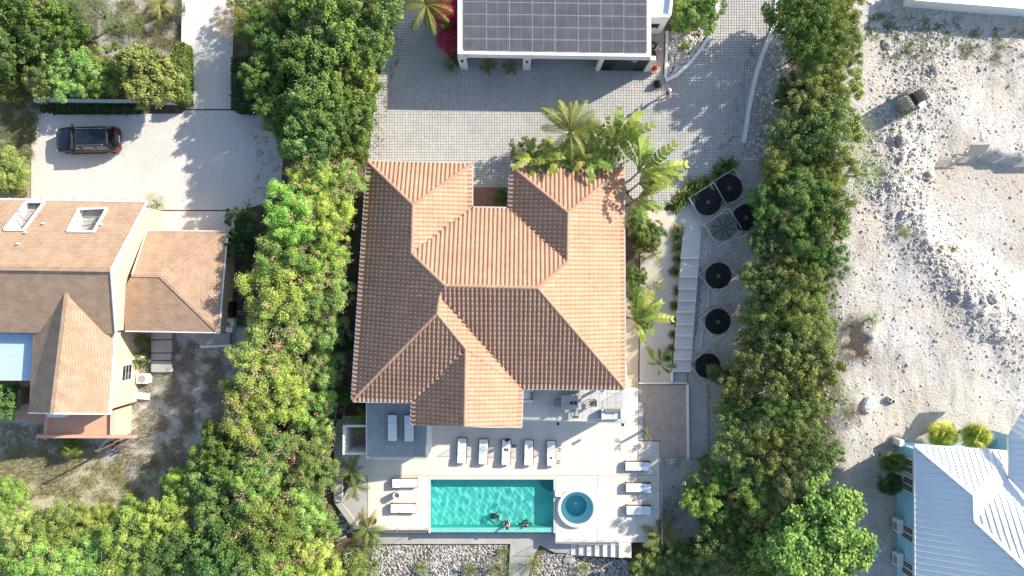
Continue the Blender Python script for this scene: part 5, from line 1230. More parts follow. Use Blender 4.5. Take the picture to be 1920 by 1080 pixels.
# trimmed hedges
def hedge(pts, z1, label, pal='deep'):
    ws = [at(*p, z1) for p in pts]; x0, x1 = min(p.x for p in ws), max(p.x for p in ws); y0, y1 = min(p.y for p in ws), max(p.y for p in ws)
    c = (ws[0] + ws[2]) / 2; c.z = 0; o = thing("clipped_hedge", label, "hedge", c, world=False); rng = np.random.default_rng(int(abs(c.x) * 10))
    P = []; N = []; dx, dy = (x1 - x0) / 2, (y1 - y0) / 2
    area = 4 * dx * dy + 4 * (dx + dy) * z1; n = int(area * 330)
    u = rng.uniform(-1, 1, (n, 3)); k = rng.uniform(size=n)
    top = k < (4 * dx * dy) / area; p = np.empty((n, 3)); nr = np.zeros((n, 3))
    p[:, 0] = u[:, 0] * dx; p[:, 1] = u[:, 1] * dy; p[:, 2] = (u[:, 2] * .5 + .5) * z1
    p[top, 2] = z1 + rng.normal(0, .07, top.sum()); nr[top, 2] = 1
    sd = ~top; ex = rng.uniform(size=n) < dy / (dx + dy); s = np.sign(u[:, 1]); a = sd & ex; p[a, 0] = np.sign(u[a, 0]) * dx + rng.normal(0, .06, a.sum()); nr[a, 0] = np.sign(u[a, 0])
    b = sd & ~ex; p[b, 1] = np.sign(u[b, 1]) * dy + rng.normal(0, .06, b.sum()); nr[b, 1] = np.sign(u[b, 1])
    f = new_obj("foliage", mesh_quads("foliage", leaves(p, nr, .16, .10, rng, .6), rng.uniform(0, 1, n), mt['leaf']), o); f.color = (*[q * 1.5 for q in PAL[pal]], 1)
    MB().box(-dx + .08, -dy + .08, -.1, dx - .08, dy - .08, z1 - .08).build("branches", mt['soil'], o)
hedge([(434, 108), (482, 108), (482, 203), (434, 203)], 1.7, "dark clipped hedge block at the lane's east side")
hedge([(322, 80), (346, 80), (346, 190), (322, 190)], 1.4, "clipped green hedge block beside the white lane wall", 'mid')
hedge([(75, 197), (255, 197), (255, 210), (75, 210)], .5, "low dark hedge strip in front of the white garden wall", 'deep')

# ---------------------------------------------------------------- palms
def frond_mesh(name, L=2.3, n=30, lw=.036, ll=.62, droop=.9, lift=.55, seed=0, mat='leaf'):
    r = random.Random(seed); mb = MB(); pts = []
    for i in range(n + 1):
        t = i / n; pts.append(Vector((0, L * (t - .12 * t * t), L * (lift * t - droop * t * t * .75))))
    mb.t = .8; mb.tube(pts[::2], [.035 * (1 - .85 * i / (n / 2)) + .004 for i in range(len(pts[::2]))], 4)
    for i in range(3, n + 1):
        t = i / n; p = pts[i]; d = (pts[i] - pts[i - 1]).normalized(); l = ll * math.sin(math.pi * (.12 + .85 * t)) ** .6 * r.uniform(.85, 1.1)
        for s in (-1, 1):
            out = (Vector((s, 0, 0)) * .7 + d * .75 + Vector((0, 0, -.35 + r.uniform(-.15, .1)))).normalized()
            m_ = p + out * l * .55; e = p + out * l + Vector((0, 0, -.12 * l)); w_ = d * lw
            mb.t = clamp(r.gauss(.55, .2)); mb.add([p - w_ * .5, m_ - w_ * .7, e, m_ + w_ * .7, p + w_ * .5], [(0, 1, 3, 4), (1, 2, 3)] if s > 0 else [(4, 3, 1, 0), (3, 2, 1)])
    return mb.mesh(name, mt[mat])
def paddle_mesh(name, L=2.0, seed=0):
    "banana-like leaf: stalk plus a broad split blade"
    r = random.Random(seed); mb = MB(); n = 12; pts = []
    for i in range(n + 1):
        t = i / n; pts.append(Vector((0, L * (.35 * t + .65 * t * t), L * (.85 * t - .62 * t * t * t))))
    mb.t = .75; mb.tube(pts, [.05 * (1 - .8 * i / n) for i in range(n + 1)], 5)
    for i in range(4, n):
        t = (i - 4) / (n - 4); wd = .25 * math.sin(math.pi * (.12 + .8 * t)) ** .7 * L / 2
        a, b = pts[i], pts[i + 1]; g = (b - a) * r.uniform(.02, .14)
        for s in (-1, 1):
            w1 = wd * r.uniform(.85, 1.1); sw = (b - a).normalized() * .12
            o1 = Vector((s * w1, 0, -.10 * w1 + r.uniform(-.1, .06))) + sw; mb.t = clamp(r.gauss(.55, .15))
            q = [a + g, a + g + o1, b - g + o1, b - g]
            mb.add(q, [(0, 1, 2, 3)] if s > 0 else [(3, 2, 1, 0)])
    return mb.mesh(name, mt['leaf'])
FR = [frond_mesh("frond", seed=i, droop=.7 + .12 * i) for i in range(3)]
FRS = [frond_mesh("frond", L=1.25, n=20, ll=.4, lw=.026, lift=.6, droop=.75, seed=10 + i) for i in range(2)]
PD = [paddle_mesh("paddle_leaf", seed=i) for i in range(3)]
def fan_mesh(name, seed=0, L=.8):
    r = random.Random(seed); mb = MB(); mb.t = .6; mb.tube([(0, 0, 0), (0, .55, .35)], .02, 4)
    for k in range(19):
        a = math.radians(-125 + 250 * k / 18); d = Vector((math.sin(a), math.cos(a), 0)); p = Vector((0, .55, .35)); e = p + d * L * r.uniform(.85, 1.05) + Vector((0, 0, -.12)); m_ = p + d * L * .5 + Vector((0, 0, .03)); sd = Vector((d.y, -d.x, 0)) * .055
        mb.t = clamp(r.gauss(.55, .2)); mb.add([p, m_ + sd, e, m_ - sd], [(0, 1, 2, 3)])
    return mb.mesh(name, mt['leaf'])
FN = [fan_mesh("fan_leaf", i) for i in range(2)]
def palm(px, py, h, n, s, label, col=(.13, .19, .035), meshes=None, name="palm", part="frond", steep=(-.25, .5), group="palms and big leaved plants", trunk=True, full=True, a0=0.0, spread=6.283, tr=.11, zoff=None):
    g = gat(px, py)
    for _ in range(3):
        q = at(px, py, g.z + h); g = Vector((q.x, q.y, T(q.x, q.y) if zoff is None else zoff))
    o = thing(name, label, "palm" if part != "paddle_leaf" else "plant", g, 0, group, world=False)
    if trunk and h > .4:
        pts = [(0, 0, -.3), (.03, .02, h * .4), (.02, 0, h * .8), (0, 0, h)]
        t = MB().tube(pts, [tr * 1.4, tr, tr * .9, tr * .8], 9).build("trunk", mt['palm_trunk'], o, True)
    for k in range(n):
        f = new_obj(part, vr.choice(meshes or FR), o); f.location = (0, 0, h - .03)
        f.rotation_euler = (vr.uniform(*steep), vr.uniform(-.15, .15), a0 + spread * (k + vr.uniform(-.55, .55)) / n)
        ss = s * (vr.uniform(.8, 1.12) if part != 'paddle_leaf' else vr.uniform(.5, 1.3)); f.scale = (ss, ss, ss); j = vr.uniform(.75, 1.2); f.color = (col[0] * j * vr.uniform(.85, 1.25), col[1] * j, col[2] * j, 1)
    return o
YG = (.20, .235, .05)
o_ = palm(1069, 246, 4.6, 10, 1.12, "tall coconut palm north of the villa, its crown over the drive", YG, a0=-1.35, spread=2.7, steep=(.0, .75))
for a_ in (-1.5, -1.75, 1.45, 2.4, 3.2, -2.6):
    f = new_obj("frond", vr.choice(FR), o_); f.location = (0, 0, 4.55); f.rotation_euler = (vr.uniform(-.3, .2), 0, a_); f.scale = (1.0, 1.0, 1.0); f.color = (.26, .27, .07, 1) if a_ < -1 else (.17, .2, .05, 1)
palm(800, 8, 3.2, 13, .95, "coconut palm beside the bougainvillea at the top", YG)
palm(300, 8, 1.2, 11, .55, "small palm on the dry patch at the top left", YG)
palm(693, 793, 2.4, 13, .75, "palm growing beside the tiled terrace", (.14, .18, .04))
palm(658, 880, 1.9, 10, .65, "upper palm between the trees and the deck's west wall", (.10, .16, .035))
palm(668, 912, 1.7, 9, .6, "lower palm between the trees and the deck's west wall", (.12, .18, .035))
palm(690, 990, 1.6, 10, .8, "slender palm in the deck's southwest planter", (.16, .21, .06), zoff=-3.0)
palm(1243, 1003, 1.9, 12, .85, "pale palm at the deck's southeast corner", (.17, .21, .06))
palm(1213, 812, 1.3, 5, .5, "small stringy palm in the patio's planter strip", (.16, .19, .05), meshes=FRS)
palm(1236, 683, .7, 7, .75, "small young palm at the sand bed's lower end", (.14, .2, .03), meshes=PD, part="paddle_leaf", steep=(-.5, .1))
for (x, y, h, n, s, lb, a_, sp_) in [(1000, 300, 3.0, 12, 1.0, "big leaved plant over the roof's north eave, westernmost", -1.6, 6.28), (1048, 300, 3.0, 12, 1.0, "big leaved plant under the tall coconut palm", -1.6, 6.28), (1100, 296, 3.2, 12, 1.0, "big leaved plant right of the tall coconut palm", -1.6, 6.28), (1128, 288, 3.4, 9, .95, "big leaved plant leaning over the roof's northeast wing", -1.2, 3.6),
        (1150, 276, 4.0, 12, 1.25, "upright big leaved plant between coconut palm and banana clump", -1.3, 2.2), (1198, 322, 4.2, 13, 1.35, "large yellow green banana clump off the villa's northeast corner", -2.2, 2.9), (1196, 345, 3.6, 9, 1.1, "lower banana plant leaning east off the villa's northeast corner", -2.4, 2.2), (1190, 375, 2.6, 8, .95, "yellowing banana plant below the northeast banana clump", -3.0, 2.4), (1186, 598, 2.8, 13, 1.15, "yellow green banana plant at the villa's east eave", -2.9, 3.2)]:
    palm(x, y, h, n, s, lb, (.20, .27, .05), meshes=PD, part="paddle_leaf", steep=(-.5, .45), name="banana_plant", trunk=True, tr=.07, a0=a_, spread=sp_)
for x, y, lb in ((1765, 815, "left one of two yellow green fan palms above the blue house"), (1826, 818, "right one of two yellow green fan palms above the blue house")):
    palm(x, y, 1.6, 26, .95, lb, (.36, .40, .07), meshes=FN, part="fan_leaf", steep=(-.35, 1.25), name="fan_palm")
palm(1672, 862, 1.6, 22, .95, "dark fan palm at the blue house's northwest corner", (.09, .13, .03), meshes=FN, part="fan_leaf", steep=(-.35, 1.25), name="fan_palm")
palm(1668, 905, 1.4, 18, .9, "dark fan palm beside the blue house's upper air conditioner", (.05, .09, .025), meshes=FN, part="fan_leaf", steep=(-.35, 1.25), name="fan_palm")
palm(138, 838, .8, 20, .8, "green fan palm below the salmon terrace", (.12, .17, .04), meshes=FN, part="fan_leaf", steep=(-.35, 1.25), name="fan_palm")
for x, y, lb in ((1322, 872, "grey green fan palm east of the deck railing"), (1345, 700, "fan palm leaning over the lowest black coil"), (1430, 470, "fan palm in the dark trees by the coils"), (1512, 225, "fan palm poking out of the eastern belt near the top"), (1450, 630, "fan palm in the eastern belt beside the fifth coil")):
    palm(x, y, 1.9, 16, .8, lb, (.10, .14, .045), meshes=FN, part="fan_leaf", steep=(-.3, 1.2), name="fan_palm")
for x, y, lb in ((915, 124, "left leafy plant in the carport's first bay"), (957, 126, "right leafy plant in the carport's first bay")):
    palm(x, y, .9, 14, .62, lb, (.12, .17, .035), meshes=FRS, name="potted_palm", trunk=True, tr=.05)
for x, y, lb in ((790, 1066, "spiky low palm at the bottom edge below the pool, left one"), (700, 1062, "spiky low palm at the bottom edge below the southwest planter"), (880, 1068, "spiky low palm at the bottom edge below the pool, right one")):
    palm(x, y, .5, 13, .62, lb, (.15, .19, .06), meshes=FRS)
# ---------------------------------------------------------------- grass tufts and agaves
def tuft_mesh(name, seed, n=150, L=.7, w_=.018):
    rng = np.random.default_rng(seed); a = rng.uniform(0, 2 * np.pi, n); el = rng.uniform(.25, 1.35, n); l = L * rng.uniform(.6, 1.1, n)
    d = np.stack([np.cos(a) * np.cos(el), np.sin(a) * np.cos(el), np.sin(el)], 1); sd = np.stack([-np.sin(a), np.cos(a), np.zeros(n)], 1) * w_
    b = d * .03; m_ = b + d * l[:, None] * .6; e = m_ + (d * np.array([1, 1, -.3])) * l[:, None] * .45
    q = np.concatenate([np.stack([b - sd, b + sd, m_ + sd, m_ - sd], 1), np.stack([m_ - sd, m_ + sd, e + sd * .1, e - sd * .1], 1)])
    return mesh_quads(name, q, np.tile(rng.uniform(0, 1, n), 2), mt['leaf'])
TF = [tuft_mesh("blades", i) for i in range(3)]; AG = [tuft_mesh("blades", 20 + i, 70, .95, .05) for i in range(2)]
tuf = [(1270, 432), (1268, 447), (1270, 466), (1271, 487), (1265, 510), (1270, 546), (1264, 574), (1263, 602), (1261, 627), (1259, 652), (1250, 671)]
for i, (x, y) in enumerate(tuf):
    g = gat(x, y); o = thing("grass_tuft", "ornamental grass tuft lining the garden stairs, " + (ORD[i] if i < 10 else "southernmost"), "grass tuft", g, vr.uniform(0, 6), "grass tufts along the garden stairs", world=False)
    b = new_obj("blades", vr.choice(TF), o); s = .95 if i < 7 else .75; b.scale = (s, s, s); b.color = (.17, .19, .055, 1)
    MB().lathe([(.0, .05), (.09, .04), (.12, -.03)], n=8).build("root_clump", mt['soil'], o)
for i, (x, y) in enumerate([(1363, 312), (1345, 328), (1325, 342), (1300, 352), (1285, 368), (1268, 384)]):
    g = gat(x, y); o = thing("spiky_plant", "spiky grassy plant edging the drive above the coils, %s" % ("easternmost", "second from the east", "third from the east", "fourth from the east", "fifth from the east", "westernmost")[i], "plant", g, vr.uniform(0, 6), "spiky plants at the drive's edge", world=False)
    b = new_obj("blades", vr.choice(AG), o); s = (1.2, 1, .95, 1.05, 1.1, 1.0)[i]; b.scale = (s, s, s); b.color = (.13, .17, .05, 1) if i < 2 else (.17, .22, .05, 1)
    MB().lathe([(.0, .06), (.1, .05), (.14, -.03)], n=8).build("root_clump", mt['soil'], o)
# ================================================================== loungers and furniture
def make_lounger(tilt, cush='cushion', head='cushion', frame='wicker'):
    "local: length along +Y (head end at +Y), width along X"
    o = new_obj("sun_lounger", None)
    W, L = .80, 2.05
    f = MB(); 
    for s in (-1, 1): f.rbox(s * (W / 2 - .03) - .03, -L / 2, .22, s * (W / 2 - .03) + .03, L / 2, .32, .012)
    for s in (-1, 1): f.box(-W / 2 + .062, s * (L / 2 - .03) - .03, .23, W / 2 - .062, s * (L / 2 - .03) + .03, .31)
    f.build("frame", mt[frame], o)
    for k in range(9):
        y = -L / 2 + .14 + k * .2; MB().box(-W / 2 + .065, y, .25, W / 2 - .065, y + .1, .29).build("slat", mt[frame], o)
    for sx in (-1, 1):
        for sy in (-1, 1): MB().xbox(Vector((sx * (W / 2 - .04), sy * (L / 2 - .12), .11)), .06, .06, .22).build("leg", mt[frame], o)
    MB().rbox(-W / 2 + .07, -L / 2 + .03, .322, W / 2 - .05, .34, .42, .035).build("mattress", mt[cush], o)
    Mx = Matrix.Translation((0, .35, .34)) @ Matrix.Rotation(tilt, 4, 'X')
    MB().rbox(-W / 2 + .07, .01, .0, W / 2 - .05, .64, .10, .035, Mx).build("back_cushion", mt[head], o)
    MB().add([Mx @ Vector(q) for q in ((-W / 2 + .05, 0, -.03), (W / 2 - .05, 0, -.03), (W / 2 - .05, .66, -.03), (-W / 2 + .05, .66, -.03), (-W / 2 + .05, 0, 0), (W / 2 - .05, 0, 0), (W / 2 - .05, .66, 0), (-W / 2 + .05, .66, 0))],
             [(3, 2, 1, 0), (4, 5, 6, 7), (0, 1, 5, 4), (1, 2, 6, 5), (2, 3, 7, 6), (3, 0, 4, 7)]).build("backrest_frame", mt[frame], o)
    for y in (-.6, -.1): MB().box(-W / 2 + .08, y, .4205, W / 2 - .06, y + .012, .4225).build("seam", mt['grey_wicker'], o)
    return o
flat = make_lounger(.08); used = [False]
tilted = make_lounger(.22, 'cushion', 'cushion_blue'); used2 = [False]
shade = make_lounger(.10, 'cushion', 'cushion_blue', 'grey_wicker'); used3 = [False]
def put(proto, flag, p, rz, label, group):
    o = proto if not flag[0] else copy_tree(proto); flag[0] = True
    o.location = p; o.rotation_euler = (0, 0, rz); tag(o, label, "lounger", group); return o
row5 = ["plain white sun lounger at the west end of the row of five", "white sun lounger holding a blue patterned towel", "white sun lounger holding maroon swimwear", "plain white sun lounger fourth from the west in the row of five", "white sun lounger with a dark bag at the row's east end"]
for (x, y), lb in zip([(866.5, 843), (906.5, 845), (949, 846), (991, 847), (1033, 848)], row5):
    put(flat, used, at(x, y, DZ), math.pi + random.uniform(-.05, .05), lb, "sun loungers in a row of five north of the pool")
for (x, y), lb in zip([(760, 904), (757, 951)], ["white sun lounger west of the pool, the northern of two", "white sun lounger west of the pool, the southern of two"]):
    o = copy_tree(flat); o.location = at(x, y, DZ); o.rotation_euler = (0, 0, math.pi / 2 + random.uniform(-.04, .04)); tag(o, lb, "lounger", "sun loungers west of the pool")
for (x, y), lb in zip([(1194, 872), (1195, 912), (1196, 954)], ["northernmost white lounger on the deck's east side by the glass railing", "middle white lounger on the deck's east side by the glass railing", "southernmost white lounger on the deck's east side by the glass railing"]):
    put(tilted, used2, at(x, y, DZ), -math.pi / 2, lb, "sun loungers on the deck's east side")
for (x, y), lb in zip([(737, 800), (768, 801)], ["pale blue shaded lounger on the tiled terrace, left one", "pale blue shaded lounger on the tiled terrace, right one by the roof"]):
    put(shade, used3, at(x, y, BZ), 0, lb, "loungers on the tiled terrace")
for o in [c for c in shade.children if c.name.startswith("mattress")]: pass
def cloth(name, px, py, z, sx, sy, mat, label, cat, rz=0, n=8):
    p = at(px, py, z); o = thing(name, label, cat, p, rz, world=False); vs = []
    for j in range(n + 1):
        for i in range(n + 1):
            u, v = i / n - .5, j / n - .5; e = 1 + .15 * mnoise.noise(Vector((u * 5, v * 5, px))); vs.append((u * sx * e, v * sy * e, .02 + .035 * abs(mnoise.noise(Vector((u * 6, v * 6, px + 3))))))
    m_ = n + 1; MB().add(vs, [(j * m_ + i, j * m_ + i + 1, (j + 1) * m_ + i + 1, (j + 1) * m_ + i) for j in range(n) for i in range(n)]).build("fabric", mt[mat], o, True)
    return o
LT = DZ + .42
cloth("towel", 906, 841, LT, .45, .42, 'cloth_blue', "blue patterned towel on the second lounger of the row", "towel", .3)
cloth("swimwear", 951, 825, LT, .32, .25, 'cloth_dark', "dark bikini top bunched on the third lounger", "clothing", .5)
cloth("swimwear", 947, 843, LT, .12, .22, 'cloth_red', "maroon sandal-like strip on the third lounger, left one", "clothing", .2)
cloth("swimwear", 951.5, 843, LT, .12, .22, 'cloth_red', "maroon sandal-like strip on the third lounger, right one", "clothing", .2)
cloth("bag", 1033, 859, LT, .22, .16, 'cloth_dark', "small dark bag on the easternmost lounger of the row", "bag", .4)
def sandals(px, py, label, mat='black', rz=0):
    p = at(px, py, DZ); o = thing("sandals", label, "shoes", p, rz, world=False)
    for s in (-1, 1):
        pts = [(s * .09 + .045 * math.cos(a) * (1.15 if math.sin(a) > 0 else .9), .14 * math.sin(a)) for a in [k * math.pi / 6 for k in range(12)]]
        so = MB().prism(pts, 0, .03).build("sole", mt[mat], o); MB().tube([(s * .09 - .04, .02, .03), (s * .09, .05, .07), (s * .09 + .04, .02, .03)], .012, 5).build("strap", mt[mat], so)
sandals(964, 836, "black sandals on the deck beside the third lounger")
sandals(1050, 843, "grey sandals on the deck east of the row, upper pair", 'grey_wicker', 1.5)
sandals(1048, 866, "grey sandals on the deck east of the row, lower pair", 'grey_wicker', 1.3)
# dining set on the balcony
def dining():
    p = at(1071, 755, BZ + .74); o = thing("dining_table", "pale rectangular dining table on the balcony", "table", Vector((p.x, p.y, BZ)), 0, world=False)
    MB().rbox(-.75, -.55, .70, .75, .55, .75, .02).build("table_top", mt['table'], o)
    for sx in (-1, 1):
        for sy in (-1, 1): MB().xbox(Vector((sx * .65, sy * .45, .35)), .07, .07, .70).build("leg", mt['table'], o)
    for k, (dx, lb) in enumerate(((.05, "left"), (.33, "right"))):
        q = thing("table_lantern", "small dark lantern on the dining table, %s one" % lb, "lantern", Vector((p.x + dx - .02, p.y - .0, BZ + .75)), 0, world=False)
        MB().xbox(Vector((0, 0, .015)), .17, .17, .03).build("base", mt['dark_metal'], q); MB().xbox(Vector((0, 0, .25)), .18, .18, .03).build("lid", mt['dark_metal'], q)
        for sx in (-1, 1):
            for sy in (-1, 1): MB().xbox(Vector((sx * .07, sy * .07, .13)), .02, .02, .21).build("post", mt['dark_metal'], q)
    def chair(x, y, rz, lb):
        g = at(x, y, BZ + .45); c = thing("dining_chair", lb, "chair", Vector((g.x, g.y, BZ)), rz, "chairs at the balcony table", world=False)
        MB().rbox(-.23, -.23, .42, .23, .23, .47, .015).build("seat", mt['table'], c); MB().xbox(Vector((0, .23, .72)), .46, .04, .42, 0, -.12).build("backrest", mt['wicker'], c)
        for s in (-1, 1):
            MB().xbox(Vector((s * .25, 0, .64)), .04, .44, .03).build("armrest", mt['wicker'], c)
            for t in (-1, 1): MB().xbox(Vector((s * .21, t * .2, .21)), .04, .04, .42).build("leg", mt['wicker'], c)
    chair(1046, 754, math.pi / 2, "dining chair at the table's west end"); chair(1111, 755, -math.pi / 2, "dining chair standing off the table's east side")
    chair(1061, 734, 0, "dining chair at the table's north side, left one"); chair(1080, 734, 0, "dining chair at the table's north side, right one")
    chair(1078, 775, math.pi, "dining chair at the table's south side")
dining()
def sofa(px, py, rz, label, w_=1.6):
    p = at(px, py, BZ + .4); o = thing("outdoor_sofa", label, "sofa", Vector((p.x, p.y, BZ)), rz, world=False)
    MB().rbox(-w_ / 2, -.38, .08, w_ / 2, .38, .32, .03).build("base", mt['grey_wicker'], o)
    for s in (-1, 1): MB().rbox(s * (w_ / 2 - .09) - .09, -.38, .322, s * (w_ / 2 - .09) + .09, .38, .6, .03).build("armrest", mt['cushion_blue'], o)
    MB().rbox(-w_ / 2 + .185, .22, .322, w_ / 2 - .185, .38, .75, .03).build("backrest", mt['grey_wicker'], o)
    MB().rbox(-w_ / 2 + .19, -.37, .323, w_ / 2 - .19, .215, .45, .04).build("seat_cushion", mt['cushion'], o)
    for s in (-1, 1): MB().xbox(Vector((s * (w_ / 2 - .1), -.3, .04)), .06, .06, .08).build("leg", mt['dark_metal'], o)
sofa(1147, 777, 0, "two seat sofa with blue arms at the balcony's east end"); sofa(990, 742, -math.pi / 2, "grey armchair at the balcony's west end", .95)
# pots
def pot(px, py, z, r, h, mat, label, plant=None, cat="pot", name="plant_pot"):
    p = at(px, py, z + h * .5); p.z = z; o = thing(name, label, cat, p, 0, world=False)
    MB().lathe([(.001, 0), (r * .72, 0), (r * .95, h * .55), (r, h), (r * .9, h), (r * .85, h * .9), (.001, h * .88)], n=18).build("pot_body", mt[mat], o, True)
    MB().lathe([(.001, h * .9), (r * .86, h * .89)], n=14).build("soil", mt['soil'], o)
    if plant:
        f = new_obj("foliage", plant[0], o); f.location = (0, 0, h); f.scale = (plant[1],) * 3; f.color = (*plant[2], 1)
pot(1222, 1003, DZ, .36, .6, 'wicker', "brown woven pot at the deck's southeast corner", (TF[0], .7, (.13, .12, .05)))
pot(700, 975, DZ, .33, .55, 'terracotta', "brown pot at the deck's southwest edge by the slender palm", (TF[1], .5, (.12, .13, .05)))
pot(744, 927, DZ, .28, .7, 'concrete', "tan round pot between the two western loungers", None)
pot(1225, 131, .07, .3, .5, 'white_stucco', "white pot with a red leaved plant beside the carport", (AG[0], .45, (.35, .07, .03)))
pot(1222, 103, .07, .28, .5, 'black', "black pot beside the carport's east wall", (TF[2], .35, (.05, .08, .02)))
def hose():
    p = at(1224, 86, .1); o = thing("garden_hose", "coiled dark hose on the strip beside the carport", "hose", p, 0, world=False)
    pts = [(.3 * math.cos(t * .35) * (1 - t * .005), .3 * math.sin(t * .35) * (1 - t * .005), .03 + t * .0015) for t in range(60)]; MB().tube(pts, .022, 5).build("coil", mt['black'], o, True); MB().tube([pts[-1], (.2, -.1, .2), (.4, .3, .1)], .022, 5).build("loose_end", mt['black'], o, True)
hose()
def sack():
    p = at(1232, 159, .07); o = thing("trash_bag", "black rubbish bag standing on the drive near the walking person", "bag", p, 0, world=False); mb = MB(); n = 14; vs = []
    prof_ = [(.20, 0), (.29, .1), (.30, .25), (.2, .42), (.06, .5), (.09, .58)]
    for i, (r, z) in enumerate(prof_):
        for k in range(n): a = 2 * math.pi * k / n; rr = r * (1 + .16 * mnoise.noise(Vector((math.cos(a) * 2, math.sin(a) * 2, i * .8)))); vs.append((rr * math.cos(a), rr * math.sin(a), z))
    mb.add(vs, [(i * n + k, i * n + (k + 1) % n, (i + 1) * n + (k + 1) % n, (i + 1) * n + k) for i in range(len(prof_) - 1) for k in range(n)]); mb.build("bag_body", mt['black'], o, False); MB().lathe([(.075, .49), (.085, .5), (.075, .51)], n=10).build("tie", mt['dark_metal'], o)
sack()
# outdoor utility corner west of the terrace
ub = thing("shower_box", "white walled outdoor shower box west of the tiled terrace", "shower", at(660, 826, DZ))
for q in ((640, 799, 646, 855), (646.3, 799, 684, 803), (646.3, 851, 684, 855)):
    a = rect_w(*q, .2); MB().box(a[0], a[1], -3.3, a[2], a[3], -.2).build("wall", mt['white_stucco'], ub)
a = rect_w(647, 804, 684, 850, DZ + .1); MB().box(a[0], a[1], -3.3, a[2], a[3], DZ + .02).build("floor", mt['brown_patio'], ub)
MB().tube([at(648, 826, -1.0), at(653, 826, -.5), at(658, 826, -.5)], .025).build("shower_pipe", mt['chrome'], ub)
sp = thing("cable_spool", "pale round spool on the ground left of the tiled terrace", "spool", gat(641, 794))
c_ = gat(641, 794)
MB().lathe([(.001, .5), (.1, .5), (.1, .52), (.36, .52), (.36, .47), (.1, .46), (.1, .1), (.36, .09), (.36, .04)], c_, 22).build("spool_body", mt['plywood'], sp, False)
tk = thing("water_tank", "grey round tank in the shade west of the villa", "tank", gat(650, 632)); MB().lathe([(.001, 1.25), (.2, 1.25), (.22, 1.2), (.62, 1.1), (.66, 1.0), (.66, 0)], gat(650, 632), 24).build("tank_body", mt['concrete_grey'], tk, True); MB().lathe([(.0, 1.33), (.17, 1.32), (.19, 1.25)], gat(650, 632), 14).build("lid", mt['concrete_grey'], tk)
pn = thing("pipe_fence", "thin metal pipe rails left of the tiled terrace", "rail", gat(650, 775))
for (a, b) in (((618, 779), (652, 783)), ((640, 752), (632, 795)), ((652, 760), (652, 795))): MB().tube([gat(*a) + Vector((0, 0, 1.2)), gat(*b) + Vector((0, 0, 1.2))], .035, 6).build("pipe", mt['grey_metal'], pn)
for a in ((618, 779), (652, 783), (640, 752)): MB().tube([gat(*a), gat(*a) + Vector((0, 0, 1.2))], .035, 6).build("post", mt['grey_metal'], pn)
# white clutter at the parking court's corner
for x, y, lb in ((85, 212, "left white bucket at the parking court's corner"), (95, 213, "right white bucket at the parking court's corner"), (112, 200, "white bucket under the garden wall")):
    pot(x, y, .05, .17, .36, 'white_paint', lb, cat="bucket", name="bucket")
cloth("white_sheet", 76, 184, .7, .5, .5, 'cloth_white', "white rag hanging at the garden wall's west end", "cloth", .4)

# ================================================================== solar heater coils
def spoke_wheel(o, r):
    pass
COILM = None
mt['hub_plastic'] = M('hub_plastic', (.10, .095, .09), rough=.6)
mt['frame_grey'] = M('weathered_pvc', (.52, .52, .52), (.44, .44, .44), rough=.6)
def coil_meshes():
    R = 1.0; n = 40; disc = MB(); prof_ = []
    rings = 14
    for k in range(rings):
        r0 = .16 + (R - .16) * k / rings; r1 = .16 + (R - .16) * (k + 1) / rings; m_ = (r0 + r1) / 2; w_ = (r1 - r0) / 2
        prof_ += [(r0, 0), (m_ - w_ * .5, .045), (m_ + w_ * .5, .045)]
    prof_ += [(R, 0)]
    disc.lathe(prof_, n=n)
    hub = MB().lathe([(.10, .055), (.13, .07), (.17, .055)], n=16); sp = MB()
    for k in range(8): a = k * math.pi / 4; sp.bar((.17 * math.cos(a), .17 * math.sin(a), .06), (1.02 * math.cos(a), 1.02 * math.sin(a), .06), .035, .03)
    hb = MB()
    for k in range(6): a = k * math.pi / 3; hb.bar((0, 0, .06), (.15 * math.cos(a), .15 * math.sin(a), .06), .03, .02)
    hub.add(hb.v, hb.f)
    fr = MB(); s = 1.06
    for i in range(4):
        c = [(-s, -s), (s, -s), (s, s), (-s, s)]; fr.tube([(*c[i], -.02), (*c[(i + 1) % 4], -.02)], .032, 6)
    return disc.mesh("coiled_hose", mt['black'], True), hub.mesh("hub", mt['hub_plastic']), sp.mesh("spokes", mt['dark_metal']), fr.mesh("frame", mt['frame_grey'], True)
CM = coil_meshes()
coils = [(1367, 353, .55, .2, .6, "black pool heater coil nearest the paved drive"), (1328, 379, .55, .5, .75, "pool heater coil with square white frame below the spiky plants"), (1399, 408, .60, .1, .85, "black pool heater coil half under the dark trees, easternmost"),
         (1357, 427, .60, .55, .85, "grey ribbed pool heater coil on a tilted white frame"), (1347, 517, .70, .2, .7, "black pool heater coil fifth from the drive"), (1346, 603, .68, .15, .7, "black pool heater coil second from the patio"), (1327, 686, .68, .15, .7, "black pool heater coil closest to the brown patio")]
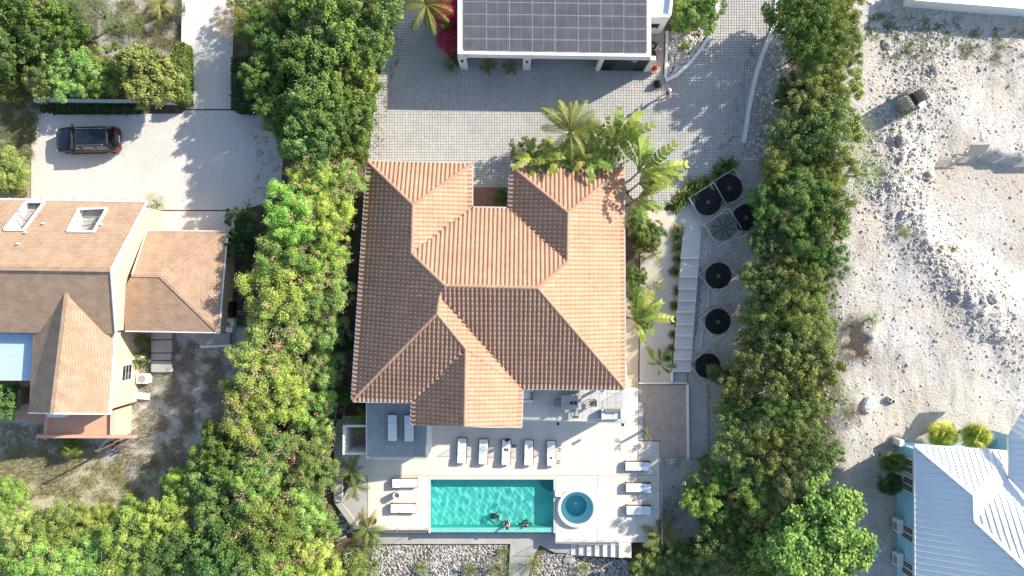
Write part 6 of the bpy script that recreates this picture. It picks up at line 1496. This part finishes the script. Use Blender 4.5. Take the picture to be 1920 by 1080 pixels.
for i, (x, y, rz, tilt, hh, lb) in enumerate(coils):
    p = at(x, y, gat(x, y).z + hh); o = thing("pool_heater_coil", lb, "solar heater", p, 0, "coiled pool heaters on the gravel", world=False)
    o.rotation_euler = (tilt * .45, -tilt * .35, rz)
    for m_, nm in zip(CM, ("coiled_hose", "hub", "spokes", "frame")):
        c = new_obj(nm, m_, o)
        if i == 3 and nm == "coiled_hose": c.data = m_.copy(); c.data.materials.clear(); c.data.materials.append(M("grey_hose", (.20, .185, .165), (.16, .15, .135), rough=.7))  # this one coil gets a paler grey hose than the others
    zg = gat(x, y).z
    Mi = (Matrix.Translation(p) @ o.rotation_euler.to_matrix().to_4x4()); 
    for a, b in ((-1, -1), (1, -1), (1, 1), (-1, 1)):
        top = Mi @ Vector((a * 1.04, b * 1.04, -.04)); bot = Vector((top.x, top.y, zg - .1)); inv = Mi.inverted()
        MB().tube([inv @ top, inv @ bot], .028, 5).build("leg", mt['pvc'], o)
pp = thing("white_pipes", "white plastic pipe run linking the heater coils", "pipe", gat(1328, 480))
for a in ([(1356, 390), (1362, 405), (1352, 425)], [(1340, 452), (1330, 462), (1331, 488)], [(1328, 530), (1326, 575)], [(1318, 612), (1312, 655)], [(1346, 385), (1358, 402)]):
    MB().tube([gat(*q) + Vector((0, 0, .12)) for q in a], .045, 6).build("pipe", mt['pvc'], pp, True)
for k, (x, y) in enumerate([(1322, 525), (1308, 680), (1312, 690)]):
    q = gat(x, y); MB().tube([q + Vector((.25 * math.cos(t * .5), .25 * math.sin(t * .5), .1 + .01 * t)) for t in range(14)], .015, 5).build("hose_loop", mt['black'], pp, True)

# ================================================================== the dark car
def make_car():
    g = at(176, 266, .05); o = thing("car", "dark blue-black sport utility car parked on the pale court", "car", g, math.pi + math.radians(1.2), world=False)
    # local: +X = front (points left in the photo), length 4.72, width 1.9
    def loft(secs, name, mat, smooth=True, capends=True, parent=o):
        n = len(secs[0]); mb = MB(); mb.add([p for s in secs for p in s], [(i * n + k, i * n + (k + 1) % n, (i + 1) * n + (k + 1) % n, (i + 1) * n + k) for i in range(len(secs) - 1) for k in range(n)] + ([tuple(range(n))[::-1], tuple((len(secs) - 1) * n + k for k in range(n))] if capends else []))
        return mb.build(name, mt[mat], parent, smooth)
    def sec(x, hw, z0, z1, zb=.62):
        "body section: sill, waist, shoulder and a crowned top"
        return [(x, -hw * .86, z0), (x, -hw * .97, z0 + .1), (x, -hw, zb), (x, -hw * .985, z1 - .12), (x, -hw * .88, z1 - .02), (x, -hw * .45, z1 + .035), (x, 0, z1 + .05),
                (x, hw * .45, z1 + .035), (x, hw * .88, z1 - .02), (x, hw * .985, z1 - .12), (x, hw, zb), (x, hw * .97, z0 + .1), (x, hw * .86, z0)]
    S = [(2.36, .62, .42, .70), (2.30, .76, .34, .82), (2.12, .88, .28, .93), (1.7, .94, .25, .99), (1.2, .955, .25, 1.03), (.6, .955, .25, 1.05), (0, .955, .25, 1.05), (-.8, .955, .25, 1.06), (-1.5, .95, .26, 1.07), (-2.05, .92, .30, 1.06), (-2.28, .85, .36, 1.02), (-2.36, .74, .45, .90)]
    loft([sec(*s) for s in S], "body", 'car')
    # greenhouse: glass volume and a roof skin on top of it
    def gsec(x, hw0, z0, hw1, z1): return [(x, -hw0, z0), (x, -hw1, z1), (x, hw1, z1), (x, hw0, z0)]
    gl = [((1.12, .80), (1.02,)), ]
    A = [(1.15, .82, 1.03), (.38, .66, 1.62), (-.2, .67, 1.68), (-1.2, .66, 1.67), (-1.85, .62, 1.58), (-2.18, .80, 1.06)]
    # windscreen, rear window, side windows as separate panes
    wsz = [(1.15, -.80, 1.04), (1.15, .80, 1.04), (.40, .62, 1.61), (.40, -.62, 1.61)]
    MB().poly(wsz).build("windscreen", mt['car_glass'], o)
    MB().poly([(-2.20, .78, 1.08), (-2.20, -.78, 1.08), (-1.88, -.60, 1.56), (-1.88, .60, 1.56)]).build("rear_window", mt['car_glass'], o)
    for s in (-1, 1):
        q = [((.98, s * .845, 1.06), (.10, s * .865, 1.06), (.10, s * .70, 1.61), (.40, s * .68, 1.60)), ((.04, s * .865, 1.06), (-.92, s * .865, 1.06), (-.92, s * .70, 1.62), (.04, s * .70, 1.61)), ((-.98, s * .865, 1.06), (-2.0, s * .84, 1.09), (-1.78, s * .68, 1.54), (-.98, s * .70, 1.61))]
        for f in q: MB().poly(list(f) if s < 0 else list(f)[::-1]).build("side_window", mt['car_glass'], o)
        for x0, x1 in ((1.08, .38), (.07, .07), (-.95, -.95)): MB().bar((x0, s * .845, 1.04), (x1, s * .695, 1.62), .07, .05).build("pillar", mt['car_trim'], o)
        MB().bar((-2.12, s * .82, 1.06), (-1.82, s * .64, 1.57), .22, .05).build("pillar", mt['car'], o)
        MB().tube([(.35, s * .60, 1.70), (.2, s * .61, 1.745), (-1.5, s * .61, 1.735), (-1.68, s * .6, 1.69)], .022, 6).build("roof_rail", mt['chrome'], o, True)
        m_ = MB().rbox(.82, s * 1.02 - .12, 1.02, .98, s * 1.02 + .12, 1.2, .04).build("mirror", mt['car'], o); MB().box(.812, s * 1.02 - .09, 1.05, .819, s * 1.02 + .09, 1.17).build("mirror_glass", mt['chrome'], m_)
        MB().xbox(Vector((2.2, s * .66, .74)), .22, .34, .14, s * -.45).build("headlight", mt['clear_lamp'], o); MB().xbox(Vector((-2.27, s * .74, .92)), .18, .26, .2, s * .45).build("taillight", mt['red_lamp'], o)
        for x in (.55, -.45): MB().xbox(Vector((x - .25, s * .965, .9)), .2, .03, .04).build("door_handle", mt['chrome'], o)
        MB().box(-1.2, s * .955 - .02, .30, 1.2, s * .955 + .02, .42).build("side_sill", mt['car_trim'], o)
        for x in (1.43, -1.42):
            wh = MB().tube([(x, s * .74, .36), (x, s * .97, .36)], .36, 22).build("wheel", mt['black'], o); rim = MB().tube([(x, s * .80, .36), (x, s * .985, .36)], .24, 14).build("rim", mt['grey_metal'], wh)
            MB().lathe([(.365, -.13), (.42, -.13), (.42, .13), (.365, .13)], n=18, a0=0, a1=math.pi).mesh("x", mt['car_trim'])
            arch = MB(); n = 12; vs = []
            for k in range(n + 1):
                a = math.pi * k / n; vs += [(x + .37 * math.cos(a), s * .968, .36 + .37 * math.sin(a)), (x + .45 * math.cos(a), s * .968, .36 + .45 * math.sin(a))]
            arch.add(vs, [(2 * k, 2 * k + 1, 2 * k + 3, 2 * k + 2) if s < 0 else (2 * k + 2, 2 * k + 3, 2 * k + 1, 2 * k) for k in range(n)]).build("wheel_arch", mt['car_trim'], o)
    rsec = lambda x, hw, z: [(x, -hw, z - .05), (x, -hw * .93, z), (x, -hw * .5, z + .03), (x, 0, z + .04), (x, hw * .5, z + .03), (x, hw * .93, z), (x, hw, z - .05)]
    loft([rsec(.45, .66, 1.60), (rsec(.30, .70, 1.655)), rsec(-.4, .72, 1.69), rsec(-1.3, .71, 1.675), rsec(-1.8, .67, 1.60), rsec(-1.98, .62, 1.55)], "roof", 'car')
    MB().poly([(.2, -.5, 1.698), (-.75, -.5, 1.735), (-.75, .5, 1.735), (.2, .5, 1.698)][::-1]).build("sunroof", mt['car_glass'], o)
    MB().xbox(Vector((2.335, 0, .62)), .06, .95, .22).build("grille", mt['chrome'], o); MB().xbox(Vector((2.36, 0, .42)), .05, .52, .11).build("number_plate", mt['white_paint'], o)
    MB().xbox(Vector((-2.37, 0, .78)), .05, .52, .11).build("number_plate", mt['white_paint'], o)
    for s in (-1, 1): MB().bar((1.12, s * .35, 1.075), (1.0, s * .35 - .55, 1.15), .03, .02).build("wiper", mt['black'], o)
    # dark inner cabin so the panes close off a room
    loft([gsec(1.08, .78, 1.0, .74, 1.05), gsec(.40, .80, 1.0, .60, 1.57), gsec(-1.8, .80, 1.0, .58, 1.53), gsec(-2.15, .74, 1.0, .7, 1.05)], "cabin", 'car_trim', False)
make_car()

# ================================================================== people
def skin_mesh(name, J, E, Rr, root, mat, sub=1):
    names_ = list(J); ix = {k: i for i, k in enumerate(names_)}
    me = bpy.data.meshes.new(name); me.from_pydata([tuple(J[k]) for k in names_], [(ix[a], ix[b]) for a, b in E], [])
    o = bpy.data.objects.new(name, me); COL.objects.link(o); md = o.modifiers.new("s", 'SKIN'); md.use_smooth_shade = True
    for k in names_:
        v = me.skin_vertices[0].data[ix[k]]; v.radius = (Rr[k], Rr[k]) if not isinstance(Rr[k], tuple) else Rr[k]; v.use_root = (k == root)
    sb = o.modifiers.new("d", 'SUBSURF'); sb.levels = sub; sb.render_levels = sub
    dg = bpy.context.evaluated_depsgraph_get(); m2 = bpy.data.meshes.new_from_object(o.evaluated_get(dg)); m2.name = name
    bpy.data.objects.remove(o); bpy.data.meshes.remove(me); m2.materials.clear(); m2.materials.append(mat); return m2
STAND = dict(pelvis=(0, 0, .95), spine=(0, 0, 1.14), chest=(0, .01, 1.34), neck=(0, .0, 1.49), head=(0, .02, 1.62), crown=(0, .01, 1.72), nose=(0, .125, 1.61),
             shl=(-.18, 0, 1.42), ell=(-.25, -.03, 1.14), wrl=(-.27, .06, .90), shr=(.18, 0, 1.42), elr=(.25, -.03, 1.14), wrr=(.27, .06, .90),
             hil=(-.09, 0, .90), knl=(-.10, .03, .50), anl=(-.10, -.02, .09), tol=(-.11, .15, .04), hir=(.09, 0, .90), knr=(.10, .03, .50), anr=(.10, -.02, .09), tor=(.11, .15, .04))
EDG = [("pelvis", "spine"), ("spine", "chest"), ("chest", "neck"), ("neck", "head"), ("head", "crown"), ("head", "nose"), ("chest", "shl"), ("shl", "ell"), ("ell", "wrl"), ("chest", "shr"), ("shr", "elr"), ("elr", "wrr"),
       ("pelvis", "hil"), ("hil", "knl"), ("knl", "anl"), ("anl", "tol"), ("pelvis", "hir"), ("hir", "knr"), ("knr", "anr"), ("anr", "tor")]
RAD = dict(pelvis=.135, spine=.125, chest=.145, neck=.058, head=.088, crown=.07, nose=.014, shl=.065, ell=.045, wrl=.03, shr=.065, elr=.045, wrr=.03, hil=.085, knl=.058, anl=.038, tol=.03, hir=.085, knr=.058, anr=.038, tor=.03)
def person(label, pose, loc, rz, clothes, hair='hair', hat=None, name="person"):
    J = {k: Vector(v) for k, v in STAND.items()}
    for k, v in pose.items(): J[k] = Vector(v)
    o = thing(name, label, "person", loc, rz, world=False); JJ = dict(J); E = list(EDG); Rr = dict(RAD)
    for s in ("l", "r"):
        w_, e_ = J["wr" + s], J["el" + s]; d = (w_ - e_).normalized(); sd = d.cross(Vector((0, 0, 1))); sd = sd.normalized() if sd.length > .1 else Vector((1, 0, 0)); pn_ = sd.cross(d)
        pm = w_ + d * .07; JJ["pm" + s] = pm; Rr["pm" + s] = (.038, .02); E.append(("wr" + s, "pm" + s))
        for f in range(4):
            k1, k2 = "f%d%sa" % (f, s), "f%d%sb" % (f, s); off = sd * (-.03 + .02 * f); ln = (.07, .085, .08, .06)[f]
            JJ[k1] = pm + off + d * .045 ; JJ[k2] = pm + off * 1.15 + d * (.045 + ln * .8) - pn_ * .025; Rr[k1] = .0095; Rr[k2] = .008; E += [("pm" + s, k1), (k1, k2)]
        JJ["t" + s] = w_ + d * .06 + sd * (.06 if s == "l" else -.06) - pn_ * .02; Rr["t" + s] = .010; E.append(("wr" + s, "t" + s))
    b = new_obj("body", skin_mesh("body", JJ, E, Rr, "pelvis", mt['skin']), o)
    def garment(nm, keys, edges_, grow, mat, cut=None):
        K = {k: J[k] for k in keys}; R2 = {k: RAD[k] + grow for k in keys}; E2 = list(edges_)
        for a, bb, t, nmz in (cut or []): K[nmz] = J[a].lerp(J[bb], t); R2[nmz] = RAD[a] * (1 - t) + RAD[bb] * t + grow + .004; E2.append((a, nmz))
        new_obj(nm, skin_mesh(nm, K, E2, R2, keys[0], mt[mat]), o)
    for c in clothes:
        if c[0] == "shirt": garment("shirt", ["pelvis", "spine", "chest", "shl", "shr"], [("pelvis", "spine"), ("spine", "chest"), ("chest", "shl"), ("chest", "shr")], .018, c[1], [("shl", "ell", .7, "sl"), ("shr", "elr", .7, "sr"), ("chest", "neck", .35, "col")])
        if c[0] == "shorts": garment("shorts", ["pelvis", "hil", "hir"], [("pelvis", "hil"), ("pelvis", "hir")], .02, c[1], [("hil", "knl", .8, "kl"), ("hir", "knr", .8, "kr"), ("pelvis", "spine", .35, "wa")])
        if c[0] == "trunks": garment("swim_trunks", ["pelvis", "hil", "hir"], [("pelvis", "hil"), ("pelvis", "hir")], .012, c[1], [("hil", "knl", .45, "kl"), ("hir", "knr", .45, "kr")])
        if c[0] == "shoes":
            for s in "lr": garment("shoe", ["an" + s, "to" + s], [("an" + s, "to" + s)], .014, c[1])
    up_ = (J["crown"] - J["head"]).normalized(); fw = (J["nose"] - J["head"]).normalized(); sd = up_.cross(fw).normalized()
    R3 = Matrix((sd, fw, up_)).transposed().to_4x4()
    def cap_(nm, r, mat, brim=False, z0=-.02):
        mb = MB(); pr = [(r * math.cos(a), r * 1.12 * math.sin(a)) for a in [i * math.pi / 2 / 7 for i in range(8)]]
        if brim: pr = [(r * 1.3, -.02), (r * 1.27, -.012)] + pr
        mb.lathe(pr, (0, 0, 0), 18); mb.v = [tuple((Matrix.Translation(J["head"] + up_ * (.03 + z0) - fw * .015) @ R3) @ Vector(q)) for q in mb.v]; mb.build(nm, mt[mat], o, True)
    if hair: cap_("hair", .112, hair)
    if hat: cap_("hat", .122, hat, True, .015)
    ey = MB()
    for s in (-1, 1): ey.xbox(J["head"] + fw * .098 + sd * s * .035 + up_ * .015, .02, .02, .014)
    ey.build("eyes", mt['hair'], o)
    er = MB()
    for s in (-1, 1): er.xbox(J["head"] + sd * s * .105, .02, .05, .06)
    er.build("ears", mt['skin'], o)
    return o
walk_pose = dict(knl=(-.10, .20, .52), anl=(-.10, .24, .10), tol=(-.10, .40, .07), hil=(-.09, .02, .90), knr=(.10, -.02, .50), anr=(.10, -.28, .14), tor=(.10, -.16, .05), wrl=(-.26, -.14, .93), ell=(-.25, -.1, 1.14), elr=(.25, .02, 1.14), wrr=(.26, .22, 1.0))
person("person walking across the drive in dark top, pale shorts and white hat", walk_pose, at(1246, 181, .075), math.radians(70), [("shirt", 'cloth_dark'), ("shorts", 'cloth_white'), ("shoes", 'cloth_dark')], hat='cloth_white')
# bathers: one swimming, one at the edge with an arm out, one standing in the water
WZ = DZ - .1
swim = dict(pelvis=(0, -.12, -.42), spine=(0, -.02, -.26), chest=(0, .10, -.10), neck=(0, .20, .02), head=(0, .27, .11), crown=(0, .29, .20), nose=(0, .385, .08), shl=(-.18, .13, -.06), ell=(-.34, .30, -.10), wrl=(-.22, .50, -.08), shr=(.18, .13, -.06), elr=(.38, .22, -.10), wrr=(.52, .40, -.09),
            hil=(-.09, -.15, -.46), knl=(-.13, .02, -.78), anl=(-.13, -.30, -.86), tol=(-.13, -.40, -.80), hir=(.09, -.15, -.46), knr=(.14, -.06, -.80), anr=(.13, -.40, -.84), tor=(.13, -.50, -.78))
stand_w = dict(STAND); 
p = at(928, 970, WZ); person("dark haired bather floating in the pool, the northern one of three", swim, Vector((p.x, p.y, WZ - .08)), math.radians(-70), [("trunks", 'cloth_dark')])
p = at(951, 990, WZ); person("bather at the infinity edge with one arm stretched into the pool", {k: (v[0], v[1], v[2] - .95 + .0) for k, v in dict(STAND, elr=(.18, .30, 1.40), wrr=(.16, .52, 1.36), ell=(-.34, -.12, 1.2), wrl=(-.45, .05, 1.02), chest=(0, -.02, 1.32), head=(0, -.06, 1.60), crown=(0, -.08, 1.70), nose=(0, .05, 1.60), knl=(-.12, .2, .6), anl=(-.12, .05, .25), tol=(-.12, .2, .2), knr=(.12, .2, .6), anr=(.12, .05, .25), tor=(.12, .2, .2)).items()}, Vector((p.x, p.y + .25, WZ - .12)), math.radians(10), [("trunks", 'cloth_dark')])
p = at(986, 985, WZ); person("bather standing in the pool with arms spread, the eastern one of three", {k: (v[0], v[1], v[2] - .95) for k, v in dict(STAND, elr=(.44, .05, 1.34), wrr=(.66, .12, 1.30), ell=(-.42, .05, 1.34), wrl=(-.60, .2, 1.30), knl=(-.12, .25, .62), anl=(-.12, .0, .3), tol=(-.12, .15, .26), knr=(.12, .25, .62), anr=(.12, .0, .3), tor=(.12, .15, .26)).items()}, Vector((p.x, p.y, WZ - .50)), math.radians(0), [("trunks", 'cloth_blue')])
# ================================================================== loose rock, gravel and dry growth
def rock_verts(r, rng):
    base = [(1, 0, 0), (-1, 0, 0), (0, 1, 0), (0, -1, 0), (0, 0, 1), (0, 0, -.6)]
    return [(x * r * rng.uniform(.6, 1.25), y * r * rng.uniform(.6, 1.25), z * r * rng.uniform(.3, .7)) for x, y, z in base]
RF = [(0, 2, 4), (2, 1, 4), (1, 3, 4), (3, 0, 4), (2, 0, 5), (1, 2, 5), (3, 1, 5), (0, 3, 5)]
def scatter(name, region, n, r0, r1, mat, label, seed, weight=None, zf=None, skew=2.2):
    rng = random.Random(seed); mb = MB(); xs = [p[0] for p in region]; ys = [p[1] for p in region]; k = 0; tries = 0
    while k < n and tries < n * 12:
        tries += 1; px, py = rng.uniform(min(xs), max(xs)), rng.uniform(min(ys), max(ys))
        if not pin(region, px, py): continue
        if weight and rng.random() > weight(px, py): continue
        g = gat(px, py) if zf is None else at(px, py, zf)
        r = r0 + (r1 - r0) * rng.random() ** skew; a = rng.uniform(0, 6.28); ca, sa = math.cos(a), math.sin(a)
        mb.t = rng.random()
        mb.add([(g.x + x * ca - y * sa, g.y + x * sa + y * ca, g.z + z + r * .25) for x, y, z in rock_verts(r, rng)], RF); k += 1
    return tag(mb.build(name, mat), label, None, None, "stuff")
mt['bed_rock'] = M('bed_rock', (.46, .44, .42), (.34, .325, .31), rough=.95, scale=1.5, fine=16, finev=.2, tint=.3)
LOT = [(1560, -20), (1960, -20), (1960, 870), (1690, 850), (1640, 900), (1580, 940), (1530, 760), (1540, 600), (1590, 400), (1620, 250), (1600, 100)]
def wlot(px, py):
    rx = 1700 + 25 * math.sin(py / 70.0) if py < 400 else 1700 + (py - 400) * .75
    r = math.exp(-((px - rx) / 55.0) ** 2) * (1 if 40 < py < 640 else .2)
    n = mnoise.noise(Vector((px / 38, py / 38, 2))) * .5 + .5
    e = (.05 if pin(EXC, px, py) else .13) * (1 - .75 * sstep(640, 720, py) * sstep(1600, 1700, px))
    return clamp(e * n * 1.6 + r * .9)
scatter("rubble", LOT, 9500, .025, .17, mt['rock'], "pale limestone rubble strewn over the lot", 1, wlot, skew=4.2)
scatter("dark_rubble", LOT, 6000, .02, .085, mt['rock_dark'], "weathered grey stones strewn over the lot", 2, wlot, skew=2.5)
scatter("coil_gravel", [(1300, 330), (1420, 270), (1440, 300), (1410, 520), (1370, 600), (1330, 690), (1292, 695), (1312, 520), (1330, 450)], 2600, .03, .10, mt['rock'], "pale gravel under the heater coils", 3, lambda x, y: .15 + .85 * clamp((x - 1330 + (y - 400) * .05) / 60))
scatter("edge_gravel", [(1311, 500), (1318, 500), (1310, 600), (1292, 697), (1286, 697), (1299, 600)], 700, .04, .11, mt['rock_dark'], "grey pebble strip along the garden stairs", 4)
scatter("drive_rocks", [(1398, 270), (1412, 200), (1440, 90), (1470, 80), (1480, 200), (1440, 300), (1395, 300)], 900, .04, .2, mt['rock'], "pale rocks east of the drive's kerb", 5)
scatter("island_rocks", [(1254, 62), (1300, 60), (1336, 40), (1322, 72), (1300, 102), (1270, 138), (1250, 146)], 620, .07, .26, mt['rock'], "white rocks on the island beside the carport", 6)
scatter("bed_rocks", [(700, 1022), (952, 1022), (948, 1090), (690, 1090)], 3000, .05, .14, mt['bed_rock'], "white rocks in the bed below the pool", 7, lambda x, y: .35 + .65 * (mnoise.noise(Vector((x / 30, y / 30, 4))) * .5 + .5))
scatter("bed_rocks", [(1006, 1042), (1035, 1038), (1180, 1050), (1180, 1090), (992, 1090)], 1300, .05, .14, mt['bed_rock'], "white rocks in the bed south of the deck stairs", 8)
scatter("corner_rocks", [(612, 965), (650, 960), (672, 996), (640, 1010), (615, 1000)], 110, .10, .24, mt['rock'], "white rocks heaped by the deck's southwest corner", 9)
scatter("side_rocks", [(1241, 930), (1300, 880), (1290, 960), (1245, 1000)], 420, .04, .16, mt['rock_dark'], "grey rocks east of the deck railing", 10)
scatter("yard_stones", [(220, 640), (430, 640), (440, 800), (330, 900), (250, 850)], 1400, .03, .09, mt['rock'], "grey stones among the dry scrub of the yard", 11)
# single boulders
def boulder(px, py, r, label, mat='rock', seed=0, sq=.6):
    g = gat(px, py); rng = random.Random(seed); bm = bmesh.new(); bmesh.ops.create_icosphere(bm, subdivisions=3, radius=1)
    for v in bm.verts:
        n = mnoise.noise(v.co * 1.4 + Vector((seed, 0, 0))) * .35 + mnoise.noise(v.co * 3.5 + Vector((seed, 5, 0))) * .14
        v.co *= 1 + n; v.co = Vector((v.co.x * r * rng.uniform(.99, 1.01), v.co.y * r, v.co.z * r * sq))
    me = bpy.data.meshes.new("boulder"); bm.to_mesh(me); bm.free(); me.materials.append(mt[mat])
    o = new_obj("boulder", me); o.location = g + Vector((0, 0, r * .2)); o.rotation_euler = (0, 0, rng.uniform(0, 6)); return tag(o, label, "boulder", "boulders on the rubble lot")
for i, (x, y, r, lb) in enumerate([(1662, 85, .42, "pale boulder near the top of the rubble lot, left of the wall"), (1752, 130, .4, "dark sided boulder above the block box"), (1690, 262, .5, "white boulder below the block box"), (1740, 330, .4, "boulder at the excavation's west rim"), (1795, 40, .3, "small boulder under the boundary wall"), (1860, 560, .4, "boulder in the rubble below the excavation")]):
    boulder(x, y, r, lb, 'rock', i * 7 + 1)
for i, (x, y, r, lb) in enumerate([(1258, 865, .55, "flat pale rock beside the patio railing's foot"), (1066, 1047, .45, "flat pale stone below the deck stairs")]): boulder(x, y, r, lb, 'rock', 90 + i, .3)["group"] = "flat rocks by the deck"
# dry scrub and weeds: masses of blades
def blades(name, region, n, L, col, label, seed, w_=.02, weight=None):
    rng = np.random.default_rng(seed); r = random.Random(seed); P = []; xs = [p[0] for p in region]; ys = [p[1] for p in region]; t = 0
    while len(P) < n and t < n * 10:
        t += 1; px, py = r.uniform(min(xs), max(xs)), r.uniform(min(ys), max(ys))
        if not pin(region, px, py): continue
        if weight and r.random() > weight(px, py): continue
        P.append(tuple(gat(px, py)))
    m_ = 7; P = np.repeat(np.array(P), m_, axis=0) + rng.normal(size=(len(P) * m_, 3)) * np.array([.09, .09, 0]); n = len(P)
    a = rng.uniform(0, 6.28, n); el = rng.uniform(.15, 1.2, n); l = (L * rng.uniform(.4, 1.2, n))[:, None]
    d = np.stack([np.cos(a) * np.cos(el), np.sin(a) * np.cos(el), np.sin(el)], 1); sd = np.stack([-np.sin(a), np.cos(a), np.zeros(n)], 1) * w_
    q = np.stack([P - sd, P + sd, P + d * l + sd * .3, P + d * l - sd * .3], 1)
    o = new_obj(name, mesh_quads(name, q, rng.uniform(0, 1, n), mt['leaf'])); o.color = (*col, 1); return tag(o, label, None, None, "stuff")
nz = lambda s, t: (lambda x, y: 1 if mnoise.noise(Vector((x / s, y / s, 8))) > t else .12)
blades("dry_scrub", [(225, 640), (435, 640), (470, 700), (450, 800), (380, 900), (250, 880), (215, 840)], 2200, .45, (.36, .335, .28), "dry grey scrub covering the neighbour's yard", 1, .018, nz(26, -.05))
blades("green_weeds", [(0, 830), (130, 860), (250, 850), (330, 860), (320, 960), (180, 940), (0, 930)], 1300, .4, (.32, .30, .17), "green and straw weeds on the dry clearing", 2, .016, nz(30, .0))
blades("verge_grass", [(0, 170), (70, 180), (72, 240), (50, 372), (0, 372)], 1500, .4, (.24, .25, .12), "grassy verge left of the parking court", 3, .016, nz(22, -.1))
blades("patch_grass", [(180, 0), (345, 0), (345, 100), (200, 80)], 900, .3, (.24, .23, .12), "straw coloured grass on the dry patch at the top left", 4, .014, nz(24, .05))
blades("lot_weeds", [(1600, 20), (1920, 60), (1920, 130), (1800, 110), (1650, 120)], 500, .3, (.18, .2, .08), "sparse weeds at the top of the rubble lot", 5, .014, nz(20, .1))
blades("dark_yard_weeds", [(0, 790), (90, 800), (200, 840), (120, 900), (0, 900)], 800, .4, (.32, .30, .21), "shaded weeds below the salmon terrace", 6, .016)

def litter(name, region, n, z, col, label, seed, L=.10):
    rng = np.random.default_rng(seed); r = random.Random(seed); P = []; xs = [p[0] for p in region]; ys = [p[1] for p in region]
    while len(P) < n:
        px, py = r.uniform(min(xs), max(xs)), r.uniform(min(ys), max(ys))
        if pin(region, px, py) and r.random() < .15 + .85 * (mnoise.noise(Vector((px / 14, py / 14, 6))) > .15): q = at(px, py, z); P.append((q.x, q.y, z + r.uniform(.004, .02)))
    P = np.array(P); o = new_obj(name, mesh_quads(name, leaves(P, np.tile([0, 0, 1.0], (n, 1)), L, L * .55, rng, .15), rng.uniform(0, 1, n), mt['petal'])); o.color = (*col, 1); return tag(o, label, None, None, "stuff")
litter("leaf_litter", [(455, 210), (485, 210), (528, 300), (522, 345), (490, 382), (450, 390), (480, 330), (480, 270)], 420, .052, (.20, .14, .08), "fallen brown leaves along the parking court's east edge", 1)
litter("leaf_litter", [(705, 130), (735, 70), (760, 70), (735, 160), (715, 300), (690, 300)], 420, .08, (.20, .14, .08), "fallen leaves on the pavers along the western trees", 2)
litter("leaf_litter", [(1380, 290), (1400, 200), (1425, 100), (1445, 40), (1420, 40), (1395, 120), (1375, 200), (1340, 300)], 380, .08, (.22, .16, .09), "fallen leaves on the pavers along the east kerb", 3)
litter("leaf_litter", [(1170, 870), (1236, 830), (1236, 1015), (1200, 1015)], 160, DZ + .003, (.16, .13, .07), "a few fallen leaves on the deck by the east loungers", 4, .07)
litter("leaf_litter", [(1198, 722), (1285, 722), (1287, 858), (1240, 858), (1240, 828), (1208, 826)], 260, PZ + .004, (.14, .09, .05), "fallen leaves on the brown patio", 5, .08)
